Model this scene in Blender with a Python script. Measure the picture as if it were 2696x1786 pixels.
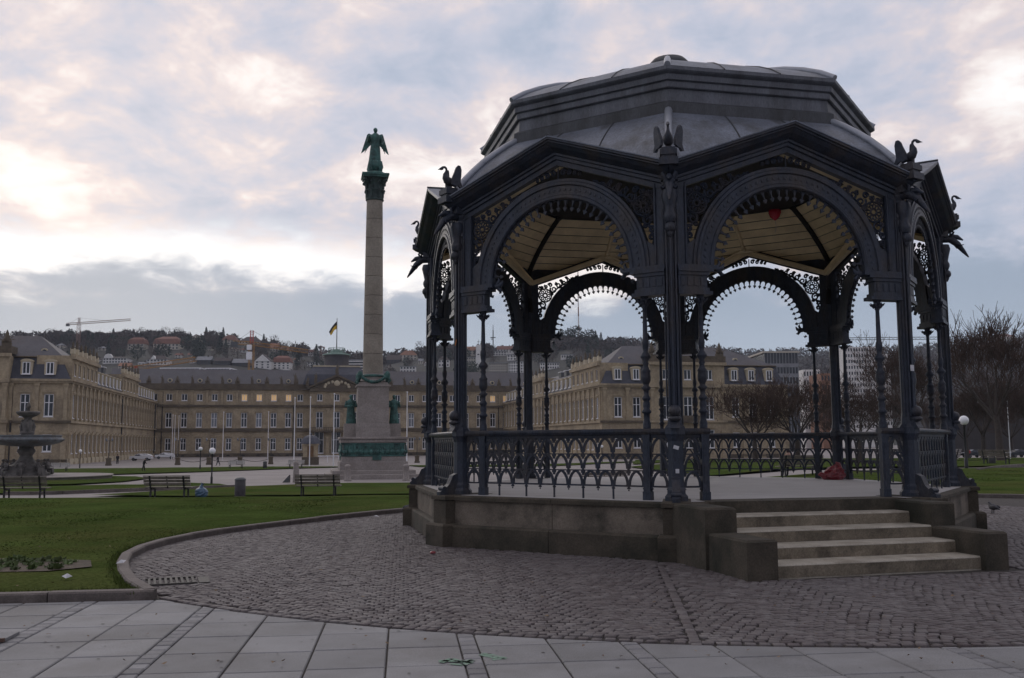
import bpy, math, random
import numpy as np
from mathutils import Vector, Matrix
PI = math.pi
for o in list(bpy.data.objects): bpy.data.objects.remove(o)
S = bpy.context.scene
COL = S.collection
random.seed(7); RNG = np.random.RandomState(11)

# ------------------------------------------------------------ camera
FPX, PITCH, ROLL, EYE = 2507.4, 0.1078, 0.0049, 1.6
cd = bpy.data.cameras.new('camera'); cam = bpy.data.objects.new('camera', cd); COL.objects.link(cam)
cd.sensor_width = 36; cd.lens = 36 * FPX / 2696; cd.clip_end = 6000; cd.clip_start = 0.1
cam.location = (0, 0, EYE)
cam.rotation_euler = (Matrix.Rotation(PI / 2 + PITCH, 4, 'X') @ Matrix.Rotation(-ROLL, 4, 'Z')).to_euler()
S.camera = cam

# ------------------------------------------------------------ sky: broken morning overcast, sun hidden low at front left
W = bpy.data.worlds.new('World'); S.world = W; W.use_nodes = True
SUN_AZ, SUN_EL = math.radians(-24), math.radians(16)
def build_sky():
    nt = W.node_tree; N = nt.nodes; L = nt.links; N.clear()
    def n(t, **k):
        x = N.new(t)
        for a, b in k.items(): setattr(x, a, b)
        return x
    def M(op, a, b=None, c=None, clamp=False):
        x = n('ShaderNodeMath', operation=op, use_clamp=clamp)
        for i, v in enumerate((a, b, c)):
            if v is None: continue
            if isinstance(v, (int, float)): x.inputs[i].default_value = v
            else: L.new(v, x.inputs[i])
        return x.outputs[0]
    def smooth(v, a, b):
        x = n('ShaderNodeMapRange', interpolation_type='SMOOTHSTEP'); L.new(v, x.inputs[0])
        x.inputs[1].default_value = a; x.inputs[2].default_value = b; return x.outputs[0]
    def mixc(f, a, b, mode='MIX'):
        x = n('ShaderNodeMix', data_type='RGBA', blend_type=mode)
        for s, v in ((x.inputs[0], f), (x.inputs[6], a), (x.inputs[7], b)):
            if isinstance(v, (int, float)): s.default_value = v
            elif isinstance(v, tuple): s.default_value = (*v, 1)
            else: L.new(v, s)
        return x.outputs[2]
    tc = n('ShaderNodeTexCoord'); sp = n('ShaderNodeSeparateXYZ'); L.new(tc.outputs['Generated'], sp.inputs[0])
    x, y, z = sp.outputs
    zz = M('ADD', M('MAXIMUM', z, 0.0), 0.30)
    px, py = M('DIVIDE', x, zz), M('DIVIDE', y, zz)
    cb = n('ShaderNodeCombineXYZ'); L.new(px, cb.inputs[0]); L.new(py, cb.inputs[1])
    def noise(scale, det, rough, dist, off):
        mp = n('ShaderNodeMapping'); L.new(cb.outputs[0], mp.inputs[0]); mp.inputs[1].default_value = off
        mp.inputs[2].default_value = (0, 0, .45); mp.inputs[3].default_value = (1.0, 1.0, 1)
        t = n('ShaderNodeTexNoise'); L.new(mp.outputs[0], t.inputs['Vector'])
        t.inputs['Scale'].default_value = scale; t.inputs['Detail'].default_value = det
        t.inputs['Roughness'].default_value = rough; t.inputs['Distortion'].default_value = dist
        return t.outputs['Fac']
    n1 = noise(3.3, 7, .56, .25, (12.4, 0.3, 5)); n2 = noise(1.2, 3, .5, .2, (5.5, 9.2, 7)); n3 = noise(9.0, 6, .62, .4, (1.0, 5.0, 2))
    dens = M('ADD', M('MULTIPLY', n1, .66), M('ADD', M('MULTIPLY', n2, .26), M('MULTIPLY', n3, .22)))
    # glow of the hidden sun
    sv = (math.sin(SUN_AZ) * math.cos(SUN_EL), math.cos(SUN_AZ) * math.cos(SUN_EL), math.sin(SUN_EL))
    dp = n('ShaderNodeVectorMath', operation='DOT_PRODUCT'); L.new(tc.outputs['Generated'], dp.inputs[0]); dp.inputs[1].default_value = sv
    glow = M('POWER', M('MAXIMUM', dp.outputs['Value'], 0.0), 9.0)
    v = M('ADD', dens, M('MULTIPLY', glow, .004))
    cr = n('ShaderNodeValToRGB'); L.new(v, cr.inputs[0]); e = cr.color_ramp
    stops = [(.40, (.37, .44, .57)), (.48, (.48, .54, .67)), (.535, (.60, .62, .73)), (.58, (.72, .68, .74)), (.615, (.86, .76, .76)), (.65, (1.02, .93, .90)), (.71, (1.18, 1.15, 1.13))]
    e.elements[0].position = stops[0][0]; e.elements[0].color = (*stops[0][1], 1)
    e.elements[1].position = stops[-1][0]; e.elements[1].color = (*stops[-1][1], 1)
    for p, c in stops[1:-1]:
        q = e.elements.new(p); q.color = (*c, 1)
    # far cloud bank along the horizon, ragged upper edge, pale clear gap above it
    edge = M('ADD', z, M('MULTIPLY', M('SUBTRACT', n2, .5), .07)); edge = M('ADD', edge, M('MULTIPLY', M('SUBTRACT', n3, .5), .06)); edge = M('ADD', edge, M('MULTIPLY', M('SUBTRACT', n1, .5), .07))
    bank = smooth(edge, .184, .134)
    gap = M('MULTIPLY', smooth(edge, .140, .172), smooth(edge, .225, .165))
    gap = M('MULTIPLY', gap, smooth(dp.outputs['Value'], .86, .97))
    c = mixc(M('MULTIPLY', gap, .75), cr.outputs[0], (1.45, 1.42, 1.38))
    bankc = mixc(smooth(z, .03, .16), (.50, .58, .70), (.33, .40, .51))
    bankc = mixc(M('MULTIPLY', n1, .5), bankc, (.48, .55, .68))
    c = mixc(bank, c, bankc)
    # dawn: the half of the sky away from the sun is dimmer
    fall = M('ADD', M('MULTIPLY', smooth(dp.outputs['Value'], -.75, .75), .40), .60)
    cf = n('ShaderNodeCombineXYZ'); L.new(fall, cf.inputs[0]); L.new(fall, cf.inputs[1]); L.new(M('POWER', fall, .85), cf.inputs[2]); c = mixc(1.0, c, cf.outputs[0], 'MULTIPLY')
    ns = n('ShaderNodeTexSky', sky_type='NISHITA'); ns.sun_disc = False; ns.sun_elevation = SUN_EL; ns.sun_rotation = SUN_AZ
    c10 = mixc(1.0, c, (10.0, 10.0, 10.0), 'MULTIPLY')
    cc = mixc(.94, ns.outputs[0], c10)
    bg = n('ShaderNodeBackground'); L.new(cc, bg.inputs[0]); bg.inputs[1].default_value = 0.1
    out = n('ShaderNodeOutputWorld'); L.new(bg.outputs[0], out.inputs[0])
build_sky()
sl = bpy.data.lights.new('sun', 'SUN'); sun = bpy.data.objects.new('sun', sl); COL.objects.link(sun)
sl.energy = 0.5; sl.angle = math.radians(35); sl.color = (1, .93, .86)
sun.rotation_euler = Vector((-math.sin(SUN_AZ) * math.cos(SUN_EL), -math.cos(SUN_AZ) * math.cos(SUN_EL), -math.sin(SUN_EL))).to_track_quat('-Z', 'Y').to_euler()
S.view_settings.view_transform = 'Standard'; S.view_settings.look = 'None'
S.view_settings.exposure = 0.0; S.view_settings.gamma = 1.0; S.view_settings.use_curve_mapping = False

# ------------------------------------------------------------ helpers
class MB:
    """collects shapes; build() links them as ONE mesh object"""
    def __init__(s): s.v = []; s.f = []; s.sm = []
    def add(s, vs, fs, smooth=False):
        b = len(s.v); s.v += [tuple(p) for p in vs]; s.f += [tuple(b + i for i in f) for f in fs]; s.sm += [smooth] * len(fs); return s
    def box(s, c, d, rz=0, taper=1.0):
        x, y, z = d[0] / 2, d[1] / 2, d[2] / 2; co, si = math.cos(rz), math.sin(rz); vs = []
        for k, t in ((-1, 1.0), (1, taper)):
            for a, b in ((-x, -y), (x, -y), (x, y), (-x, y)):
                a *= t; b *= t; vs.append((c[0] + a * co - b * si, c[1] + a * si + b * co, c[2] + k * z))
        return s.add(vs, [(3, 2, 1, 0), (4, 5, 6, 7), (0, 1, 5, 4), (1, 2, 6, 5), (2, 3, 7, 6), (3, 0, 4, 7)])
    def bx(s, x0, x1, y0, y1, z0, z1): return s.box(((x0 + x1) / 2, (y0 + y1) / 2, (z0 + z1) / 2), (x1 - x0, y1 - y0, z1 - z0))
    def prism(s, poly, o, u, v, n, t, smooth=False):
        """2-D polygon (counter-clockwise in u,v) swept from o by t along n"""
        o, u, v, n = Vector(o), Vector(u), Vector(v), Vector(n); k = len(poly)
        a = [o + u * p[0] + v * p[1] for p in poly]; b = [p + n * t for p in a]
        s.add(a + b, [tuple(range(k - 1, -1, -1)), tuple(range(k, 2 * k))])
        q = len(s.v) - 2 * k
        for i in range(k):
            j = (i + 1) % k; s.f.append((q + i, q + j, q + k + j, q + k + i)); s.sm.append(smooth)
        return s
    def tube(s, pts, rad, n=6, cap=True, smooth=True, flat=1.0):
        pts = [Vector(p) for p in pts]; m = len(pts)
        if not hasattr(rad, '__len__'): rad = [rad] * m
        vs = []; up = None
        for i, p in enumerate(pts):
            d = (pts[min(i + 1, m - 1)] - pts[max(i - 1, 0)])
            d = d.normalized() if d.length > 1e-9 else Vector((0, 0, 1))
            if up is None: up = Vector((0, 0, 1)) if abs(d.z) < .9 else Vector((0, 1, 0))
            a = d.cross(up)
            if a.length < 1e-6: a = d.orthogonal()
            a.normalize(); b = a.cross(d).normalized(); up = b
            for k in range(n):
                t = 2 * PI * k / n; vs.append(p + a * (math.cos(t) * rad[i] * flat) + b * (math.sin(t) * rad[i]))
        fs = [(i * n + k, i * n + (k + 1) % n, (i + 1) * n + (k + 1) % n, (i + 1) * n + k) for i in range(m - 1) for k in range(n)]
        s.add(vs, fs, smooth)
        if cap and n > 2: s.add(vs[:n], [tuple(range(n - 1, -1, -1))]); s.add(vs[-n:], [tuple(range(n))])
        return s
    def lathe(s, prof, n=16, c=(0, 0, 0), smooth=True, rot=0, sx=1, sy=1, cap=True):
        vs = [(c[0] + r * math.cos(rot + 2 * PI * k / n) * sx, c[1] + r * math.sin(rot + 2 * PI * k / n) * sy, c[2] + z) for r, z in prof for k in range(n)]
        m = len(prof)
        fs = [(i * n + k, i * n + (k + 1) % n, (i + 1) * n + (k + 1) % n, (i + 1) * n + k) for i in range(m - 1) for k in range(n)]
        s.add(vs, fs, smooth)
        if cap:
            if prof[0][0] > 1e-4: s.add(vs[:n], [tuple(range(n - 1, -1, -1))])
            if prof[-1][0] > 1e-4: s.add(vs[-n:], [tuple(range(n))])
        return s
    def ball(s, c, r, n=10, m=6, sx=1, sy=1, sz=1):
        return s.lathe([(max(1e-5, r * math.sin(PI * i / m)), -r * sz * math.cos(PI * i / m)) for i in range(m + 1)], n, c, True, 0, sx, sy, False)
    def mesh(s, name):
        me = bpy.data.meshes.new(name); me.from_pydata(s.v, [], s.f)
        me.polygons.foreach_set('use_smooth', s.sm); me.update(); return me
    def build(s, name, mat, parent=None, loc=(0, 0, 0), rz=0): return obj(name, s.mesh(name), mat, parent, loc, rz)
def obj(name, me, mat=None, parent=None, loc=(0, 0, 0), rz=0):
    o = bpy.data.objects.new(name, me)
    if mat is not None and len(me.materials) == 0: me.materials.append(mat)
    COL.objects.link(o); o.location = loc; o.rotation_euler = (0, 0, rz)
    if parent is not None: o.parent = parent
    return o
def tag(o, label=None, cat=None, group=None, kind=None):
    if label: o['label'] = label
    if cat: o['category'] = cat
    if group: o['group'] = group
    if kind: o['kind'] = kind
    return o
def thing(name, label, cat, loc=(0, 0, 0), rz=0, group=None):
    o = bpy.data.objects.new(name, None); o.empty_display_size = .3; COL.objects.link(o); o.location = loc; o.rotation_euler = (0, 0, rz)
    return tag(o, label, cat, group)
def copy_tree(o, parent=None):
    c = o.copy(); COL.objects.link(c)
    if parent is not None: c.parent = parent
    for ch in o.children: copy_tree(ch, c)
    return c
def dup(o, loc, rz, label, sc=None):
    c = copy_tree(o); c.location = loc; c.rotation_euler = (0, 0, rz); c['label'] = label
    if sc: c.scale = (sc, sc, sc) if not hasattr(sc, '__len__') else sc
    return c
def arr_mesh(name, V, F, tint=None, smooth=False):
    """numpy verts (n,3), quad/tri faces (m,k); optional per-vertex tint"""
    me = bpy.data.meshes.new(name); V = np.asarray(V, np.float32); F = np.asarray(F, np.int32); m, k = F.shape
    me.vertices.add(len(V)); me.vertices.foreach_set('co', V.ravel())
    me.loops.add(m * k); me.loops.foreach_set('vertex_index', F.ravel())
    me.polygons.add(m); me.polygons.foreach_set('loop_start', np.arange(0, m * k, k, dtype=np.int32))
    if smooth: me.polygons.foreach_set('use_smooth', np.ones(m, bool))
    me.update(calc_edges=True)
    if tint is not None:
        a = me.attributes.new('tint', 'FLOAT', 'POINT'); a.data.foreach_set('value', np.asarray(tint, np.float32))
    return me

# ------------------------------------------------------------ materials
def mat(name, col, rough=.7, metal=0.0, var=.25, scale=6.0, bump=0.0, bscale=None, stain=None, sscale=1.2, samt=.5, tint=False, rnd=0.0, spec=.5, coord='Object', stretch=None, fine=0.0, fscale=60.0):
    m = bpy.data.materials.new(name); m.use_nodes = True; nt = m.node_tree; N, L = nt.nodes, nt.links
    b = N['Principled BSDF']; b.inputs['Roughness'].default_value = rough; b.inputs['Metallic'].default_value = metal; b.inputs['Specular IOR Level'].default_value = spec
    tc = N.new('ShaderNodeTexCoord'); vec = tc.outputs[coord]
    if stretch:
        mp = N.new('ShaderNodeMapping'); L.new(vec, mp.inputs[0]); mp.inputs[3].default_value = stretch; vec = mp.outputs[0]
    def noise(sc, det=5, ro=.6):
        t = N.new('ShaderNodeTexNoise'); t.inputs['Scale'].default_value = sc; t.inputs['Detail'].default_value = det; t.inputs['Roughness'].default_value = ro; L.new(vec, t.inputs['Vector']); return t.outputs['Fac']
    def mixc(f, a, b_, mode='MIX'):
        x = N.new('ShaderNodeMix'); x.data_type = 'RGBA'; x.blend_type = mode
        for s_, v in ((x.inputs[0], f), (x.inputs[6], a), (x.inputs[7], b_)):
            if isinstance(v, (int, float)): s_.default_value = v
            elif isinstance(v, tuple): s_.default_value = (*v[:3], 1)
            else: L.new(v, s_)
        return x.outputs[2]
    def mr(v, a, b_, c=0.0, d=1.0):
        x = N.new('ShaderNodeMapRange'); L.new(v, x.inputs[0])
        for i, q in enumerate((a, b_, c, d)): x.inputs[i + 1].default_value = q
        return x.outputs[0]
    nf = noise(scale)
    lo = tuple(c * (1 - var) for c in col); hi = tuple(c * (1 + var) for c in col)
    c = mixc(mr(nf, .3, .7), lo, hi)
    if stain:
        c = mixc(mr(noise(sscale, 6, .65), .46, .66, 0, samt), c, stain)
    if fine:
        c = mixc(1.0, c, mixc(mr(noise(fscale, 3, .7), .3, .7), (1 - fine,) * 3, (1 + fine,) * 3), 'MULTIPLY')
    if tint:
        at = N.new('ShaderNodeAttribute'); at.attribute_name = 'tint'
        c = mixc(1.0, c, mixc(at.outputs['Fac'], (.62, .55, .56), (1.36, 1.42, 1.40)), 'MULTIPLY')
    if rnd:
        oi = N.new('ShaderNodeObjectInfo')
        c = mixc(1.0, c, mixc(oi.outputs['Random'], (1 - rnd,) * 3, (1 + rnd,) * 3), 'MULTIPLY')
    L.new(c, b.inputs['Base Color'])
    if bump:
        bp = N.new('ShaderNodeBump'); bp.inputs['Strength'].default_value = bump; bp.inputs['Distance'].default_value = .02
        L.new(noise(bscale or scale * 4, 6, .65), bp.inputs['Height']); L.new(bp.outputs[0], b.inputs['Normal'])
    return m
def emis(name, col, st):
    m = bpy.data.materials.new(name); m.use_nodes = True; b = m.node_tree.nodes['Principled BSDF']
    b.inputs['Base Color'].default_value = (*col, 1); b.inputs['Emission Color'].default_value = (*col, 1); b.inputs['Emission Strength'].default_value = st; return m
Mt = {}
Mt['iron'] = mat('painted_iron', (.025, .032, .048), .45, .0, .35, 7, .3, 40, (.062, .050, .042), 2.6, .75, fine=.4, fscale=45, spec=.4, stretch=(1, 1, .35))
Mt['iron2'] = mat('painted_iron_cast', (.022, .029, .045), .5, .0, .4, 14, .3, 60, (.056, .044, .037), 3.5, .7, fine=.4, fscale=80, spec=.4)
Mt['zinc'] = mat('zinc_sheet', (.15, .168, .205), .5, .25, .22, 1.6, .06, 8, (.072, .075, .080), 2.2, .85, fine=.28, fscale=30, stretch=(1, 1, .3))
Mt['zinc_w'] = mat('zinc_drum', (.12, .128, .146), .6, .1, .25, 3.2, .15, 12, (.06, .062, .064), 2.4, .8, fine=.25, stretch=(1, 1, .25))
Mt['zinc_d'] = mat('zinc_dark', (.062, .066, .072), .6, .1, .3, 3.2, .15, 12, (.030, .030, .029), 2.4, .85, fine=.25, stretch=(1, 1, .25))
Mt['zinc_r'] = mat('zinc_roll', (.30, .32, .36), .4, .4, .15, 3, .05, 20)
Mt['plinth'] = mat('mossy_sandstone', (.070, .058, .042), .9, 0, .25, 3, .35, 30, (.020, .021, .013), 1.1, .95, fine=.3, fscale=40)
Mt['plinth_p'] = mat('streaked_sandstone', (.165, .138, .108), .9, 0, .3, 2.5, .35, 30, (.038, .035, .026), 1.6, .95, fine=.25, fscale=50)
Mt['riser'] = mat('brown_riser_stone', (.20, .168, .122), .9, 0, .25, 4, .3, 40, (.06, .05, .036), 2.4, .8, fine=.3, fscale=50)  # step fronts coloured darker and browner than the treads
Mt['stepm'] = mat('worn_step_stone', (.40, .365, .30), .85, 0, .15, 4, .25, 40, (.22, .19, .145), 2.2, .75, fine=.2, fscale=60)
Mt['floor'] = mat('bandstand_floor', (.44, .425, .42), .7, 0, .12, 2, .1, 30, (.33, .31, .30), 1.2, .5, fine=.12, fscale=50, stretch=(1, 5, 1))
Mt['board'] = mat('cream_ceiling_board', (.74, .61, .38), .7, 0, .12, 3, .1, 20, (.52, .42, .26), 1.4, .6, rnd=.12)
Mt['board_t'] = mat('cream_trim', (.70, .58, .37), .7, 0, .2, 3, .1, 20)
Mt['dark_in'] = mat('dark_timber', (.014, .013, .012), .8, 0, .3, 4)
Mt['cobble'] = mat('porphyry_cobble', (.118, .103, .103), .75, 0, .22, 5, .2, 60, tint=True, fine=.3, fscale=90)
Mt['bed'] = mat('joint_soil', (.048, .041, .036), .95, 0, .4, 8, .4, 40)
Mt['slab'] = mat('granite_slab', (.222, .222, .226), .8, 0, .12, 1.5, .15, 80, (.16, .155, .15), .9, .7, rnd=.15, fine=.28, fscale=140)
Mt['sett'] = mat('granite_sett', (.20, .198, .203), .8, 0, .15, 6, .2, 80, rnd=.2, fine=.25, fscale=120)
Mt['kerb'] = mat('kerb_stone', (.14, .118, .108), .85, 0, .25, 4, .35, 40, (.05, .045, .036), 1.5, .6, fine=.25)
Mt['grass'] = mat('lawn_grass', (.056, .083, .023), .9, 0, .3, .55, .5, 30, (.090, .092, .034), .22, .7, fine=.4, fscale=22, spec=.0)
Mt['blade'] = mat('grass_blade', (.066, .098, .027), .7, 0, .3, .5, 0, None, (.098, .104, .036), .25, .7, tint=True, spec=.0)
Mt['plaza'] = mat('pale_plaza_paving', (.26, .235, .225), .9, 0, .12, .15, .1, 6, (.185, .165, .16), .09, .6, fine=.18, fscale=7)
Mt['earth'] = mat('bare_earth', (.085, .066, .047), .95, 0, .35, 5, .6, 40)
Mt['plant'] = mat('bed_plant_leaf', (.085, .12, .04), .6, 0, .4, 8, tint=True)
Mt['steel'] = mat('cast_grate', (.06, .055, .05), .7, .2, .3, 20, .2)
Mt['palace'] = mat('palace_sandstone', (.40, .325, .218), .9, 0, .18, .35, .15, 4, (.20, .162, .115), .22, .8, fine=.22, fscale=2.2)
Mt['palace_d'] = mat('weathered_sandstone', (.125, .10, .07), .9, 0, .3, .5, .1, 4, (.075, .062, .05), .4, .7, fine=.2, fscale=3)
Mt['slate'] = mat('grey_slate', (.088, .086, .096), .7, 0, .15, .5, .1, 6, (.10, .085, .08), .2, .5, fine=.2, fscale=3)
Mt['slate_b'] = mat('blue_slate', (.062, .066, .085), .65, 0, .2, .8, .1, 6, fine=.2, fscale=4)
Mt['white'] = mat('white_paint', (.84, .84, .86), .5, 0, .06, 3)
Mt['cream_fr'] = mat('cream_stone_trim', (.52, .45, .32), .8, 0, .12, 2)
Mt['glass'] = mat('dark_window_glass', (.022, .026, .034), .12, 0, .3, .3, rnd=.5, spec=.6)
Mt['glass_c'] = mat('curtained_glass', (.16, .18, .21), .3, 0, .25, 1.0, rnd=.4)
Mt['lit'] = emis('lit_window', (.95, .62, .28), .22)
Mt['lamp_hot'] = emis('bright_lamp', (1.0, .72, .38), 6.0)
Mt['lead'] = mat('lead_grey', (.10, .105, .11), .5, .3, .2, 2)
Mt['copper'] = mat('green_copper', (.17, .26, .22), .7, 0, .3, 1.5, .1, 8)
Mt['bronze'] = mat('verdigris_bronze', (.05, .135, .12), .6, .15, .45, 3.0, .3, 14, (.018, .035, .032), 1.6, .85)
Mt['granite'] = mat('monument_granite', (.29, .258, .238), .8, 0, .14, .8, .15, 10, (.17, .145, .125), .35, .6, fine=.2, fscale=8)
Mt['shaft'] = mat('column_stone', (.295, .262, .215), .85, 0, .12, .6, .15, 10, (.175, .15, .118), .4, .6, fine=.2, fscale=8, rnd=.06)
Mt['fountain'] = mat('fountain_cast', (.13, .12, .11), .7, .1, .4, 2, .4, 8, (.045, .04, .036), 1.1, .8)
Mt['fountain_b'] = mat('fountain_bowl', (.135, .15, .165), .6, .1, .3, 2, .3, 8, (.08, .06, .04), 1.2, .7)
Mt['wood'] = mat('weathered_bench_wood', (.17, .145, .12), .85, 0, .3, 6, .2, 30, rnd=.2)
Mt['wood_p'] = mat('pale_bench_wood', (.36, .34, .32), .8, 0, .15, 6, .1, 30, rnd=.1)
Mt['black'] = mat('black_metal', (.022, .022, .024), .5, .2, .2, 10)
Mt['globe'] = mat('opal_globe', (.85, .85, .87), .25, 0, .03, 2)
Mt['bark'] = mat('tree_bark', (.060, .047, .040), .9, 0, .3, 3, .3, 20)
Mt['twig'] = mat('reddish_twigs', (.072, .045, .034), .9, 0, .3, .8)
Mt['crown_b'] = mat('bare_crown', (.085, .064, .056), .95, 0, .35, .06, rnd=.3)
Mt['crown_g'] = mat('evergreen_crown', (.030, .044, .032), .9, 0, .35, .1, rnd=.3)
Mt['hill'] = mat('hillside_ground', (.034, .034, .026), .95, 0, .4, .02, fine=.3, fscale=.1)
Mt['wall_w'] = mat('house_wall_white', (.74, .72, .69), .9, 0, .08, .3, rnd=.08)
Mt['wall_c'] = mat('house_wall_cream', (.52, .48, .41), .9, 0, .08, .3, rnd=.1)
Mt['wall_d'] = mat('dark_timber_wall', (.05, .045, .045), .9, 0, .2, .5)
Mt['roof_r'] = mat('red_tile_roof', (.19, .085, .06), .85, 0, .2, .5, rnd=.15)
Mt['roof_o'] = mat('orange_tile_roof', (.26, .13, .08), .85, 0, .2, .5, rnd=.15)
Mt['roof_d'] = mat('dark_tile_roof', (.075, .06, .055), .85, 0, .2, .5, rnd=.15)
Mt['roof_g'] = mat('pale_slate_roof', (.22, .225, .24), .7, 0, .15, .5)
Mt['pane_far'] = mat('far_window', (.05, .055, .065), .2, 0, .2, 1)
Mt['crane_y'] = mat('crane_yellow', (.36, .19, .05), .6, 0, .15, 1)
Mt['crane_r'] = mat('crane_rust', (.30, .17, .13), .6, 0, .15, 1)
Mt['red'] = mat('red_paint', (.45, .06, .05), .5, 0, .1, 2)
Mt['yellow'] = mat('flag_yellow', (.72, .46, .04), .8, 0, .08, 1)
Mt['flagblk'] = mat('flag_black', (.018, .018, .02), .8, 0, .1, 1)
Mt['carw'] = mat('white_car_paint', (.74, .76, .79), .25, .1, .03, 1, spec=.6)
Mt['card'] = mat('dark_car_paint', (.03, .033, .04), .25, .2, .1, 1, spec=.6)
Mt['tyre'] = mat('tyre_rubber', (.02, .02, .02), .8, 0, .2, 5)
Mt['bagblue'] = mat('blue_bin_liner', (.045, .10, .17), .35, 0, .3, 6, .4, 20, spec=.6)
Mt['bagred'] = mat('red_plastic_bag', (.24, .018, .028), .3, 0, .35, 14, .5, 30, (.42, .25, .26), 9, .35, spec=.6)
Mt['balloon'] = mat('red_balloon', (.55, .02, .05), .2, 0, .08, 3, spec=.6)
Mt['sticker'] = mat('paper_sticker', (.62, .62, .64), .8, 0, .12, 12, 0, None, (.3, .3, .32), 8, .6)
Mt['orange'] = mat('orange_smear', (.45, .14, .02), .8, 0, .3, 20)
Mt['chalk'] = mat('green_spray_mark', (.17, .27, .20), .9, 0, .15, 10, 0, None, (.22, .222, .224), 9, 1.0, fine=.3, fscale=90)
Mt['pigeon'] = mat('pigeon_feathers', (.045, .045, .055), .7, 0, .5, 9)
Mt['coat'] = None
# ------------------------------------------------------------ terrain of the square (falls gently towards the palace)
GL = [(0, 0), (27.5, 0), (33, -.32), (47, -1.05), (68, -1.22), (82, -1.42), (118, -1.72), (162, -1.9), (280, -2.1), (9999, -2.1)]
GR = [(0, 0), (26, 0), (55, .0), (80, -.35), (120, -.95), (162, -1.7), (280, -2.1), (9999, -2.1)]
def zg(x, y):
    w = np.clip((np.asarray(x, float) - 2) / 18, 0, 1); w = w * w * (3 - 2 * w); y = np.abs(np.asarray(y, float))
    r = np.interp(y, [a for a, b in GL], [b for a, b in GL]) * (1 - w) + np.interp(y, [a for a, b in GR], [b for a, b in GR]) * w
    return float(r) if np.ndim(r) == 0 else r
def ray(px, py):
    x, y = px - 1348, 893 - py; u = (math.cos(ROLL) * x + math.sin(ROLL) * y) / FPX; v = (-math.sin(ROLL) * x + math.cos(ROLL) * y) / FPX
    c, s = math.cos(PITCH), math.sin(PITCH); return Vector((u, c - v * s, s + v * c))
def at(px, py, Y):
    d = ray(px, py); return Vector((0, 0, EYE)) + d * (Y / d.y)
def inside(P, poly):
    x, y = P[:, 0], P[:, 1]; r = np.zeros(len(P), bool); n = len(poly)
    for i in range(n):
        (x1, y1), (x2, y2) = poly[i], poly[i - 1]
        k = ((y1 > y) != (y2 > y)); d = (y2 - y1) if y2 != y1 else 1e-9
        r ^= k & (x < (x2 - x1) * (y - y1) / d + x1)
    return r
CX, CY, BR, TH = 3.1218, 18.0982, 4.8008, -.1777
APO, HS = BR * math.cos(PI / 8), BR * math.sin(PI / 8)
def build_ground():
    xs = np.concatenate([[-1550, -900, -400, -250], np.arange(-180, 181, 6.0), [250, 400, 900, 1550]])
    ys = np.concatenate([[-380, -200, -60, -20], np.arange(0, 60, 3.0), np.arange(60, 300, 10.0), [320, 420, 700, 1700]])
    X, Y = np.meshgrid(xs, ys); Z = zg(X, Y) - .06
    nx, ny = len(xs), len(ys); idx = np.arange(nx * ny).reshape(ny, nx)
    F = np.stack([idx[:-1, :-1], idx[:-1, 1:], idx[1:, 1:], idx[1:, :-1]], -1).reshape(-1, 4)
    tag(obj('ground', arr_mesh('ground', np.stack([X, Y, Z], -1).reshape(-1, 3), F), Mt['plaza']), kind='structure')
build_ground()
# plaza outline: kerb on the lawn side, circle on the slab side
KERB = [(-3.80, 10.18), (-4.08, 10.58), (-4.62, 11.58), (-5.17, 12.86), (-5.50, 14.0), (-5.60, 15.43), (-5.26, 17.16), (-4.45, 19.0), (-3.5, 20.8), (-2.35, 22.6), (-.6, 24.7), (2.0, 26.5), (5.5, 27.6), (9.5, 27.7), (13.0, 27.2), (16.0, 25.4), (18.3, 22.5), (19.2, 18.5), (18.5, 14.5), (16.0, 11.5)]
def resample(pts, step):
    pts = np.array(pts, float)
    # Catmull-Rom then even spacing
    P = []; n = len(pts)
    for i in range(n - 1):
        p0, p1, p2, p3 = pts[max(i - 1, 0)], pts[i], pts[i + 1], pts[min(i + 2, n - 1)]
        for t in np.linspace(0, 1, 12, endpoint=False):
            P.append(.5 * (2 * p1 + (p2 - p0) * t + (2 * p0 - 5 * p1 + 4 * p2 - p3) * t * t + (3 * p1 - p0 - 3 * p2 + p3) * t ** 3))
    P.append(pts[-1]); P = np.array(P); d = np.r_[0, np.cumsum(np.hypot(*np.diff(P, axis=0).T))]
    m = max(1, round(d[-1] / step)); s = np.linspace(0, d[-1], m + 1)
    return np.stack([np.interp(s, d, P[:, 0]), np.interp(s, d, P[:, 1])], 1)
RC = 10.46
def arc_pts(a0, a1, n): return [(CX + RC * math.sin(a), CY - RC * math.cos(a)) for a in np.linspace(a0, a1, n)]
A0 = math.atan2(-3.80 - CX, CY - 10.18); PLAZA = list(map(tuple, resample(KERB, .5))) + arc_pts(1.2, A0, 60)
GA = math.radians(6.5); GU, GV = np.array([math.cos(GA), math.sin(GA)]), np.array([-math.sin(GA), math.cos(GA)]); GO = np.array([-.235, 6.72])
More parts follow.
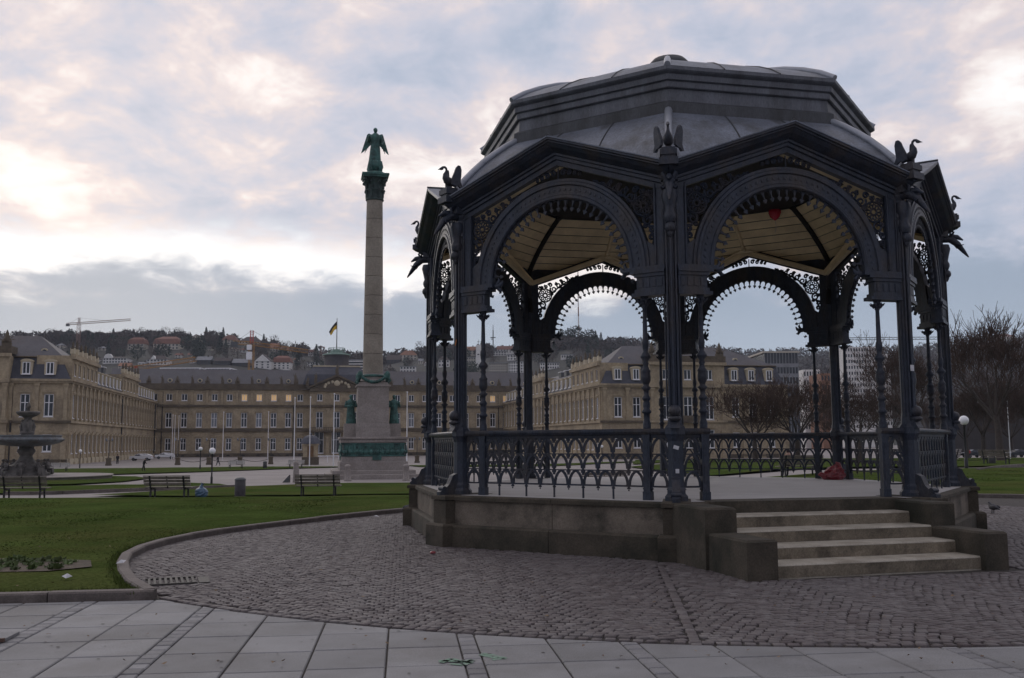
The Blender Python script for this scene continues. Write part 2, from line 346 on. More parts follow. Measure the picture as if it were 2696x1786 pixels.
def build_paving():
    # dark bed below all stones
    m = MB(); n = 64
    q0 = [(-60, -30), (60, -30), (60, 8.5), (22, 11.0), (16.5, 11.6), (6, 11.6), (-3.6, 10.1), (-13.2, 8.85), (-60, 3.0)]; m.add([(x, y, -.022) for x, y in q0], [tuple(range(len(q0)))])
    m2 = MB(); m2.add([(x, y, -.018) for x, y in PLAZA], [tuple(range(len(PLAZA)))])
    pav = m.build('pavement', Mt['slab']); tag(pav, kind='structure')
    bed = m2.build('cobbled_plaza', Mt['bed']); tag(bed, kind='structure')
    fr = MB(); q = [GO + GU * a + GV * b for a, b in ((-7.49, -2.17), (7.34, -2.17), (7.34, 3.9), (-7.49, 3.9))]
    fr.add([(p[0], p[1], -.016) for p in q], [(0, 1, 2, 3)]); fr.build('slab_bed', Mt['bed'], pav)
    # slabs: columns between narrow sett strips, clipped by the circle and the lawn kerb
    def clip(poly, p, nrm):
        out = []
        for i in range(len(poly)):
            a, b = poly[i - 1], poly[i]; da, db = np.dot(a - p, nrm), np.dot(b - p, nrm)
            if da >= 0: out.append(a)
            if (da >= 0) != (db >= 0): out.append(a + (b - a) * da / (da - db))
        return out
    C = np.array([CX, CY])
    def piece(name, u0, u1, v0, v1, mt, g, th):
        poly = [GO + GU * a + GV * b for a, b in ((u0 + g, v0 + g), (u1 - g, v0 + g), (u1 - g, v1 - g), (u0 + g, v1 - g))]
        c = sum(poly) / 4; d = c - C; r = np.hypot(*d)
        for _ in (0, 1):
            if r < RC + 1.0:
                for dd in (poly[0] - C, poly[1] - C, d) if len(poly) > 3 else (d,):
                    k = dd / np.hypot(*dd)
                    if np.hypot(*dd) < RC + .9: poly = clip(poly, C + k * (RC + .02), k)
                    if len(poly) < 3: return
                break
        kn = np.array([.13, -1.0]); kn /= np.hypot(*kn)
        if c[0] < -3.3: poly = clip(poly, np.array([-3.9, 10.03]), kn)
        if len(poly) < 3: return
        ar = abs(sum(poly[i - 1][0] * poly[i][1] - poly[i][0] * poly[i - 1][1] for i in range(len(poly)))) / 2
        if ar < .004: return
        cc = sum(poly) / len(poly); top = [(p[0], p[1]) for p in poly]; ins = [tuple(cc + (np.array(p) - cc) * (1 - .012 / max(.05, np.hypot(*(np.array(p) - cc))))) for p in top]
        dz = random.uniform(-.003, .003); k = len(top)
        b = MB(); vs = [(x, y, -.03) for x, y in top] + [(x, y, th - .008 + dz) for x, y in top] + [(x, y, th + dz) for x, y in ins]
        fs = [tuple(range(2 * k, 3 * k))] + [(r_ * k + i, r_ * k + (i + 1) % k, (r_ + 1) * k + (i + 1) % k, (r_ + 1) * k + i) for r_ in (0, 1) for i in range(k)]
        b.add(vs, fs); b.build(name, Mt[mt], pav)
    sw, sp = .14, .57; u = -.07 - 2 * (sw + 4 * sp) - (sw + 2 * sp) - (sw + 2 * sp); k = 0; pat = [4, 2, 2, 4, 2, 4, 2, 4]
    for cnt in pat:
        v = -2.1
        while v < 3.9:
            piece('sett', u, u + sw, v, v + .158, 'sett', .006, .0); v += .158
        u += sw
        for _ in range(cnt):
            v = -2.16 + .02 * (k % 3)
            while v < 3.9: piece('paving_slab', u, u + sp, v, v + .632, 'slab', .007, .0); v += .632
            u += sp; k += 1
    # green spray marks on the slabs (arrow and scrawl)
    for pts in ([(-.24, 7.46), (-.14, 7.38), (-.06, 7.28), (-.16, 7.24)], [(-.25, 7.42), (-.17, 7.33), (-.12, 7.30)], [(-.53, 7.16), (-.46, 7.28), (-.38, 7.18), (-.30, 7.24), (-.36, 7.08), (-.46, 7.12)], [(-.55, 7.22), (-.42, 7.20), (-.30, 7.15)]):
        b = MB()
        for (x0, y0), (x1, y1) in zip(pts, pts[1:]):
            d = Vector((x1 - x0, y1 - y0)); nn = Vector((-d.y, d.x)).normalized() * .024
            b.add([(x0 - nn.x, y0 - nn.y, .005), (x1 - nn.x, y1 - nn.y, .005), (x1 + nn.x, y1 + nn.y, .005), (x0 + nn.x, y0 + nn.y, .005)], [(0, 1, 2, 3)])
        b.build('spray_mark', Mt['chalk'], pav)
    # ---- cobbles in segmental arcs
    w, p = 1.32, .095; us = np.arange(-16, 16, p); rows = np.arange(-5, 26, p); U, V = np.meshgrid(us, rows)
    U = U + (np.round(V / p) % 2)[...] * p * .5; ph = (U / w) - np.floor(U / w) - .5
    Vb = V + .15 * (1 - (2 * ph) ** 2) + .06 * np.sin(U * 1.1 + V * .7)
    ang = GA + np.arctan(-.15 * 8 * ph / w)
    U = U + RNG.uniform(-.012, .012, U.shape); Vb = Vb + RNG.uniform(-.010, .010, U.shape)
    P = (GO + np.array([0, 0]))[None] + U.reshape(-1, 1) * GU + Vb.reshape(-1, 1) * GV; ang = ang.ravel() + RNG.uniform(-.10, .10, P.shape[0])
    d = P - np.array([CX, CY]); r = np.hypot(d[:, 0], d[:, 1]); th = np.arctan2(d[:, 0], -d[:, 1]) - TH
    oct_ = r * np.cos((th + PI / 8) % (PI / 4) - PI / 8 + 0) if False else r * np.cos(((th) % (PI / 4)) - PI / 8)
    ok = inside(P, PLAZA) & (oct_ > 4.86) & (r < RC - .14) & (np.abs(P[:, 0]) < P[:, 1] * .62 + 3.2)
    a0 = TH + PI / 8; sn = d[:, 0] * math.sin(a0) - d[:, 1] * math.cos(a0); ss = d[:, 0] * math.cos(a0) + d[:, 1] * math.sin(a0)
    ok &= ~((np.abs(ss) < 1.9) & (sn > 4) & (sn < 6.7))
    ok &= ~((P[:, 1] > 19.5) & (P[:, 0] > -1.5) & (P[:, 0] < 9.0))
    line0, line1 = np.array([1.93, 12.75]), np.array([1.45, 7.75]); ld = (line1 - line0) / np.hypot(*(line1 - line0)); ln = np.array([-ld[1], ld[0]])
    q = (P - line0) @ ln; al = (P - line0) @ ld; ok &= ~((np.abs(q) < .062) & (al > 0) & (al < 5.0))
    P, ang = P[ok], ang[ok]
    # straight double row running from the corner block, border row along the slabs
    ex = [(line0 + ld * t + ln * s_, math.atan2(ld[1], ld[0])) for t in np.arange(.1, 5.0, .096) for s_ in (0.0,)]
    for a in np.arange(A0 + .01, 1.0, .112 / RC): ex.append((np.array([CX + (RC - .07) * math.sin(a), CY - (RC - .07) * math.cos(a)]), a))
    P = np.vstack([P, np.array([e[0] for e in ex])]); ang = np.r_[ang, [e[1] for e in ex]]
    n = len(P); sx = RNG.uniform(.038, .0452, n) / np.clip(np.cos(ang - GA), .75, 1); sy = RNG.uniform(.038, .0452, n); dz = RNG.uniform(-.0025, .0025, n); tl = RNG.uniform(-.02, .02, (n, 2))
    quad = np.array([(-1, -1), (1, -1), (1, 1), (-1, 1)], float)
    co, si = np.cos(ang), np.sin(ang); lev = [(1.0, -.02), (1.0, -.002), (.91, .002)]; VV = []
    for sc, z in lev:
        x = quad[None, :, 0] * sx[:, None] * sc * (1 + .1 * RNG.uniform(-1, 1, (n, 4))); y = quad[None, :, 1] * sy[:, None] * sc * (1 + .1 * RNG.uniform(-1, 1, (n, 4)))
        X = P[:, None, 0] + x * co[:, None] - y * si[:, None]; Y = P[:, None, 1] + x * si[:, None] + y * co[:, None]
        VV.append(np.stack([X, Y, z + dz[:, None] + tl[:, :1] * x + tl[:, 1:] * y], -1))
    VV = np.stack(VV, 1).reshape(n, 12, 3); F1 = np.array([(8, 9, 10, 11)] + [(a * 4 + i, a * 4 + (i + 1) % 4, a * 4 + 4 + (i + 1) % 4, a * 4 + 4 + i) for a in (0, 1) for i in range(4)])
    tint = np.clip(RNG.normal(.5, .2, n) + .12 * np.sin(P[:, 0] * 1.3) * np.cos(P[:, 1] * .9), 0, 1)
    infr = np.abs(P[:, 0]) < P[:, 1] * .53; dist = np.where(infr, np.hypot(P[:, 0], P[:, 1]), 99); order = np.argsort(dist)
    for i in order[:290]:
        obj('cobblestone', arr_mesh('cobblestone', VV[i] , F1, np.full(12, tint[i])), Mt['cobble'], bed)
    rest = order[290:]; m_ = len(rest)
    F = (F1[None] + (np.arange(m_) * 12)[:, None, None]).reshape(-1, 4)
    tag(obj('cobblestones', arr_mesh('cobblestones', VV[rest].reshape(-1, 3), F, np.repeat(tint[rest], 12)), Mt['cobble'], bed), kind='stuff')
    # drain grate let into the cobbles
    g = MB(); gx, gy, ga = -3.98, 11.32, GA + .25
    for i in range(9):
        t = -.24 + .06 * i; g.box((gx + t * math.cos(ga), gy + t * math.sin(ga), .012), (.028, .5, .018), ga)
    for t in (-.25, .25): g.box((gx - t * math.sin(ga), gy + t * math.cos(ga), .012), (.56, .03, .02), ga)
    g.box((gx + .36 * math.cos(ga), gy + .36 * math.sin(ga), .006), (.12, .5, .014), ga)
    tag(g.build('drain_grate', Mt['steel']), 'rusty iron drain grate set in the cobbles beside the kerb', 'grate')
build_paving()
def build_kerbs():
    kr = thing('kerb', None, None); del_keys = None; tag(kr, kind='structure')
    def stones(pts, w=.145, h=.095):
        for (x0, y0), (x1, y1) in zip(pts, pts[1:]):
            L = math.hypot(x1 - x0, y1 - y0); a = math.atan2(y1 - y0, x1 - x0); z = zg((x0 + x1) / 2, (y0 + y1) / 2); b = MB()
            hl, hw, e = L / 2 - .006, w / 2, .018
            prof = [(-hw, -.08), (hw, -.08), (hw, h - e), (hw - e, h), (-hw + e, h), (-hw, h - e)]
            b.prism(prof, (-hl, 0, 0), (0, 1, 0), (0, 0, 1), (1, 0, 0), 2 * hl)
            b.build('kerb_stone', Mt['kerb'], kr, ((x0 + x1) / 2, (y0 + y1) / 2, z + random.uniform(-.004, .004)), a)
    P = resample(KERB, .95); stones([tuple(p) for p in P])
    st = [(-3.74 - .99 * t, 10.19 - .133 * t) for t in np.arange(0, 9.6, 1.05)]; stones(st[::-1], .16, .09)
build_kerbs()
LAWN_NEAR = [(-3.86, 10.28)] + [tuple(p) for p in resample(KERB[:11], .8)][1:] + [(.5, 27.5), (3.5, 33), (3.0, 48.2), (-4.9, 48.0), (-9.3, 47.9), (-13.0, 46.6), (-16.1, 45.6), (-20.7, 45.4), (-26, 45.5), (-40, 44), (-40, 5.3)]
def lawn(name, poly, dz=.05, step=1.2, kind='structure'):
    poly = np.array(poly); x0, y0 = poly.min(0); x1, y1 = poly.max(0); bmv = []
    import bmesh
    bm = bmesh.new(); vs = [bm.verts.new((p[0], p[1], 0)) for p in poly]; f = bm.faces.new(vs)
    bmesh.ops.triangulate(bm, faces=[f])
    for ax, lo, hi in ((0, x0, x1), (1, y0, y1)):
        st = max(step, (hi - lo) / 60)
        for t in np.arange(lo + st, hi, st):
            no = [0, 0, 0]; no[ax] = 1; co = [0, 0, 0]; co[ax] = t
            bmesh.ops.bisect_plane(bm, geom=bm.verts[:] + bm.edges[:] + bm.faces[:], plane_co=co, plane_no=no)
    for v in bm.verts:
        x, y = v.co.x, v.co.y; v.co.z = zg(x, y) + dz + .02 * math.sin(x * .9 + 1) * math.sin(y * .7)
    for f in bm.faces:
        f.smooth = True
        if f.normal.z < 0: f.normal_flip()
    me = bpy.data.meshes.new(name); bm.to_mesh(me); bm.free()
    return tag(obj(name, me, Mt['grass']), kind=kind)
def build_lawns():
    lawn('lawn', LAWN_NEAR, .06)
    lawn('lawn', [(-22.1, 50.3), (-17.3, 48.9), (-13.8, 48.2), (-12.9, 48.8), (-8.7, 49.5), (-4.0, 50.2), (3, 50.4), (3.5, 66.2), (-6.6, 66.7), (-11.3, 67.2), (-15.0, 64.1), (-17.2, 61.2)], .05, 3)
    lawn('lawn', [(-25.4, 53.2), (-21.7, 57.7), (-17.9, 61.8), (-20.2, 66.2), (-23.4, 69), (-25.6, 65.8), (-31.0, 64.2), (-42, 62.5), (-42, 51.6)], .05, 3)
    lawn('lawn', [(-70, 64), (-34.9, 65.8), (-30.8, 67.5), (-30.3, 74.8), (-32.3, 85.5), (-35.8, 91.2), (-40, 94.5), (-70, 95)], .05, 4)
    lawn('lawn', [(-75, 101), (-54.0, 101.2), (-50.0, 102), (-41.5, 100.5), (-38.8, 106.0), (-41.4, 115.7), (-33, 119.0), (-31.5, 123), (-29.0, 128.3), (-24.2, 134.4), (-25.0, 138.8), (-31.8, 140), (-38.8, 140.3), (-48.4, 136), (-60.0, 133), (-75, 130)], .05, 6)
    lawn('lawn', [(-16.4, 146), (-12.8, 134), (20, 132), (50, 128), (50, 140), (20, 146)], .05, 6)
    kr = [tuple(p) for p in resample(KERB[13:18], .8)]
    lawn('lawn', [(10.5, 28.2)] + kr[1:-1] + [(24, 17), (40, 20), (48, 56), (33, 54.6), (26.9, 53.2), (19, 50.2), (12, 50.5), (8, 48)], .06, 2)
    lawn('lawn', [(12, 58), (28, 59.8), (34.6, 62.5), (70, 66), (80, 118), (54.8, 108), (30, 104), (12, 100)], .05, 4)
    lawn('lawn', [(14, 112), (54, 114), (90, 126), (120, 175), (60, 180), (22, 172)], .05, 6)
    # thin stone edging between the paths and grass
    for i, pts in enumerate(([(-27.8, 52.6), (-25.4, 52.9), (-21.7, 57.4), (-17.6, 61.5)], [(24, 49.6), (28.4, 55.5), (35, 63.6), (45, 66)])):
        e = MB(); P = resample(pts, 1.5)
        for a, b in zip(P, P[1:]):
            c = (a + b) / 2; e.box((c[0], c[1], zg(*c) + .05), (np.hypot(*(b - a)), .16, .18), math.atan2(b[1] - a[1], b[0] - a[0]))
        tag(e.build('path_edging', Mt['kerb']), kind='structure')
    # grass blades on the near lawns
    def blades(name, poly, n, ymax, seed):
        rs = np.random.RandomState(seed); poly = np.array(poly); x0, y0 = poly.min(0); x1, y1 = poly.max(0)
        y = y0 + (min(ymax, y1) - y0) * rs.uniform(0, 1, n * 4) ** 1.7; x = rs.uniform(x0, x1, n * 4); P = np.stack([x, y], 1)
        P = P[inside(P, poly) & (np.abs(P[:, 0]) < P[:, 1] * .60 + .5)][:n]; n = len(P)
        z = zg(P[:, 0], P[:, 1]) + .055; h = rs.uniform(.006, .020, n) * (.7 + .5 * np.sin(P[:, 0] * 2.1) * np.cos(P[:, 1] * 1.7) ** 2); a = rs.uniform(0, 2 * PI, n); wd = rs.uniform(.004, .008, n) * (1 + P[:, 1] * .06)
        ln = rs.uniform(-.05, .05, (n, 2)); dx, dy = np.cos(a) * wd, np.sin(a) * wd
        V = np.stack([np.stack([P[:, 0] - dx, P[:, 1] - dy, z], 1), np.stack([P[:, 0] + dx, P[:, 1] + dy, z], 1), np.stack([P[:, 0] + ln[:, 0], P[:, 1] + ln[:, 1], z + h], 1)], 1)
        t = np.repeat(np.clip(rs.normal(.5, .2, n), 0, 1), 3)
        o = tag(obj(name, arr_mesh(name, V.reshape(-1, 3), np.arange(3 * n).reshape(-1, 3), t), Mt['blade']), 'short green turf on the lawn', 'grass', kind='stuff'); return o
    blades('grass_blades', LAWN_NEAR, 130000, 40, 3)['label'] = 'short green turf of the lawn left of the bandstand'
    blades('grass_blades', [(12, 28), (16, 26), (19, 20), (24, 17), (40, 20), (33, 54), (12, 50)], 30000, 50, 4)['label'] = 'short green turf of the lawn right of the bandstand'
    # longer grass hanging over the kerb edge, and worn earth showing beside it
    rs = np.random.RandomState(17); K = resample(KERB[:11], .02); d = np.gradient(K, axis=0); nr = np.stack([-d[:, 1], d[:, 0]], 1); nr /= np.linalg.norm(nr, axis=1)[:, None]; st = np.stack([np.linspace(-3.9, -11.5, 900), np.zeros(900)], 1); st[:, 1] = 10.19 + (st[:, 0] + 3.74) * .134
    base = np.vstack([K + nr * .085, st + np.array([0, .10])]); base = np.repeat(base, 5, 0); n = len(base); P = base + np.abs(rs.normal(0, .05, (n, 1))) * np.vstack([np.repeat(nr, 5, 0), np.tile([[0, 1.0]], (n - 5 * len(nr), 1))]) + rs.uniform(-.02, .02, (n, 2))
    a = rs.uniform(0, 6.28, n); wd = rs.uniform(.004, .009, n); h = rs.uniform(.02, .065, n); ln = rs.uniform(-.035, .035, (n, 2)); z = zg(P[:, 0], P[:, 1]) + .05; dx, dy = np.cos(a) * wd, np.sin(a) * wd
    V = np.stack([np.stack([P[:, 0] - dx, P[:, 1] - dy, z], 1), np.stack([P[:, 0] + dx, P[:, 1] + dy, z], 1), np.stack([P[:, 0] + ln[:, 0], P[:, 1] + ln[:, 1], z + h], 1)], 1)
    tag(obj('edge_grass', arr_mesh('edge_grass', V.reshape(-1, 3), np.arange(3 * n).reshape(-1, 3), np.repeat(rs.uniform(.2, .9, n), 3)), Mt['blade']), 'ragged longer grass along the lawn kerb', 'grass', kind='stuff')
    # planted bed near the left edge
    m = MB(); rs = np.random.RandomState(5); pl = [(-9.5, 12.9), (-6.6, 13.0), (-5.55, 12.75), (-5.25, 12.1), (-5.6, 11.7), (-7, 11.55), (-9.5, 11.5)]
    m.add([(x, y, .085 + .0 * y) for x, y in pl], [tuple(range(len(pl)))]); bed = m.build('flower_bed', Mt['earth']); tag(bed, 'bare earth flower bed with low leafy plants in the left lawn', 'flower bed')
    for k in range(140):
        x, y = rs.uniform(-9.2, -5.6), rs.uniform(11.75, 12.75); p = MB(); s = rs.uniform(.04, .085)
        for j in range(rs.randint(14, 24)):
            a, e, L = rs.uniform(0, 6.28), rs.uniform(.2, 1.1), s * rs.uniform(.7, 1.3); b = Vector((math.cos(a) * math.cos(e), math.sin(a) * math.cos(e), math.sin(e))); q = b.orthogonal().normalized() * L * .28
            o = Vector((rs.uniform(-.04, .04), rs.uniform(-.04, .04), 0)); p.add([o, o + b * L * .5 + q, o + b * L, o + b * L * .5 - q], [(0, 1, 2, 3)])
        me = p.mesh('bed_plant'); at_ = me.attributes.new('tint', 'FLOAT', 'POINT'); at_.data.foreach_set('value', [rs.uniform(.2, .9)] * len(me.vertices))
        obj('leafy_plant', me, Mt['plant'], bed, (x, y, .085))
build_lawns()
# ------------------------------------------------------------ bandstand
ZF, ZR = .7775, 1.78           # floor, rail top
AZ, RI, RO = 4.10, 1.20, 1.52  # arch spring height, inner and outer radius
ZA, ZE, SE = 6.22, 5.50, 1.96  # gable apex, eave corner, half width
BS = thing('bandstand', 'ornate dark iron octagonal bandstand with gabled arches and domed zinc roof', 'bandstand', (CX, CY, 0), TH)
def per_side(name, mesh, mt, ks=range(8)):
    return [obj(name, mesh, mt, BS, (0, 0, 0), (k + .5) * PI / 4) for k in ks]
def per_vert(name, mesh, mt, ks=range(8)):
    return [obj(name, mesh, mt, BS, (0, 0, 0), k * PI / 4) for k in ks]
HIP = [(3.70, 6.74), (3.93, 6.59), (4.16, 6.42), (4.38, 6.24), (4.58, 6.05), (4.76, 5.86), (4.91, 5.68), (5.02, 5.50)]
HZ = [z for r, z in HIP][::-1]; HR = [r for r, z in HIP][::-1]
def hip_r(z): return float(np.interp(z, HZ, HR))
def s_valley(z, za=ZA, ze=ZE, S_=SE): return max(0.0, S_ * (za - z) / (za - ze))
T8 = math.tan(PI / 8); C8 = math.cos(PI / 8); S8 = math.sin(PI / 8)
def bandstand_base():
    # stone plinth: lower course, upper course, coping; two blocks each side
    def ring_block(a_in, a_out, z0, z1, half, ch=.0):
        m = MB(); lo_i, lo_o = a_in * T8, a_out * T8
        if half < 0: q = [(-lo_o, -a_out), (-.004, -a_out), (-.004, -a_in), (-lo_i, -a_in)]
        else: q = [(.004, -a_out), (lo_o, -a_out), (lo_i, -a_in), (.004, -a_in)]
        q2 = [(x * (1 if ch == 0 else (a_out - ch) / a_out) if abs(x) > .01 else x, y + (ch if y < -a_in - .01 else 0)) for x, y in q]
        vs = [(x, y, z0) for x, y in q] + [(x, y, z1 - ch) for x, y in q] + [(x, y, z1) for x, y in q2]
        m.add(vs, [(3, 2, 1, 0), (8, 9, 10, 11)] + [(r * 4 + i, r * 4 + (i + 1) % 4, r * 4 + 4 + (i + 1) % 4, r * 4 + 4 + i) for r in (0, 1) for i in range(4)]); return m.mesh('stone_block')
    for half in (-1, 1):
        per_side('plinth_block', ring_block(4.2, APO + .40, -.06, .33, half, .03), Mt['plinth'])
        per_side('wall_block', ring_block(4.2, APO + .28, .33, .70, half), Mt['plinth_p'])
        per_side('coping_stone', ring_block(4.2, APO + .33, .70, ZF - .004, half, .02), Mt['plinth'])
    # corner piers of the plinth
    m = MB()
    def blk(r, w, z0, z1, ch=.02):
        y0, y1 = -(r), -(r - .9); q = [(-w / 2, y0), (w / 2, y0), (w / 2, y1), (-w / 2, y1)]; q2 = [(x * (1 - 2 * ch / w), y + (ch if y == y0 else 0)) for x, y in q]
        m.add([(x, y, z0) for x, y in q] + [(x, y, z1 - ch) for x, y in q] + [(x, y, z1) for x, y in q2], [(3, 2, 1, 0), (8, 9, 10, 11)] + [(a * 4 + i, a * 4 + (i + 1) % 4, a * 4 + 4 + (i + 1) % 4, a * 4 + 4 + i) for a in (0, 1) for i in range(4)])
    blk(BR + .50, .52, -.06, .345, .03); blk(BR + .40, .37, .345, .71); blk(BR + .43, .42, .71, ZF + .004, .02)
    per_vert('corner_pier', m.mesh('corner_pier'), Mt['plinth'])
    # floor
    m = MB(); a = 4.62
    m.add([(a / C8 * math.sin(k * PI / 4), -a / C8 * math.cos(k * PI / 4), ZF) for k in range(8)] + [(a / C8 * math.sin(k * PI / 4), -a / C8 * math.cos(k * PI / 4), ZF - .1) for k in range(8)], [tuple(range(8))] + [(i, i + 8, (i + 1) % 8 + 8, (i + 1) % 8) for i in range(8)])
    m.build('floor', Mt['floor'], BS)
    # stairs on the front right side
    rz0 = .5 * PI / 4; n0 = APO + .31; td, rs = .435, ZF / 5; rz = rz0 + math.radians(3.2); pv = Vector((0, -5.7, 0)); SL = tuple(Matrix.Rotation(rz0, 3, 'Z') @ (pv + Vector((-.10, 0, 0))) - Matrix.Rotation(rz, 3, 'Z') @ pv)
    for i in range(4):
        y1 = -(n0 + td * (4 - i) - (0 if i == 0 else 0)); y0 = -(n0 + td * (3 - i)) + .03; z1 = rs * (i + 1); b = MB(); e = .016
        prof = [(y1, -.06), (y0, -.06), (y0, z1), (y1 + e, z1), (y1, z1 - e)]
        if i: prof = [(y1, z1 - rs - .01), (y0, z1 - rs - .01), (y0, z1), (y1 + e, z1), (y1, z1 - e)]
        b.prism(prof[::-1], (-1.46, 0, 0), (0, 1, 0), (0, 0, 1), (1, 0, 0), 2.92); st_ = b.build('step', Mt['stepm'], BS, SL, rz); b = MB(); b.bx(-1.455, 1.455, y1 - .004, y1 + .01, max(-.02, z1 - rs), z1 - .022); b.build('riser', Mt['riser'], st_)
    b = MB(); b.bx(-1.50, 1.50, -(n0 + .04), -4.3, ZF - rs - .02, ZF + .004); b.build('threshold', Mt['plinth'], BS, (0, 0, 0), rz0)
    for s in (-1, 1):
        for nm, ya, yb, zt, w in (('cheek_block', n0 - .1, n0 + .88, ZF - .012, .44), ('cheek_block', n0 + .88, n0 + 1.83, .455, .40)):
            b = MB(); xa, xb = (1.45, 1.45 + w * .85) if s > 0 else (-1.45 - w, -1.45); e = .025
            b.bx(xa, xb, -yb, -ya, -.06, zt - e); b.add([(xa, -yb, zt - e), (xb, -yb, zt - e), (xb, -ya, zt - e), (xa, -ya, zt - e), (xa + e, -yb + e, zt), (xb - e, -yb + e, zt), (xb - e, -ya, zt), (xa + e, -ya, zt)], [(4, 5, 6, 7), (0, 1, 5, 4), (1, 2, 6, 5), (3, 0, 4, 7)])
            b.build(nm, Mt['plinth'], BS, SL, rz)
bandstand_base()
def bandstand_iron():
    y = -BR
    # main columns (one per corner)
    m = MB()
    prof = [(.17, ZF), (.17, .84), (.135, .88), (.135, .93), (.118, .97), (.112, 1.60), (.13, 1.66), (.15, 1.70), (.15, 1.79), (.11, 1.84), (.098, 1.95), (.092, 2.0), (.090, 3.6), (.088, 4.9), (.11, 4.94), (.11, 4.98), (.09, 5.02), (.09, 5.2), (.12, 5.26), (.13, 5.34), (.13, 5.42), (.10, 5.46)]
    m.lathe(prof, 8, (0, y, 0), False, PI / 8)
    for sx in (-1, 1):   # corner beads running up the shaft
        m.tube([(sx * .062, y - .085, 1.95), (sx * .062, y - .085, 4.9)], .016, 5); m.tube([(sx * .10, y - .02, 1.95), (sx * .10, y - .02, 4.9)], .014, 5)
    m.tube([(0, y - .098, 1.95), (0, y - .098, 4.9)], .020, 6)
    cols = per_vert('column', m.mesh('column'), Mt['iron'])
    # flared scroll foot, rail ramp and ball on the outer face
    m = MB(); m.prism([(-.10, ZF), (-.42, ZF), (-.42, ZF + .05), (-.36, ZF + .09), (-.33, ZF + .10), (-.25, ZF + .17), (-.19, ZF + .30), (-.10, ZF + .34)][::-1], (-.055, y, 0), (0, 1, 0), (0, 0, 1), (1, 0, 0), .11)
    m.tube([(-.07, y - .35, ZF + .10), (.07, y - .35, ZF + .10)], .04, 8)
    me = m.mesh('foot_scroll')
    for c in cols: obj('foot_scroll', me, Mt['iron'], c)
    m = MB(); m.ball((0, y - .13, 2.02), .088, 12, 8); m.lathe([(.06, 1.88), (.09, 1.90), (.09, 1.93), (.05, 1.95)], 10, (0, y - .13, 0)); m.prism([(-.20, 1.78), (-.09, 1.78), (-.09, 1.93), (-.14, 1.90), (-.17, 1.83)][::-1], (-.07, y, 0), (0, 1, 0), (0, 0, 1), (1, 0, 0), .14)
    me = m.mesh('column_ball')
    for c in cols: obj('column_ball', me, Mt['iron'], c)
    # corbel, gargoyle spout and swan pedestal at the column head
    m = MB(); m.ball((0, y - .12, 4.62), .085, 10, 6); m.lathe([(.02, 4.48), (.05, 4.54), (.04, 4.58)], 8, (0, y - .12, 0)); m.lathe([(.07, 4.70), (.095, 4.76), (.095, 4.80), (.07, 4.86), (.09, 4.96), (.12, 5.08), (.10, 5.16)], 10, (0, y - .09, 0), True)
    me = m.mesh('corbel'); [obj('corbel', me, Mt['iron'], c) for c in cols]
    m = MB(); m.tube([(0, y - .05, 5.28), (0, y - .22, 5.27), (0, y - .34, 5.17), (0, y - .44, 5.03), (0, y - .52, 4.92)], [.075, .072, .060, .038, .012], 8)
    m.tube([(0, y - .20, 5.32), (0, y - .34, 5.30), (0, y - .44, 5.24)], [.05, .045, .012], 6); m.lathe([(.085, -.02), (.085, .02)], 10, (0, y - .2, 5.27))
    for sx in (-1, 1):
        m.tube([(sx * .05, y - .22, 5.30), (sx * .09, y - .26, 5.38), (sx * .07, y - .20, 5.43)], [.03, .022, .004], 5); m.tube([(sx * .04, y - .32, 5.16), (sx * .10, y - .36, 5.12), (sx * .12, y - .42, 5.14)], [.03, .02, .004], 5)
    me = m.mesh('gargoyle'); [obj('gargoyle', me, Mt['iron2'], c) for c in cols]
    m = MB(); yp = -(BR + .24); m.box((0, yp, 5.52), (.27, .27, .10)); m.box((0, yp, 5.59), (.20, .20, .05)); m.box((0, yp, 5.655), (.24, .24, .08)); m.box((0, yp, 5.71), (.20, .20, .03)); m.bx(-.12, .12, -(BR + .16), -(BR - .05), 5.3, 5.56)
    me = m.mesh('pedestal'); [obj('pedestal', me, Mt['iron'], c) for c in cols]
    # swans
    o = (0, yp, 5.72)
    def P(f, z, x=0): return (x, o[1] - f, o[2] + z)
    m = MB(); m.tube([P(-.13, .05), P(-.09, .09), P(-.02, .11), P(.04, .14), P(.075, .185), P(.082, .225), P(.062, .265), P(.05, .30), P(.058, .335), P(.085, .352), P(.115, .345), P(.135, .322), P(.155, .312), P(.185, .302), P(.215, .290)], [.012, .046, .070, .070, .052, .033, .024, .020, .019, .020, .021, .027, .024, .011, .003], 9)
    m.tube([P(.01, .04), P(.0, -.005)], [.05, .06], 7); body = m.mesh('swan')
    wing = [(.01, .06), (.015, .13), (-.008, .20), (-.03, .27), (-.045, .33), (-.07, .365), (-.098, .35), (-.112, .28), (-.108, .18), (-.10, .09), (-.128, .0), (-.10, -.015), (-.07, .03), (-.03, .03)]
    wm = []
    for sx in (-1, 1):
        w = MB(); vs = []
        for (f, z) in wing:
            lean = sx * (.070 + (.015 - f) * .8 + .02 * max(0, z - .1)); vs.append((f, z, lean))
        k = len(vs); A = [Vector(P(f, z, x)) for f, z, x in vs]; B = [Vector(P(f, z, x + sx * .035)) for f, z, x in vs]
        w.add(A + B, [tuple(range(k)), tuple(range(2 * k - 1, k - 1, -1))] + [(i, (i + 1) % k, k + (i + 1) % k, k + i) for i in range(k)]); wm.append(w.mesh('wing'))
    for k in range(8):
        s = obj('swan', body, Mt['iron2'], BS, (0, 0, 0), k * PI / 4)
        for w in wm: obj('wing', w, Mt['iron2'], s)
    # ---- one side of the octagon: arch, frames, tracery, cusps
    y = -APO
    m = MB()   # moulded arch ring
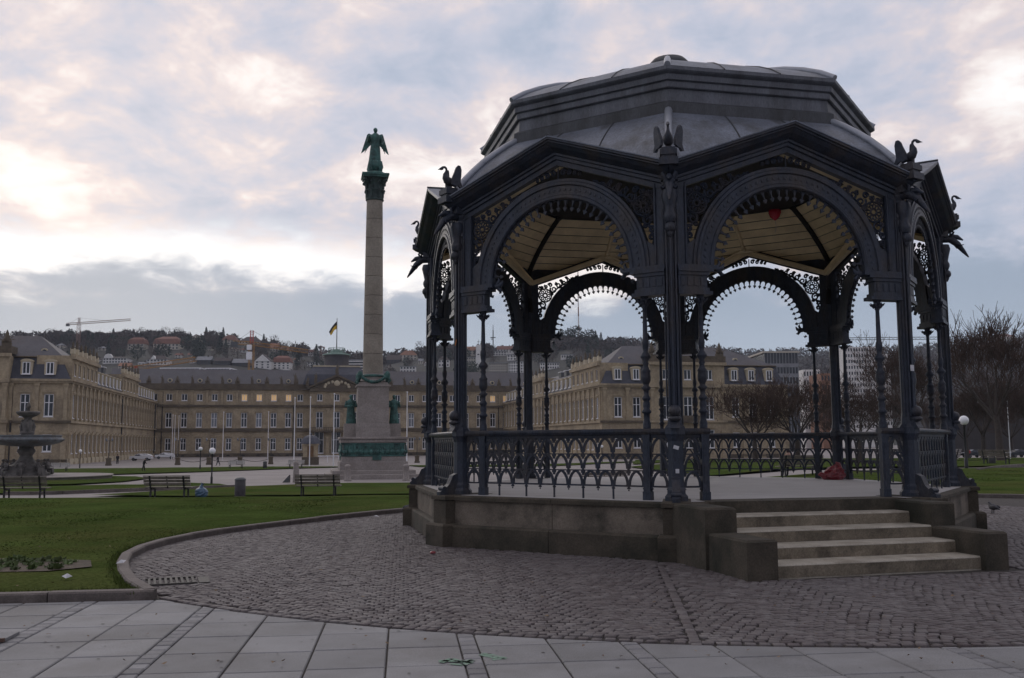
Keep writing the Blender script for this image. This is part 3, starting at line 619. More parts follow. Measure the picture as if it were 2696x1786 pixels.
    prof = [(RI, .05), (RI, -.05), (RI + .02, -.07), (RI + .06, -.07), (RI + .075, -.05), (RI + .21, -.05), (RI + .225, -.075), (RI + .265, -.075), (RI + .28, -.05), (RO, -.05), (RO, .05)]
    prof = [(r, -d if False else d) for r, d in prof]; n = 40; K = len(prof); vs = []
    angs = [None] + [PI * i / n for i in range(n + 1)] + [None]
    for i, a in enumerate(angs):
        for r, d in prof:
            if a is None: vs.append(((r if i == 0 else -r), y + d, AZ - .03))
            else: vs.append((r * math.cos(a), y + d, AZ + r * math.sin(a)))
    m.add(vs, [(i * K + j, (i + 1) * K + j, (i + 1) * K + (j + 1) % K, i * K + (j + 1) % K) for i in range(len(angs) - 1) for j in range(K)])
    for i in range(46):   # bead course on the ring
        a = PI * (i + .5) / 46; r = RI + .145; m.box((r * math.cos(a), y - .052, AZ + r * math.sin(a)), (.032, .016, .032))
    arches = per_side('arch_ring', m.mesh('arch_ring'), Mt['iron'])
    sl = (ZA - ZE) / SE; zt = 5.90
    for sx in (-1, 1):   # frame beside each spandrel
        m = MB(); m.bx(min(sx * 1.60, sx * 1.80), max(sx * 1.60, sx * 1.80), y - .045, y + .045, 4.06, zt - sl * 1.62)
        m.tube([(sx * 1.625, y - .05, 4.12), (sx * 1.625, y - .05, zt - sl * 1.62)], .018, 5); m.tube([(sx * 1.76, y - .05, 4.12), (sx * 1.76, y - .05, zt - sl * 1.7)], .016, 5)
        m.prism([(sx * 1.60, AZ), (sx * RO, AZ), (sx * RO * math.cos(.26), AZ + RO * math.sin(.26)), (sx * 1.60, AZ + .30)][::(1 if sx < 0 else -1)], (0, y - .03, 0), (1, 0, 0), (0, 0, 1), (0, 1, 0), .06)
        per_side('spandrel_frame', m.mesh('spandrel_frame'), Mt['iron'])
    gp = [(-.05, .0), (.33, .0), (.33, .030), (.30, .045), (.30, .062), (.275, .075), (.23, .125), (.15, .175), (.115, .19), (.115, .225), (.085, .235), (.085, .285), (.055, .297), (.055, .375), (-.05, .375)]; K = len(gp); vs = []
    for sg_ in (-1, 0, 1):
        for o_, t_ in gp: s_ = sg_ * (HS + max(o_, -.05) * T8 - .006); vs.append((s_, y - o_, ZA - t_ - sl * abs(s_)))
    m = MB(); m.add(vs, [(i * K + j, i * K + (j + 1) % K, (i + 1) * K + (j + 1) % K, (i + 1) * K + j) for i in (0, 1) for j in range(K)]); per_side('gable_cornice', m.mesh('gable_cornice'), Mt['iron'])
    # tracery: rosettes and scrolls
    m = MB(); W_ = .0185
    def ring(cx, cz, r, a0=0, a1=2 * PI, n=14, w=W_): m.tube([(cx + r * math.cos(a0 + (a1 - a0) * i / n), y, cz + r * math.sin(a0 + (a1 - a0) * i / n)) for i in range(n + 1)], w, 4, False, False)
    def spiral(cx, cz, r, a0, turns, sgn=1, n=16):
        m.tube([(cx + r * (1 - .75 * i / n) * math.cos(a0 + sgn * turns * 2 * PI * i / n), y, cz + r * (1 - .75 * i / n) * math.sin(a0 + sgn * turns * 2 * PI * i / n)) for i in range(n + 1)], [W_ * (1.2 - .4 * i / n) for i in range(n + 1)], 4, False, False)
    for sx in (-1, 1):
        cx, cz = sx * 1.425, 5.02; ring(cx, cz, .155, w=.018); ring(cx, cz, .05, w=.02)
        for j in range(11):
            a = 2 * PI * j / 11; m.tube([(cx + .05 * math.cos(a), y, cz + .05 * math.sin(a)), (cx + .115 * math.cos(a), y, cz + .115 * math.sin(a))], [.008, .018], 4, False, False); ring(cx + .125 * math.cos(a), cz + .125 * math.sin(a), .028, n=6, w=.010)
        for (s_, z_, r_, a_, d_) in ((1.49, 4.79, .085, 1.2, 1), (1.545, 4.65, .055, 2.5, -1), (1.55, 4.54, .045, 1.0, 1), (1.575, 4.44, .03, 2, -1), (1.22, 5.17, .085, .5, -1), (1.09, 5.27, .07, 2.8, 1), (.97, 5.34, .058, .6, -1), (.85, 5.41, .048, 2.6, 1), (.75, 5.45, .036, .5, -1), (.66, 5.49, .028, 2, 1), (1.555, 5.18, .04, 1, 1), (1.30, 5.27, .05, 0, 1), (1.27, 5.06, .035, 2, 1), (1.40, 5.235, .04, 1, -1), (1.03, 5.37, .035, 0, 1), (1.56, 4.83, .04, 2, 1), (1.445, 4.72, .03, 0, -1), (1.16, 5.30, .03, 1, 1), (.90, 5.45, .03, 0, 1), (1.5, 5.2, .03, 0, 1)):
            spiral(sx * s_, z_, r_, a_ if sx > 0 else PI - a_, 1.3, d_ * sx)
        m.tube([(sx * 1.59, y, 4.36), (sx * 1.575, y, 4.55), (sx * 1.51, y, 4.72), (sx * 1.585, y, 4.86)], W_, 4, False, False)
        m.tube([(sx * .60, y, 5.52), (sx * .9, y, 5.35), (sx * 1.12, y, 5.20), (sx * 1.28, y, 5.06)], W_, 4, False, False)
        for s_, z_, r_ in ((.09, 5.73, .05), (.20, 5.71, .045), (.30, 5.685, .035), (.38, 5.66, .025)): spiral(sx * s_, z_, r_, .4 if sx > 0 else PI - .4, 1.2, sx)
    m.tube([(0, y, 5.62), (0, y, 5.80)], .012, 4)
    per_side('tracery', m.mesh('tracery'), Mt['iron2'])
    # cusped fringe with spade drops
    m = MB(); nc = 27
    for i in range(nc):
        a = math.radians(6) + math.radians(168) * i / (nc - 1); c, s_ = math.cos(a), math.sin(a); e = Vector((c, 0, s_)); t = Vector((-s_, 0, c)); o = Vector((0, y, AZ))
        sp = [(.0, 1.015), (.034, 1.065), (.026, 1.082), (.009, 1.074), (.007, 1.115), (.014, 1.15), (.03, RI + .01), (-.03, RI + .01), (-.014, 1.15), (-.007, 1.115), (-.009, 1.074), (-.026, 1.082), (-.034, 1.065)]
        m.prism(sp[::-1], o - Vector((0, .014, 0)), t, e, (0, 1, 0), .028)
        if i < nc - 1:
            a2 = a + math.radians(84) / (nc - 1); c2 = Vector((1.142 * math.cos(a2), y, AZ + 1.142 * math.sin(a2))); e2 = Vector((math.cos(a2), 0, math.sin(a2))); t2 = Vector((-math.sin(a2), 0, math.cos(a2)))
            m.tube([c2 + (e2 * math.sin(q_) + t2 * math.cos(q_)) * .058 for q_ in np.linspace(-.35, PI + .35, 9)], .011, 4, False, False)
    ob = per_side('cusp_fringe', m.mesh('cusp_fringe'), Mt['iron2'])
    # capital blocks carrying the arch, with leaf hooks
    mm = []
    for sx in (-1, 1):
        m = MB()
        def bb(a, b, z0, z1, d): m.bx(min(sx * a, sx * b), max(sx * a, sx * b), y - d, y + d, z0, z1)
        bb(1.26, 1.775, 3.67, 3.72, .11); bb(1.30, 1.77, 3.72, 3.77, .09); bb(1.33, 1.765, 3.77, 3.95, .08); bb(1.30, 1.77, 3.95, 4.0, .10); bb(1.24, 1.775, 4.0, 4.04, .12); bb(1.17, 1.78, 4.04, 4.10, .105)
        for j in range(4): bb(1.37 + .1 * j, 1.43 + .1 * j, 3.80, 3.92, .09)
        m.tube([(sx * 1.22, y, 4.07), (sx * 1.12, y, 4.05), (sx * 1.06, y, 4.09), (sx * 1.03, y, 4.15)], [.05, .045, .035, .008], 6); m.tube([(sx * 1.12, y, 4.05), (sx * 1.07, y, 3.98), (sx * 1.03, y, 3.99)], [.04, .03, .006], 5); m.tube([(sx * 1.14, y, 4.08), (sx * 1.10, y, 4.16), (sx * 1.12, y, 4.2)], [.035, .025, .005], 5)
        m.tube([(sx * 1.26, y, 3.93), (sx * 1.22, y, 3.90), (sx * 1.20, y, 3.93)], [.03, .02, .005], 5)
        mm.append(m.mesh('capital_block'))
    for q in mm: per_side('capital_block', q, Mt['iron'])
    # turned colonnettes and the posts below them
    m = MB(); prof = [(.058, 1.78), (.058, 1.86), (.045, 1.90), (.045, 1.99), (.068, 2.01), (.068, 2.03), (.045, 2.06), (.052, 2.10), (.052, 2.14), (.04, 2.17), (.062, 2.20), (.062, 2.22), (.035, 2.26), (.038, 2.32), (.075, 2.36), (.04, 2.39), (.045, 2.42), (.066, 2.46), (.07, 2.52), (.06, 2.58), (.072, 2.60), (.05, 2.63), (.034, 2.68), (.048, 2.71), (.034, 2.74), (.076, 2.80), (.078, 2.815), (.034, 2.88), (.042, 2.93), (.05, 2.99), (.046, 3.04), (.036, 3.06), (.028, 3.52), (.04, 3.54), (.034, 3.56), (.045, 3.62), (.06, 3.67)]
    m.lathe(prof, 10, (0, 0, 0))
    for j in range(8):
        a = 2 * PI * j / 8; c, s_ = math.cos(a), math.sin(a); m.tube([(.04 * c, .04 * s_, 3.56), (.075 * c, .075 * s_, 3.61), (.10 * c, .10 * s_, 3.62), (.09 * c, .09 * s_, 3.585)], [.02, .022, .02, .004], 4)
    me = m.mesh('colonnette'); m = MB()
    m.box((0, 0, (ZF + 1.70) / 2), (.105, .09, 1.70 - ZF)); m.box((0, 0, ZF + .06), (.125, .105, .12)); m.box((0, -.047, 1.30), (.05, .01, .55)); m.box((0, 0, 1.68), (.12, .10, .06))
    mp = m.mesh('rail_post')
    for k in range(8):
        rz = (k + .5) * PI / 4
        for s_ in (-1.41, 1.41):
            loc = (s_ * math.cos(rz) + APO * math.sin(rz), s_ * math.sin(rz) - APO * math.cos(rz), 0); obj('colonnette', me, Mt['iron2'], BS, loc, rz); obj('rail_post', mp, Mt['iron'], BS, loc, rz)
    # arcaded railing
    def panel(m, x0, x1, nb):
        p = (x1 - x0) / nb; w, d = .0175, .024; rows = [(.965, 1.185), (1.20, 1.42), (1.435, 1.655)]
        m.bx(x0, x1, y - .012, y + .012, .955, .98); m.bx(x0, x1, y - .022, y + .022, 1.655, 1.70)
        def rib(pts, ww=w):
            pts = [Vector((a, 0, b)) for a, b in pts]; q = []
            for i, P_ in enumerate(pts):
                t = (pts[min(i + 1, len(pts) - 1)] - pts[max(i - 1, 0)]).normalized(); q.append((P_, Vector((-t.z, 0, t.x)) * ww))
            k = len(q); vs = [(P_ + n_ + Vector((0, y - d / 2, 0))) for P_, n_ in q] + [(P_ - n_ + Vector((0, y - d / 2, 0))) for P_, n_ in q] + [(P_ + n_ + Vector((0, y + d / 2, 0))) for P_, n_ in q] + [(P_ - n_ + Vector((0, y + d / 2, 0))) for P_, n_ in q]
            fs = []
            for i in range(k - 1): fs += [(i, i + 1, k + i + 1, k + i), (2 * k + i, 3 * k + i, 3 * k + i + 1, 2 * k + i + 1), (i, 2 * k + i, 2 * k + i + 1, i + 1), (k + i, k + i + 1, 3 * k + i + 1, 3 * k + i)]
            m.add(vs, fs)
        for i in range(nb + 1):
            x = x0 + p * i
            for r, (z0, z1) in enumerate(rows):
                h = z1 - z0; m.bx(x - .015, x + .015, y - .013, y + .013, z0 - .01, z0 + h * .30)
                for sx in (-1, 1):
                    if (i == 0 and sx < 0) or (i == nb and sx > 0): continue
                    rib([(x + sx * p * .5 * u_, z0 + h * v_) for u_, v_ in ((.12, .05), (.16, .30), (.27, .52), (.48, .74), (.76, .90), (1.0, .98))])
                    m.bx(min(x, x + sx * p * .5), max(x, x + sx * p * .5), y - .009, y + .009, z1 - .009, z1 + .009)
                m.box((x, y, z1 - .02), (.055, .034, .04)); m.box((x, y, z1 - .045), (.03, .03, .05))
            m.ball((x, y, .935), .021, 6, 4, 1.6, 1, .8); m.ball((x, y, .955), .02, 6, 4); m.ball((x, y, .905), .013, 5, 4)
            if i % 2: m.bx(x - .011, x + .011, y - .011, y + .011, ZF, .93)
    m = MB(); panel(m, -1.355, 1.355, 11); pm = m.mesh('railing_panel'); sm = []
    for s_ in (-1, 1):
        m = MB(); a, b = sorted((s_ * 1.465, s_ * 1.72)); panel(m, a, b, 1); sm.append(m.mesh('railing_panel'))
    hp = [(-.06, 1.70), (.06, 1.70), (.075, 1.735), (.075, 1.76), (.05, 1.78), (-.05, 1.78), (-.075, 1.76), (-.075, 1.735)]
    m = MB(); m.prism(hp, (-1.80, y, 0), (0, 1, 0), (0, 0, 1), (1, 0, 0), 3.60); hm = m.mesh('handrail'); h2 = []
    for s_ in (-1, 1):
        m = MB(); m.prism(hp, (min(s_ * 1.34, s_ * 1.80), y, 0), (0, 1, 0), (0, 0, 1), (1, 0, 0), .46); h2.append(m.mesh('handrail'))
    for k in range(8):
        rz = (k + .5) * PI / 4
        if k not in (0, 4): r = obj('railing_panel', pm, Mt['iron2'], BS, (0, 0, 0), rz); obj('handrail', hm, Mt['iron'], r)
        for q, h_ in zip(sm, h2):
            r = obj('railing_panel', q, Mt['iron2'], BS, (0, 0, 0), rz)
            if k in (0, 4): obj('handrail', h_, Mt['iron'], r)
    # paper remnants on the ironwork
    def sticker(name, k, dx, z, w, h, mt, off=.115, rot=0):
        rz = k * PI / 4; q = MB(); q.box((0, 0, 0), (w, .003, h)); o_ = q.build(name, Mt[mt], BS); o_.rotation_euler = (0, rot, rz); r_ = BR + off
        o_.location = (r_ * math.sin(rz) + dx * math.cos(rz), -r_ * math.cos(rz) + dx * math.sin(rz), z)
    sticker('sticker', 0, .01, 1.515, .075, .05, 'sticker', .116, .3); sticker('sticker', 0, .02, 1.19, .05, .06, 'sticker', .116); sticker('sticker', 0, .045, .885, .02, .05, 'sticker', .14)
    sticker('sticker', 1, -.03, 2.66, .09, .09, 'sticker', .125); sticker('paint_smear', 7, .03, 3.2, .02, .10, 'orange', .125, .4)
bandstand_iron()
def bandstand_roof():
    # curved skirt: sheets split by standing seams and cut by the cross gables
    zs = sorted(set(list(np.linspace(ZE, 6.74, 15)) + [ZA]))
    def sheet(flo, fhi, side):
        m = MB(); lowz = [z for z in zs if z <= ZA + 1e-6]; upz = [z for z in zs if z >= ZA - 1e-6]
        for zl, up in ((lowz, False), (upz, True)):
            if side == 0 and not up: continue
            L_, R_ = [], []
            for z in zl:
                r = hip_r(z); sh = r * S8; ap = r * C8; sv = s_valley(z)
                lo, hi = (-sh / 3, sh / 3) if side == 0 else ((sh / 3 if up else sv), sh)
                if hi < lo: hi = lo
                if side < 0: lo, hi = -hi, -lo
                L_.append((lo, -ap, z)); R_.append((hi, -ap, z))
            k = len(L_); m.add(L_ + R_, [(i, k + i, k + i + 1, i + 1) for i in range(k - 1)], True)
        return m.mesh('roof_sheet')
    sheets = [sheet(0, 0, s) for s in (-1, 0, 1)]
    for me in sheets: per_side('roof_sheet', me, Mt['zinc'])
    m = MB()
    for f in (-1 / 3, 1 / 3): m.tube([(hip_r(z) * S8 * f, -hip_r(z) * C8 - .006, z) for z in zs if abs(hip_r(z) * S8 * f) >= s_valley(z) - .02], .014, 4, True, False)
    per_side('standing_seam', m.mesh('standing_seam'), Mt['zinc_d'])
    m = MB(); m.tube([(0, -r, z + .02) for r, z in HIP], .062, 8); 
    for i in range(1, 7): m.lathe([(.068, -.006), (.068, .006)], 8, (0, -HIP[i][0], HIP[i][1] + .02))
    per_vert('hip_roll', m.mesh('hip_roll'), Mt['zinc_r'])
    for sx in (-1, 1):   # cross-gable slopes
        m = MB(); q = [(0, -(APO + .34), ZA + .022), (sx * (SE + .01), -(APO + .34), ZE + .022), (sx * 1.94, -4.60, ZE + .022), (0, -4.02, ZA + .022)]
        m.add(q + [(x, y, z - .018) for x, y, z in q], [(0, 1, 2, 3) if sx < 0 else (3, 2, 1, 0), (0, 4, 5, 1), (4, 7, 6, 5) if sx < 0 else (5, 6, 7, 4)]); per_side('gable_slope', m.mesh('gable_slope'), Mt['zinc'])
    m = MB(); m.tube([(0, -(APO + .34), ZA + .03), (0, -4.05, ZA + .03)], .022, 6); per_side('gable_ridge', m.mesh('gable_ridge'), Mt['zinc_d'])
    n_before = set(COL.objects)
    # drum and cornice
    def oct_band(prof): 
        q = MB(); q.lathe(prof, 8, (0, 0, 0), False, PI / 2); return q
    for nm, pr in (('drum_base', [(3.55, 6.70), (3.74, 6.70), (3.74, 6.94), (3.66, 6.99), (3.5, 6.99)]), ('drum_wall', [(3.5, 6.992), (3.635, 6.992), (3.62, 7.20), (3.5, 7.20)]), ('drum_cornice', [(3.4, 7.202), (3.655, 7.202), (3.675, 7.215), (3.68, 7.295), (3.665, 7.30), (3.665, 7.312), (3.715, 7.325), (3.725, 7.40), (3.71, 7.405), (3.71, 7.417), (3.77, 7.44), (3.795, 7.46), (3.795, 7.515), (3.6, 7.525)])):
        oct_band(pr).build(nm, Mt['zinc_d' if nm == 'drum_base' else 'zinc_w'], BS)
    # upper dome
    DOME = [(3.79, 7.52), (3.52, 7.692), (3.18, 7.855), (2.78, 8.005), (2.28, 8.14), (1.6, 8.26), (1.0, 8.33), (.36, 8.38)]
    def dsheet(f0, f1):
        q = MB(); L_ = [(r * S8 * f0, -r * C8, z) for r, z in DOME]; R_ = [(r * S8 * f1, -r * C8, z) for r, z in DOME]; k = len(DOME)
        q.add(L_ + R_, [(i, k + i, k + i + 1, i + 1) for i in range(k - 1)], True); return q.mesh('dome_sheet')
    for f0, f1 in ((-1, -1 / 3), (-1 / 3, 1 / 3), (1 / 3, 1)): per_side('dome_sheet', dsheet(f0, f1), Mt['zinc'])
    m = MB()
    for f in (-1 / 3, 1 / 3): m.tube([(r * S8 * f, -r * C8, z + .004) for r, z in DOME], .014, 4, True, False)
    per_side('standing_seam', m.mesh('standing_seam'), Mt['zinc_d'])
    m = MB(); m.tube([(0, -r, z + .012) for r, z in DOME[:-1]], .052, 8); per_vert('hip_roll', m.mesh('hip_roll'), Mt['zinc_r'])
    m = MB(); m.lathe([(.42, 8.30), (.38, 8.40), (.38, 8.90), (.43, 8.94), (.41, 9.02), (.32, 9.12), (.15, 9.18), (.001, 9.19)], 20); m.build('dome_cap', Mt['zinc_d'], BS)
    for o_ in set(COL.objects) - n_before: o_.location.z -= .055
    # ---- ceiling: cream boards on the curved skirt, dark opening above
    inz = np.linspace(ZE - .04, 6.60, 9)
    def rin(z): return hip_r(z + .06) - .16
    for a, b in zip(inz, inz[1:]):
        a2 = a + .012
        for part in ((-1, 1) if b < 5.98 else (0,)):
            q = MB(); vs = []
            for z in (a2, b):
                sh, ap, sv = rin(z) * S8 - .03, rin(z) * C8, s_valley(z, 6.02, 5.36, 1.84)
                lo, hi = (-sh, sh) if part == 0 else ((-sh, -sv) if part < 0 else (sv, sh))
                if part < 0: hi = max(hi, lo)
                if part > 0: lo = min(lo, hi)
                vs += [(lo, -ap, z), (hi, -ap, z), (lo, -ap - .025, z + .004), (hi, -ap - .025, z + .004)]
            q.add(vs, [(0, 4, 5, 1), (2, 3, 7, 6), (0, 1, 3, 2), (4, 6, 7, 5)]); per_side('ceiling_board', q.mesh('ceiling_board'), Mt['board'])
    for sx in (-1, 1):   # soffits of the gables and their trims
        q = MB(); z1, z0 = 5.99, 5.33
        q.add([(0, -(APO - .06), z1), (sx * 1.80, -(APO - .06), z0), (sx * 1.74, -4.22, z0 + .0), (0, -rin(z1) * C8, z1)], [(0, 1, 2, 3) if sx > 0 else (3, 2, 1, 0)]); per_side('gable_soffit', q.mesh('gable_soffit'), Mt['board'])
        q = MB(); a, b = (0, -(APO - .16), 5.93), (sx * 1.74, -(APO - .16), 5.30)
        q.prism([(0, 5.87), (0, 5.975), (sx * 1.76, 5.33), (sx * 1.76, 5.225)][::(1 if sx < 0 else -1)], (0, -(APO - .10), 0), (1, 0, 0), (0, 0, 1), (0, 1, 0), .09); per_side('gable_trim', q.mesh('gable_trim'), Mt['board_t'])
    q = MB(); q.bx(-.05, .05, -(APO - .1), -rin(5.99) * C8 + .05, 5.92, 6.0); q.tube([(0, -rin(z) * C8 + .02, z) for z in np.linspace(5.97, 6.58, 6)], .04, 4); per_side('ridge_trim', q.mesh('ridge_trim'), Mt['board_t'])
    m = MB(); pts = [(0, -(rin(z) - .05), z) for z in np.linspace(5.2, 6.60, 10)] + [(0, -3.2, 6.72), (0, -2.6, 6.98), (0, -1.6, 7.3), (0, -.3, 7.5)]
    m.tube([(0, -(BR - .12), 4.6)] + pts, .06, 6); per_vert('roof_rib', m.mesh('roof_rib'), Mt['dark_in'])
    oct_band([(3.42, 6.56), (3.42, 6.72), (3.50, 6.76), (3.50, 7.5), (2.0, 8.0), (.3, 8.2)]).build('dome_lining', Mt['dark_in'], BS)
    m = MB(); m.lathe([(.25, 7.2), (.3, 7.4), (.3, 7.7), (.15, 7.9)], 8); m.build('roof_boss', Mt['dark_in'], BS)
bandstand_roof()
def bandstand_litter():
    # red carrier bag on the floor
    rs = np.random.RandomState(3); m = MB(); n, k = 14, 8; vs = []
    for i in range(k + 1):
        t = i / k; r = .24 * (1 - t ** 1.6) ** .55 * (1.0 if t > .12 else .8 + t * 1.6)
        for j in range(n):
            a = 2 * PI * j / n; q = r * (1 + .22 * rs.uniform(-1, 1)); vs.append((q * math.cos(a) * 1.0 - .05 * (1 - t), q * math.sin(a) * .8, .30 * t * (1 + .08 * rs.uniform(-1, 1)) + (.02 if i else 0)))
    m.add(vs, [(i * n + j, i * n + (j + 1) % n, (i + 1) * n + (j + 1) % n, (i + 1) * n + j) for i in range(k) for j in range(n)])
    m.tube([(.06, 0, .26), (.05, .01, .33), (.0, .02, .37)], [.07, .05, .01], 6); m.tube([(-.22, 0, .06), (-.34, .0, .12), (-.38, .02, .10)], [.09, .05, .01], 6)
    tag(m.build('plastic_bag', Mt['bagred'], None, (6.85, 20.35, ZF)), 'crumpled red plastic bag lying on the bandstand floor', 'bag')
    b = thing('balloon', 'round red balloon caught under the bandstand ceiling', 'balloon', (5.70, 20.2, 6.50)); m = MB(); m.lathe([(.001, -.17), (.03, -.15), (.10, -.09), (.135, 0), (.13, .07), (.08, .13), (.001, .15)], 16); m.build('envelope', Mt['balloon'], b); m = MB(); m.tube([(0, 0, -.16), (.02, 0, -.3), (-.01, .01, -.45)], .004, 4); m.build('string', Mt['sticker'], b)
bandstand_litter()
# ------------------------------------------------------------ the palace (three blocks round a court of honour)
PA = math.radians(12); PU, PV = Vector((math.cos(PA), math.sin(PA), 0)), Vector((-math.sin(PA), math.cos(PA), 0)); P1 = Vector((-78.5, 169, 0)); CW, CL = 98.4, 97.0
GZ = -2.05; E0 = EYE   # heights below are given above eye level and shifted by E0
WM = {}
def win_meshes(w, h, arched=False):
    key = (round(w, 2), round(h, 2), arched)
    if key in WM: return WM[key]
    f = MB(); t = .14 if h > 2.2 else .12; d = .10
    f.bx(-w / 2, -w / 2 + t, -d, 0, 0, h); f.bx(w / 2 - t, w / 2, -d, 0, 0, h); f.bx(-w / 2 + t, w / 2 - t, -d, 0, h - t, h); f.bx(-w / 2 + t, w / 2 - t, -d, 0, 0, t)
    f.bx(-.08, .08, -d - .01, -.005, t, h - t)
    if h > 2.2: f.bx(-w / 2 + t, w / 2 - t, -d - .02, -.008, h * .60, h * .60 + .13)
    f.bx(-w / 2 - .12, w / 2 + .12, -.32, 0, -.16, -.005)
    p = MB(); p.bx(-w / 2 + .02, w / 2 - .02, -.05, -.01, .02, h - .02)
    s = MB(); q = .2   # stone surround
    s.bx(-w / 2 - q, -w / 2 - .003, -.34, -.2, -.1, h + q); s.bx(w / 2 + .003, w / 2 + q, -.34, -.2, -.1, h + q); s.bx(-w / 2, w / 2, -.34, -.2, h + .003, h + q)
    if h > 2.2:
        n = 8; pts = [((w / 2 + .32) * math.cos(PI * i / n), h + q + .04 + .42 * math.sin(PI * i / n)) for i in range(n + 1)]; s.prism(pts, (0, -.42, 0), (1, 0, 0), (0, 0, 1), (0, 1, 0), .2)
    WM[key] = (f.mesh('window'), p.mesh('pane'), s.mesh('surround')); return WM[key]
def facade(root, name, o, u, length, z0, z1, rows, mt, pil=None, pil_z=None, skip_wall=False, cut=True):
    """wall plane starting at o (local), along u (local x direction), with recessed windows; rows = [(zbase, h, w, [(s, pane_material), ...])]"""
    ang = math.atan2(u[1], u[0]); nrm = Vector((u[1], -u[0], 0)); dep = .24
    m = MB(); rows = sorted(rows, key=lambda r: r[0]); zz = z0
    def quad(s0, s1, a, b):
        if s1 - s0 > 1e-4 and b - a > 1e-4: m.add([(s0, 0, a), (s1, 0, a), (s1, 0, b), (s0, 0, b)], [(0, 1, 2, 3)])
    for zb, h, w, lst in rows:
        quad(0, length, zz, zb); s_ = 0
        for sc, pm in sorted(lst, key=lambda t: t[0]):
            a, b = sc - w / 2, sc + w / 2; quad(s_, a, zb, zb + h); s_ = b
            m.add([(a, 0, zb), (b, 0, zb), (b, 0, zb + h), (a, 0, zb + h), (a, dep, zb), (b, dep, zb), (b, dep, zb + h), (a, dep, zb + h)], [(0, 4, 5, 1), (1, 5, 6, 2), (2, 6, 7, 3), (3, 7, 4, 0)])
        quad(s_, length, zb, zb + h); zz = zb + h
    quad(0, length, zz, z1)
    wo = m.build(name, Mt[mt], root, o, ang)
    for zb, h, w, lst in rows:
        f, p, sr = win_meshes(w, h)
        for sc, pm in lst:
            loc = (o[0] + u[0] * sc - nrm[0] * dep, o[1] + u[1] * sc - nrm[1] * dep, zb)
            wn = obj('window', f, Mt['white'], root, loc, ang); po = obj('pane', p if pm == 'glass' else p.copy(), None, wn)
            if len(po.data.materials) == 0: po.data.materials.append(Mt[pm])
            elif pm != 'glass': po.data.materials[0] = Mt[pm]
            obj('surround', sr, Mt['palace'], wn)
    return wo
def beam(root, name, o, u, s0, s1, z0, z1, out, mt, back=.3):
    nrm = Vector((u[1], -u[0], 0)); m = MB(); m.bx(s0, s1, -out, back, z0, z1); return m.build(name, Mt[mt], root, o, math.atan2(u[1], u[0]))
def put(root, name, me, o, u, s, out, z, mt, rz=0):
    return obj(name, me, Mt[mt], root, (o[0] + u[0] * s + u[1] * out, o[1] + u[1] * s - u[0] * out, z), math.atan2(u[1], u[0]) + rz)
def statue_mesh(seed, h=2.6):
    rs = random.Random(seed); m = MB(); m.box((0, 0, .25), (.9, .7, .5)); a = rs.uniform(-.15, .15)
    m.tube([(0, 0, .5), (a * .5, 0, .5 + h * .35), (a, 0, .5 + h * .62), (a, 0, .5 + h * .74), (a * .8, 0, .5 + h * .80)], [.42, .40, .34, .30, .12], 7); m.ball((a * .8, 0, .5 + h * .90), .17, 7, 5)
    sx = rs.choice((-1, 1)); m.tube([(a, 0, .5 + h * .72), (a + sx * .45, -.1, .5 + h * .62), (a + sx * .55, -.15, .5 + h * (.85 if rs.random() < .5 else .42))], [.12, .10, .06], 5); m.tube([(a, 0, .5 + h * .72), (a - sx * .35, 0, .5 + h * .5), (a - sx * .2, -.2, .5 + h * .45)], [.12, .10, .07], 5)
    m.tube([(-sx * .3, .1, .5), (-sx * .4, .05, .5 + h * .4)], [.2, .1], 5); return m.mesh('roof_statue')
STAT = [statue_mesh(i) for i in range(4)]
def trophy_mesh(seed):
    rs = random.Random(seed); m = MB(); m.box((0, 0, .3), (1.5, .8, .6))
    m.ball((0, 0, 1.15), .6, 9, 6, 1.1, .6, 1.0); m.tube([(0, 0, 1.2), (0, 0, 2.3), (0, 0, 2.9)], [.4, .3, .05], 6)
    for k in range(7): a = PI * (.08 + .84 * k / 6); m.tube([(0, 0, .9), (1.35 * math.cos(a), rs.uniform(-.1, .1), .9 + 1.5 * math.sin(a))], [.09, .05], 4)
    m.ball((-.5, -.2, .85), .35, 7, 5); m.ball((.55, -.2, .8), .3, 7, 5); return m.mesh('roof_trophy')
TRO = trophy_mesh(1)
def oculus_mesh():
    m = MB(); n = 14; m.prism([(.62 * math.cos(2 * PI * i / n), .62 * math.sin(2 * PI * i / n)) for i in range(n)], (0, -.1, 0), (1, 0, 0), (0, 0, 1), (0, 1, 0), 1.6)
    return m.mesh('oculus')
OCU = oculus_mesh(); mm_ = MB(); mm_.lathe([(.001, 0), (.34, 0)], 14, cap=False); OCG = None
def oculus(root, o, u, s, out, z):
    w = put(root, 'roof_oculus', OCU, o, u, s, out, z, 'cream_fr')
    g = MB(); n = 14; g.prism([(.36 * math.cos(2 * PI * i / n), .36 * math.sin(2 * PI * i / n)) for i in range(n)], (0, -.14, 0), (1, 0, 0), (0, 0, 1), (0, 1, 0), .03)
    global OCG
    if OCG is None: OCG = g.mesh('oculus_pane')
    obj('pane', OCG, Mt['glass'], w)
def pilaster_mesh(h, w=.75):
    m = MB(); m.bx(-w / 2, w / 2, -.28, 0, .45, h - .55); m.bx(-w / 2 - .1, w / 2 + .1, -.36, 0, 0, .45); m.bx(-w / 2 - .1, w / 2 + .1, -.34, 0, h - .55, h - .38); m.bx(-w / 2 - .16, w / 2 + .16, -.42, 0, h - .38, h); return m.mesh('pilaster')
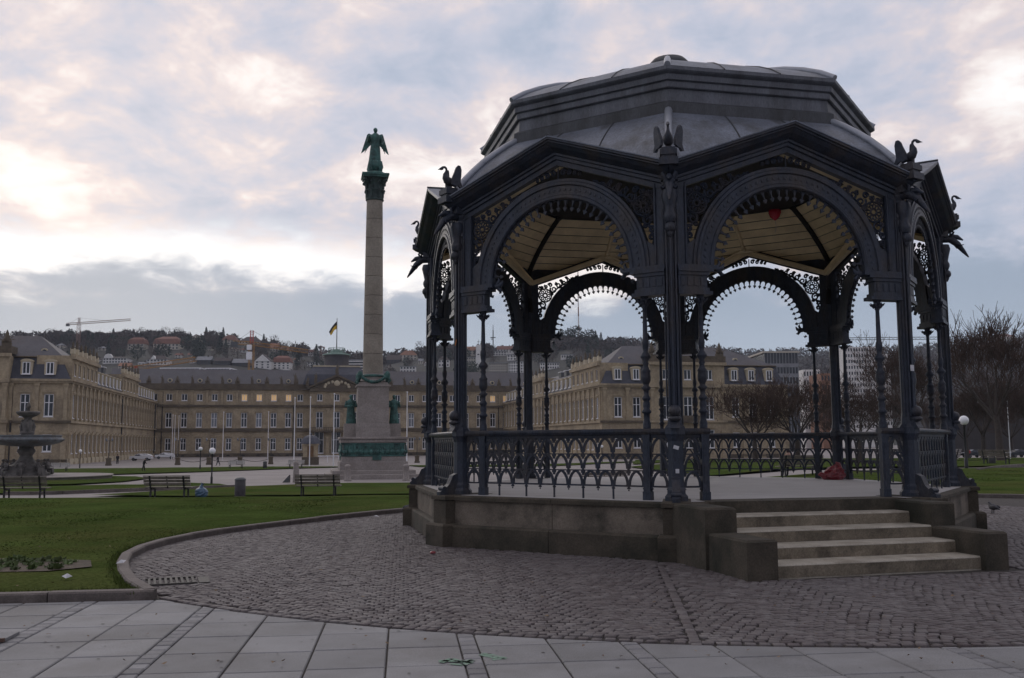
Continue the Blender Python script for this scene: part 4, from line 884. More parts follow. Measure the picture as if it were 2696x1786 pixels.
def build_corps():
    o0 = P1 + PV * CL; C = o0 + PU * (CW / 2); root = thing('palace_main_block', 'long three-storey sandstone palace block with central pediment, grey roof and flag', 'palace', (C.x, C.y, 0), PA)
    X = (1, 0, 0); H = 62.0; z0 = GZ; zc = E0 + 16.0; rows = []
    cols = [10.2] + [13.45 + 4.03 * i for i in range(9)] + [49.6, 53.2]; left = [-c for c in cols][::-1]
    lit = {-21.51: 'lit', -25.54: 'lit', -17.48: 'lit', -13.45: 'lit', 45.69: 'lit', 49.6: 'lit'}
    def row(zb, h, w, pm_fn, cs): return (zb, h, w, [(c + H, pm_fn(c)) for c in cs])
    side_l = [c for c in left]; side_r = [c for c in cols]
    att = lambda c: 'lit' if any(abs(c - k) < .05 for k in lit) else 'glass'
    pn = lambda c: 'glass_c' if (-38 < c < -28 or int(abs(c) * 7) % 5 == 0) else 'glass'
    allc = side_l + side_r
    # side wings of the block
    for lo, hi, cs in ((-H, -7.6, side_l), (7.6, H, side_r)):
        rws = [(E0 - 1.85, 3.3, 1.5, [(c - lo, 'glass') for c in cs]), (E0 + 4.55, 4.0, 1.6, [(c - lo, pn(c)) for c in cs]), (E0 + 11.95, 1.85, 1.55, [(c - lo, att(c)) for c in cs])]
        o = (lo, 0, 0); facade(root, 'wall', o, X, hi - lo, z0, zc, rws, 'palace')
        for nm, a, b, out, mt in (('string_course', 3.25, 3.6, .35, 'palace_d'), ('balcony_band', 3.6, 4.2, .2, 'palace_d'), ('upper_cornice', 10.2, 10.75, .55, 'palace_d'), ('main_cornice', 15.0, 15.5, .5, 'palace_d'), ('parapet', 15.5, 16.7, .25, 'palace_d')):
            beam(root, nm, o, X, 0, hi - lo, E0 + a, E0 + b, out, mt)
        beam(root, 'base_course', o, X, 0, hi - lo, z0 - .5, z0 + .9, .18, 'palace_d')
        for c in cs:   # small vents in the base course
            m = MB(); n = 6; m.prism([(.5 * math.cos(PI * i / n), .42 * math.sin(PI * i / n)) for i in range(n + 1)], (c - lo, -.2, z0 + .12), (1, 0, 0), (0, 0, 1), (0, 1, 0), .04); m.build('cellar_vent', Mt['black'], root, o)
        pm = pilaster_mesh(4.9, .55); pl = pilaster_mesh(4.0, .5)
        for a, b in zip(sorted(cs), sorted(cs)[1:]):
            put(root, 'pilaster', pl, o, X, (a + b) / 2 - lo, .0, E0 + 10.85, 'palace')
        for c in (cs[2::3]): pass
        m = MB()   # roof
        m.add([(lo, .1, E0 + 16.3), (hi, .1, E0 + 16.3), (hi, 6.5, E0 + 21.2), (lo, 6.5, E0 + 21.2), (lo, 14, E0 + 21.2), (hi, 14, E0 + 21.2)], [(0, 1, 2, 3), (3, 2, 5, 4)]); m.build('roof', Mt['slate'], root)
        for i, c in enumerate(cs):
            s_ = c + (2.0 if c < 0 else -2.0)
            if i % 2 == 0: put(root, 'roof_trophy', TRO, (0, 0, 0), X, s_, .0, E0 + 16.6, 'palace_d').scale = (.8, .8, .8)
            else: put(root, 'roof_statue', STAT[i % 4], (0, 0, 0), X, s_, .0, E0 + 16.6, 'palace_d').scale = (.8, .8, .8)
        for c in ([-45.8, -37.8, -29.8, -21.8, -13.6] if lo < 0 else [13.6, 21.8, 29.8, 37.8, 45.8]): oculus(root, (0, 0, 0), X, c, -1.0, E0 + 17.6)
    # downpipes
    for x in (-47.4, -12.0, 12.0, 47.4):
        m = MB(); m.tube([(x, -.12, z0), (x, -.12, E0 + 14.9)], .12, 6); m.build('downpipe', Mt['black'], root)
    # central pavilion
    yf = -2.2; o = (-7.6, yf, 0); L_ = 15.2; cs = (-4.75, 0, 4.75)
    rws = [(z0 + .8, 6.1, 2.5, [(c + 7.6, 'glass') for c in cs]), (E0 + 4.3, 4.5, 1.9, [(c + 7.6, 'glass') for c in cs]), (E0 + 11.95, 1.9, 1.5, [(c + 7.6, 'glass') for c in cs])]
    facade(root, 'wall', o, X, L_, z0, zc - .8, rws, 'palace')
    for x, r in ((-7.6, 1), (7.6, -1)):
        m = MB(); m.add([(x, yf, z0), (x, 0, z0), (x, 0, zc), (x, yf, zc)], [(0, 1, 2, 3)]); m.build('return_wall', Mt['palace'], root)
    for nm, a, b, out, mt in (('balcony', 3.0, 3.5, 1.7, 'palace_d'), ('upper_cornice', 10.2, 10.75, .6, 'palace_d'), ('main_cornice', 14.6, 15.3, .7, 'palace_d')): beam(root, nm, o, X, 0, L_, E0 + a, E0 + b, out, mt)
    pm = pilaster_mesh(6.2, .7)
    for s_ in (-6.9, -2.4, 2.4, 6.9):
        put(root, 'pilaster', pm, (0, yf, 0), X, s_, 0, E0 + 3.6, 'palace'); put(root, 'pilaster', pilaster_mesh(5.3, .8), (0, yf, 0), X, s_, 1.2, z0 + .1, 'palace')
    for i in range(27): m = MB(); 
    m = MB()
    for i in range(30): m.box((-7.2 + 14.4 * i / 29, yf - 1.6, E0 + 3.9), (.18, .18, .8))
    m.bx(-7.4, 7.4, yf - 1.72, yf - 1.48, E0 + 4.3, E0 + 4.45); m.build('balustrade', Mt['palace_d'], root)
    m = MB(); m.prism([(-7.9, E0 + 15.3), (7.9, E0 + 15.3), (0, E0 + 18.9)], (0, yf - .3, 0), (1, 0, 0), (0, 0, 1), (0, 1, 0), 3.0); m.build('pediment', Mt['palace_d'], root)
    for sx in (-1, 1):
        m = MB(); m.prism([(0, E0 + 18.95), (sx * 8.3, E0 + 15.25), (sx * 8.3, E0 + 15.75), (0, E0 + 19.5)][::(1 if sx < 0 else -1)], (0, yf - .85, 0), (1, 0, 0), (0, 0, 1), (0, 1, 0), 3.4); m.build('pediment_cornice', Mt['palace_d'], root)
    m = MB(); m.ball((0, yf - .45, E0 + 16.9), .8, 9, 6, 1.2, .3)
    for k in range(9): a = PI * k / 8; m.ball((2.6 * math.cos(a) * 1.3, yf - .42, E0 + 15.9 + 1.5 * math.sin(a)), .45, 7, 5, 1, .4)
    m.build('pediment_relief', Mt['cream_fr'], root)
    for s_, z in ((-8.2, 15.9), (-6, 16.9), (0, 19.5), (6, 16.9), (8.2, 15.9), (-11.5, 16.7), (11.5, 16.7)): put(root, 'roof_statue', STAT[int(abs(s_)) % 4], (0, yf, 0), X, s_, 0, E0 + z, 'palace_d')
    m = MB(); zb, ztp = E0 + 16.6, E0 + 22.0; q = [(-9.5, -1.2), (9.5, -1.2), (9.5, 14), (-9.5, 14)]; q2 = [(-6.6, 2.6), (6.6, 2.6), (6.6, 11), (-6.6, 11)]; q1 = [(-8.6, -.3), (8.6, -.3), (8.6, 13), (-8.6, 13)]
    m.add([(x, y, zb) for x, y in q] + [(x, y, zb + 3) for x, y in q1] + [(x, y, ztp) for x, y in q2], [(r * 4 + i, r * 4 + (i + 1) % 4, r * 4 + 4 + (i + 1) % 4, r * 4 + 4 + i) for r in (0, 1) for i in range(4)] + [(8, 9, 10, 11)]); m.build('mansard_roof', Mt['slate_b'], root)
    m = MB(); m.bx(-6.8, 6.8, 2.4, 11.2, ztp, ztp + .4); m.build('gilded_band', Mt['cream_fr'], root)
    m = MB(); m.lathe([(3.6, 22.4), (3.6, 25.6), (3.7, 25.7)], 16, (0, 6.8, E0)); m.build('roof_drum', Mt['slate'], root)
    m = MB(); m.lathe([(4.1, 25.7), (4.1, 25.95), (3.3, 26.2), (1.9, 26.5), (1.9, 27.0), (.9, 27.5), (.3, 27.6)], 16, (0, 6.8, E0)); m.build('copper_roof', Mt['copper'], root)
    m = MB()
    for i in range(16): a = 2 * PI * i / 16; m.tube([(2.4 * math.cos(a), 6.8 + 2.4 * math.sin(a), E0 + 26.3), (2.4 * math.cos(a), 6.8 + 2.4 * math.sin(a), E0 + 27.9)], .06, 4)
    m.tube([(2.4 * math.cos(2 * PI * i / 16), 6.8 + 2.4 * math.sin(2 * PI * i / 16), E0 + 27.9) for i in range(17)], .06, 4); m.build('roof_railing', Mt['copper'], root)
    fp = thing('flagpole', 'roof flagpole with hanging black and yellow flag above the palace', 'flagpole', tuple(C + PV * 6.8 + Vector((0, 0, E0 + 27.6))))
    m = MB(); m.tube([(0, 0, 0), (0, 0, 9.3)], [.16, .09], 6); m.build('pole', Mt['lead'], fp)
    for nm, a, b, mt in (('black_stripe', 0, .45, 'flagblk'), ('yellow_stripe', .45, 1, 'yellow')):
        m = MB(); n = 10; vs = []
        for i in range(n + 1):
            t = i / n
            for v in (a, b):
                x = -2.3 * t - .1; zt = 8.3 - 3.0 * t ** 1.1; hgt = 2.4 * (1 - .55 * t); vs.append((x * (.75 + .25 * (1 - v)), .25 * math.sin(t * 7 + v * 2), zt - hgt * v * .95 + .15 * math.sin(5 * t)))
        m.add(vs, [(2 * i, 2 * i + 1, 2 * i + 3, 2 * i + 2) for i in range(n)], True); m.build(nm, Mt[mt], fp)
    # chandelier light in two windows of the left corner
    for z in (7.6, 1.0):
        m = MB(); m.ball((-49.6, .05, E0 + z), .28, 7, 5, 1.5, .4); m.build('chandelier', Mt['lamp_hot'], root)
build_corps()
def build_wing(side):
    """front towards the square, long side along the court"""
    sg = -1 if side == 'left' else 1
    K = P1 if sg < 0 else P1 + PU * CW; FW = 40.0
    root = thing('palace_wing', 'left sandstone palace wing with slate mansard roof behind the fountain' if sg < 0 else 'right sandstone palace wing with slate roof seen through the bandstand', 'palace', (K.x, K.y, 0), PA)
    z0, ze = GZ, E0 + 11.4
    # --- front: x from 0 outwards
    def fs(s): return s * sg
    lo = (-FW if sg < 0 else 0); o = (lo, 0, 0); X = (1, 0, 0)
    fr = [3.4, 7.3, 28.6, 32.4, 36.4]; ce = [13.3, 17.9, 22.5]
    fcols = [fs(c) - lo for c in fr]; ccols = [fs(c) - lo for c in ce]; gl = lambda l: [(c, 'glass') for c in l]
    facade(root, 'wall', o, X, FW, z0, ze, [(E0 - 1.25, 3.0, 1.55, gl(fcols)), (E0 + 4.9, 3.95, 1.6, gl(fcols))], 'palace')
    beam(root, 'base_course', o, X, 0, FW, z0 - .5, z0 + 1.0, .2, 'palace_d')
    for nm, a, b, out in (('string_course', 3.75, 4.15, .4), ('eaves_cornice', 10.75, 11.1, .45), ('eaves_cornice', 11.1, 11.5, .75)): beam(root, nm, o, X, 0 - (out if sg > 0 else 0) + .0, FW + (out if sg < 0 else 0), E0 + a, E0 + b, out, 'palace_d' if nm != 'eaves_cornice' else 'palace')
    # panel strips between windows
    pm = pilaster_mesh(6.5, .6)
    for s_ in (.6, 5.35, 9.6, 26.3, 30.5, 34.4, 39.0): put(root, 'pilaster', pm, (0, 0, 0), X, fs(s_), 0, E0 + 4.2, 'palace')
    pm2 = pilaster_mesh(5.7, .9)
    for s_ in (.7, 5.35, 9.7, 26.3, 30.5, 34.4, 39.0): put(root, 'pilaster', pm2, (0, 0, 0), X, fs(s_), -.08, z0 + .05, 'palace')
    # mansard over the front, with dormers
    m = MB(); za, zb, zr = E0 + 11.5, E0 + 15.4, E0 + 20.0; D = 17.0
    def corner(s, y, z): return (fs(s), y, z)
    A = [corner(.15, .15, za), corner(FW, .15, za), corner(FW, D, za), corner(.15, D, za)]; B = [corner(1.9, 1.7, zb), corner(FW - 1.7, 1.7, zb), corner(FW - 1.7, D - 1.7, zb), corner(1.9, D - 1.7, zb)]
    q = A + B; fc = [(i, (i + 1) % 4, 4 + (i + 1) % 4, 4 + i) for i in range(4)]; m.add(q, fc if sg > 0 else [f[::-1] for f in fc]); m.build('mansard_slope', Mt['slate_b'], root)
    m = MB(); R0, R1 = corner(7.4, D / 2, zr), corner(FW - 11, D / 2, zr); B2 = [corner(1.6, 1.4, zb + .12), corner(FW - 1.4, 1.4, zb + .12), corner(FW - 1.4, D - 1.4, zb + .12), corner(1.6, D - 1.4, zb + .12)]
    fc = [(0, 1, 5, 4), (1, 2, 5), (2, 3, 4, 5), (3, 0, 4)]; m.add(B2 + [R0, R1], fc if sg > 0 else [f[::-1] for f in fc]); m.build('roof', Mt['slate'], root)
    m = MB(); w = [B2[0], B2[1], B2[2], B2[3], B2[0]]; m.tube(w, .16, 4); m.build('mansard_moulding', Mt['palace_d'], root)
    for s_ in (3.5, 7.4, 28.6, 32.4, 36.4):
        d = MB(); d.bx(-.95, .95, .1, 2.0, 0, 2.35)
        n = 8; d.prism([(1.05 * math.cos(PI * i / n), 2.3 + .5 * math.sin(PI * i / n)) for i in range(n + 1)], (0, -.05, 0), (1, 0, 0), (0, 0, 1), (0, 1, 0), 2.4)
        do = put(root, 'dormer', d.mesh('dormer'), (0, 0, 0), X, fs(s_), -.25, E0 + 12.3, 'cream_fr'); f, p, sr = win_meshes(1.25, 2.1); w_ = obj('window', f, Mt['white'], do, (0, .06, .1)); obj('window_pane', p, Mt['glass'], do, (0, .06, .1))
    for s_ in (5.4, 30.5): oculus(root, (0, 0, 0), X, fs(s_), -3.6, E0 + 16.7)
    # central pavilion of the front with attic and balustrade
    a, b = sorted((fs(9.9), fs(25.9))); yo = -.9; oo = (a, yo, 0); L_ = b - a; cc = [fs(c) - a for c in ce]
    facade(root, 'wall', oo, X, L_, z0, E0 + 15.6, [(E0 - 1.4, 3.7, 1.9, gl(cc)), (E0 + 4.35, 4.6, 1.9, gl(cc)), (E0 + 12.4, 2.0, 1.55, gl(cc))], 'palace')
    for x, f_ in ((a, 1), (b, -1)):
        m = MB(); m.add([(x, yo, z0), (x, 3, z0), (x, 3, E0 + 15.6), (x, yo, E0 + 15.6)], [(0, 1, 2, 3)]); m.build('return_wall', Mt['palace'], root)
    for nm, z_a, z_b, out in (('string_course', 3.75, 4.15, .4), ('eaves_cornice', 10.75, 11.5, .6), ('attic_cornice', 15.3, 15.9, .55), ('parapet', 15.9, 17.2, .2)): beam(root, nm, oo, X, -.3, L_ + .3, E0 + z_a, E0 + z_b, out, 'palace' if nm != 'parapet' else 'palace_d', 3.5 if nm == 'parapet' else .3)
    for s_ in (10.3, 15.6, 20.2, 25.5): put(root, 'pilaster', pm, (0, yo, 0), X, fs(s_), 0, E0 + 4.2, 'palace'); put(root, 'pilaster', pm2, (0, yo, 0), X, fs(s_), -.08, z0 + .05, 'palace')
    for s_ in (10.6, 25.2): put(root, 'roof_trophy', TRO, (0, yo, 0), X, fs(s_), -.6, E0 + 17.2, 'palace_d')
    m = MB(); m.bx(fs(17.9) - 2.2, fs(17.9) + 2.2, yo - 1.4, yo, E0 + 3.7, E0 + 4.1); m.bx(fs(17.9) - 2.2, fs(17.9) + 2.2, yo - 1.4, yo - 1.2, E0 + 4.1, E0 + 5.1); m.build('balcony', Mt['palace_d'], root)
    # --- court side
    if sg < 0: oc, U = (0, 0, 0), (0, 1, 0)
    else: oc, U = (0, CL, 0), (0, -1, 0)
    def ls(l): return l if sg < 0 else CL - l
    secs = [(1.2, 22.0, 6, True), (22.0, 48.6, 7, False), (48.6, 69.0, 5, True), (69.0, 96.0, 7, False)]; cl = []
    for a_, b_, n_, att in secs: cl += [a_ + (b_ - a_) * (i + .5) / n_ for i in range(n_)]
    pn = lambda i: 'glass_c' if i % 3 == 0 else 'glass'
    facade(root, 'court_wall', oc, U, CL, z0, ze, [(E0 - 1.6, 3.4, 1.6, [(ls(c), 'glass') for c in cl]), (E0 + 4.7, 4.1, 1.6, [(ls(c), pn(i)) for i, c in enumerate(cl)])], 'palace')
    beam(root, 'base_course', oc, U, 0, CL, z0 - .5, z0 + 1.1, .2, 'cream_fr')
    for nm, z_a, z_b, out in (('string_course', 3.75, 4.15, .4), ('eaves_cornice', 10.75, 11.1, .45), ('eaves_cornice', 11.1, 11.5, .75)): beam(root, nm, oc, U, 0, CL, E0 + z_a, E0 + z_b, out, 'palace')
    edges = sorted(set([0.7] + [(a + b) / 2 for a, b in zip(cl, cl[1:])] + [96.2]))
    for e in edges: put(root, 'pilaster', pm, oc, U, ls(e), 0, E0 + 4.2, 'palace'); put(root, 'pilaster', pm2, oc, U, ls(e), -.08, z0 + .05, 'cream_fr')
    for a_, b_, n_, att in secs:
        cs = [a_ + (b_ - a_) * (i + .5) / n_ for i in range(n_)]
        if att:
            s0, s1 = sorted((ls(a_), ls(b_))); o3 = (oc[0] + U[0] * s0, oc[1] + U[1] * s0, 0)
            facade(root, 'attic_wall', o3, U, s1 - s0, E0 + 11.5, E0 + 15.2, [(E0 + 12.3, 2.1, 1.35, [(ls(c) - s0, 'glass') for c in cs])], 'palace')
            beam(root, 'attic_cornice', o3, U, -.2, s1 - s0 + .2, E0 + 15.2, E0 + 15.8, .5, 'palace'); beam(root, 'parapet', o3, U, 0, s1 - s0, E0 + 15.8, E0 + 16.2, .1, 'palace', .4)
            for i in range(n_ + 1):
                c = a_ + (b_ - a_) * i / n_; m = MB(); m.box((0, 0, .5), (.9, .7, 1.0)); pd = put(root, 'parapet_pier', m.mesh('parapet_pier'), oc, U, ls(min(max(c, a_ + .5), b_ - .5)), -.2, E0 + 16.2, 'cream_fr')
                q_ = put(root, 'roof_statue' if i % 2 else 'roof_trophy', STAT[i % 4] if i % 2 else TRO, oc, U, ls(min(max(c, a_ + .5), b_ - .5)), -.2, E0 + 17.0, 'palace'); q_.scale = (.62, .62, .62 if i % 2 else .5)
            for e in (a_ + .02, b_ - .02):
                m = MB(); xx = 0; yy = e if sg < 0 else e; m.add([(0, yy, E0 + 11.5), (-6 * (1 if sg < 0 else -1), yy, E0 + 11.5), (-6 * (1 if sg < 0 else -1), yy, E0 + 15.8), (0, yy, E0 + 15.8)], [(0, 1, 2, 3)]); m.build('attic_end_wall', Mt['palace'], root)
        else:
            m = MB(); xo = -1 if sg < 0 else 1
            m.add([(xo * .1, a_, E0 + 11.5), (xo * .1, b_, E0 + 11.5), (xo * 1.3, b_, E0 + 14.9), (xo * 1.3, a_, E0 + 14.9)], [(0, 1, 2, 3) if sg < 0 else (3, 2, 1, 0)]); m.build('mansard_slope', Mt['slate_b'], root)
            for i, c in enumerate(cs):
                d = MB(); d.bx(-.8, .8, .0, 1.9, 0, 2.3); d.bx(-1.0, 1.0, -.15, 2.0, 2.3, 2.5); do = put(root, 'dormer', d.mesh('dormer'), oc, U, ls(c), -.2, E0 + 12.0, 'cream_fr'); f, p, sr = win_meshes(1.1, 1.9); obj('window', f, Mt['white'], do, (0, .05, .15)); obj('window_pane', p, Mt['glass'], do, (0, .05, .15))
        # upper roof of the long side
    m = MB(); xo = -1 if sg < 0 else 1; zb2, zr2 = E0 + 14.9, E0 + 17.6
    m.add([(xo * 1.3, 10, zb2), (xo * 1.3, CL + 4, zb2), (xo * 8.5, CL + 4, zr2), (xo * 8.5, 10, zr2), (xo * 15.7, 10, zb2), (xo * 15.7, CL + 4, zb2)], [(0, 1, 2, 3), (3, 2, 5, 4)] if sg < 0 else [(3, 2, 1, 0), (4, 5, 2, 3)]); m.build('roof', Mt['slate'], root)
    for i, l_ in enumerate((24, 28.5, 33, 38, 43, 72, 77, 82)):   # flat-topped roof lights on the upper slope
        d = MB(); d.box((0, 0, .6), (2.6, 2.2, 1.2)); do = d.build('roof_light', Mt['lead'], root, (xo * 4.2, l_, E0 + 15.6)); t = MB(); t.box((0, 0, 1.28), (2.9, 2.5, .14)); t.build('light_lid', Mt['white'], do)
    m = MB(); m.bx(*( (-17, -16) if sg < 0 else (16, 17)), 0, CL + 4, z0, ze); m.build('rear_wall', Mt['palace'], root)
    if sg > 0:
        m = MB(); m.bx(FW - .02, FW + .3, 0, 17, z0, ze); m.build('end_wall', Mt['palace'], root)
    for l_ in ((48.4, 95.6) if sg < 0 else (48.4,)):
        m = MB(); m.tube([((.15 if sg < 0 else -.15), l_, z0), ((.15 if sg < 0 else -.15), l_, ze - .4)], .14, 6); m.build('downpipe', Mt['black'], root)
    m = MB(); m.tube([(fs(9.4), -.15, z0), (fs(9.4), -.15, ze - .3)], .15, 6); m.build('downpipe', Mt['black'], root)
build_wing('left'); build_wing('right')
# ------------------------------------------------------------ victory column
def figure(m, o, h, arms='fold', seed=0):
    """robed standing figure, base at o"""
    rs = random.Random(seed); x, y, z = o
    prof = [(.16, 0), (.17, .04), (.155, .2), (.14, .38), (.125, .5), (.135, .60), (.155, .70), (.15, .78), (.07, .83), (.05, .855)]
    n = 14; vs = []
    for r, t in prof:
        for k in range(n):
            a = 2 * PI * k / n; fold = 1 + (.12 * math.sin(5 * a + seed) * max(0, .55 - t)); vs.append((x + r * h * fold * math.cos(a), y + r * h * .75 * fold * math.sin(a), z + t * h))
    m.add(vs, [(i * n + k, i * n + (k + 1) % n, (i + 1) * n + (k + 1) % n, (i + 1) * n + k) for i in range(len(prof) - 1) for k in range(n)], True)
    m.ball((x, y - .01 * h, z + .925 * h), .062 * h, 10, 8, .9, 1.0, 1.2); m.ball((x, y + .02 * h, z + .95 * h), .06 * h, 8, 6)
    for sx in (-1, 1):
        e = (x + sx * .19 * h, y - .02 * h, z + .60 * h); hd = (x + sx * .03 * h, y - .14 * h, z + .60 * h) if arms == 'fold' or sx < 0 else (x + sx * .16 * h, y - .12 * h, z + .72 * h)
        if arms == 'angel': hd = (x - .17 * h, y - .18 * h, z + .70 * h) if sx < 0 else (x + .17 * h, y - .12 * h, z + .50 * h)
        m.tube([(x + sx * .13 * h, y, z + .78 * h), e, hd], [.052 * h, .045 * h, .03 * h], 8); m.ball(hd, .035 * h, 6, 5)
def build_column():
    X0, Y0 = -12.4, 84.6; zb = zg(X0, Y0 - 4) - .0
    r = thing('victory_column', 'tall stone victory column with green bronze angel, rising from stepped pedestal', 'monument', (X0, Y0, 0), PA)
    def slab(nm, w, z0, z1, mt='granite', ch=.04):
        m = MB(); m.box((0, 0, (z0 + z1 - ch) / 2), (w, w, z1 - z0 - ch)); m.box((0, 0, z1 - ch / 2), (w, w, ch), 0, 1 - 2 * ch / w); return m.build(nm, Mt[mt], r)
    slab('step', 8.1, zb - .5, -1.05); slab('step', 7.0, -1.048, -.72); slab('pedestal_base', 5.75, -.718, .0); slab('pedestal_base', 5.45, .002, .44)
    slab('frieze_block', 5.30, .442, 1.62); slab('pedestal_course', 5.62, 1.622, 1.92, 'granite'); slab('pedestal_ledge', 5.85, 1.922, 2.10)
    # bronze relief bands round the base
    rs = random.Random(4)
    for k in range(4):
        m = MB(); m.box((0, -2.67, 1.03), (5.2, .06, 1.06)); m.box((0, -2.70, 1.52), (5.3, .14, .1)); m.box((0, -2.70, .5), (5.3, .14, .1))
        for i in range(34):
            x = -2.45 + 4.9 * i / 33; h = rs.uniform(.45, .85); m.tube([(x, -2.71, .58), (x + rs.uniform(-.08, .08), -2.74, .58 + h * .6), (x + rs.uniform(-.1, .1), -2.74, .58 + h)], [.09, .11, .06], 5)
            if i % 3 == 0: m.ball((x, -2.78, .85), .2, 7, 5, 1.4, .6)
        m.box((.25, -2.76, .30), (.75, .1, .34)); q = m.build('relief_frieze', Mt['bronze'], r, (0, 0, 0), k * PI / 2)
    m = MB(); m.box((0, 0, 2.55), (2.95, 2.95, .9)); m.box((0, 0, 3.15), (2.85, 2.85, .3), 0, .97); m.box((0, 0, 4.85), (2.70, 2.70, 3.1), 0, .985); m.build('pedestal', Mt['granite'], r)
    m = MB(); m.box((0, 0, 6.46), (2.74, 2.74, .12)); m.box((0, 0, 6.58), (2.95, 2.95, .12)); m.box((0, 0, 6.68), (2.7, 2.7, .08)); m.build('pedestal_cornice', Mt['granite'], r)
    for sx in (-1, 1):
        m = MB(); m.box((sx * 1.98, 0, 2.69), (1.0, 1.0, 1.18)); m.build('statue_plinth', Mt['granite'], r)
        m = MB(); figure(m, (sx * 1.9, -.05, 3.28), 2.55, 'fold' if sx < 0 else 'one', 2 + sx); m.build('statue', Mt['bronze'], r)
    m = MB(); m.box((0, 0, 6.80), (2.5, 2.5, .16)); m.lathe([(1.14, 6.88), (1.2, 7.0), (1.1, 7.12), (1.02, 7.2), (1.05, 7.35), (.95, 7.55), (.91, 7.7)], 24); m.build('shaft_base', Mt['granite'], r)
    m = MB(); n = 30
    for a0 in range(4):
        aa = a0 * PI / 2; pts = []
        for i in range(n + 1): t = -1 + 2 * i / n; pts.append((math.sin(aa) * 1.26 + math.cos(aa) * t * 1.22, -math.cos(aa) * 1.26 + math.sin(aa) * t * 1.22, 7.52 - .62 * (1 - t * t)))
        m.tube(pts, [.14 + .03 * math.sin(i * 2.1) for i in range(n + 1)], 7)
    for sx in (-1, 1):
        for sy in (-1, 1): m.ball((sx * 1.2, sy * 1.2, 7.5), .26, 8, 6, 1, 1, 1.5); m.tube([(sx * 1.2, sy * 1.2, 7.4), (sx * 1.45, sy * 1.45, 7.0), (sx * 1.3, sy * 1.3, 6.8)], [.14, .1, .03], 6)
    m.lathe([(1.0, 7.35), (1.14, 7.42), (1.14, 7.52), (1.0, 7.6)], 24); m.build('wreath', Mt['bronze'], r)
    nz = 9; zs = np.linspace(7.70, 23.40, nz + 1)
    for i in range(nz):
        rr = lambda z: .885 - .165 * ((z - 7.7) / 15.7) ** 1.3; a, b = zs[i] + .012, zs[i + 1] - .012; m = MB()
        m.lathe([(rr(a) - .02, a), (rr(a), a + .02)] + [(rr(z), z) for z in np.linspace(a + .03, b - .03, 4)] + [(rr(b), b - .02), (rr(b) - .02, b)], 28); m.build('shaft_drum', Mt['shaft'], r)
    m = MB(); m.lathe([(.72, 22.72), (.82, 22.78), (.82, 22.88), (.74, 22.94), (.74, 23.55), (.86, 23.68), (.84, 23.74), (.74, 23.8), (.78, 24.2), (.98, 24.65), (1.05, 24.75)], 24)
    for k in range(8):
        a = 2 * PI * k / 8 + PI / 8; c, s_ = math.cos(a), math.sin(a)
        for z_, r0, r1 in ((23.0, .74, .96), (23.8, .78, 1.06)): m.tube([(r0 * c, r0 * s_, z_), ((r0 + .03) * c, (r0 + .03) * s_, z_ + .5), (r1 * c, r1 * s_, z_ + .66), (r1 * c, r1 * s_, z_ + .55)], [.14, .13, .10, .03], 5)
    for sx in (-1, 1):
        for sy in (-1, 1): m.tube([(sx * .6, sy * .6, 24.2), (sx * .95, sy * .95, 24.6), (sx * 1.02, sy * 1.02, 24.45)], [.12, .16, .06], 6)
    m.build('capital', mat('dark_bronze', (.03, .052, .05), .6, .2, .5, 3, .3, 12), r, (0, 0, .65))
    m = MB(); m.box((0, 0, 24.86), (2.2, 2.2, .16)); m.box((0, 0, 25.02), (2.42, 2.42, .16)); m.build('abacus', Mt['bronze'], r, (0, 0, .65))
    m = MB(); m.lathe([(1.05, 25.1), (1.0, 25.25), (.8, 25.4), (.6, 25.45)], 18); m.ball((0, -.05, 26.0), .62, 14, 10)
    for k in range(4):
        a = PI / 4 + k * PI / 2; c, s_ = math.cos(a), math.sin(a); m.tube([(.55 * c, .55 * s_, 25.35), (.72 * c, .72 * s_, 25.8), (.62 * c, .62 * s_, 26.25), (.45 * c, .45 * s_, 26.45)], [.17, .22, .2, .1], 7)
    m.build('globe_and_supporters', Mt['bronze'], r, (0, 0, .65))
    m = MB(); figure(m, (0, 0, 26.3), 3.3, 'angel', 5); m.tube([(.50, -.36, 27.8), (.62, -.42, 28.9)], [.05, .03], 6); an = m.build('angel', Mt['bronze'], r, (0, 0, .65))
    for sx in (-1, 1):
        w = [(.20, 2.35), (.38, 2.76), (.58, 2.86), (.74, 2.72), (.86, 2.30), (1.04, 1.72), (1.26, .98), (1.04, 1.14), (.80, 1.40), (.56, 1.62), (.30, 1.85)]
        m = MB(); vs = [(sx * a, .22 + .18 * a, 26.3 + b) for a, b in w]; k = len(vs); m.add(vs + [(x, y + .10, z) for x, y, z in vs], [tuple(range(k)), tuple(range(2 * k - 1, k - 1, -1))] + [(i, (i + 1) % k, k + (i + 1) % k, k + i) for i in range(k)])
        for f in range(4): m.tube([(sx * (.32 + .1 * f), .24 + .05 * f, 28.85 - .1 * f), (sx * (.52 + .13 * f), .28 + .06 * f, 27.95 - .2 * f)], [.05, .03], 4)
        m.build('wing', Mt['bronze'], an)
    # stone bollards in front
    def bollard(px, py, lab):
        m = MB(); p = px; z = zg(p, py); m.lathe([(.30, -.1), (.30, .05), (.24, .1), (.22, 1.0), (.26, 1.05), (.22, 1.18), (.10, 1.26), (.001, 1.28)], 12); tag(m.build('bollard', Mt['granite'], None, (p, py, z)), lab, 'bollard', 'bollards before the column')
    bollard(-12.9, 75.2, 'grey stone bollard in front of the column steps, left one'); bollard(-8.4, 75.8, 'grey stone bollard in front of the column steps, right one')
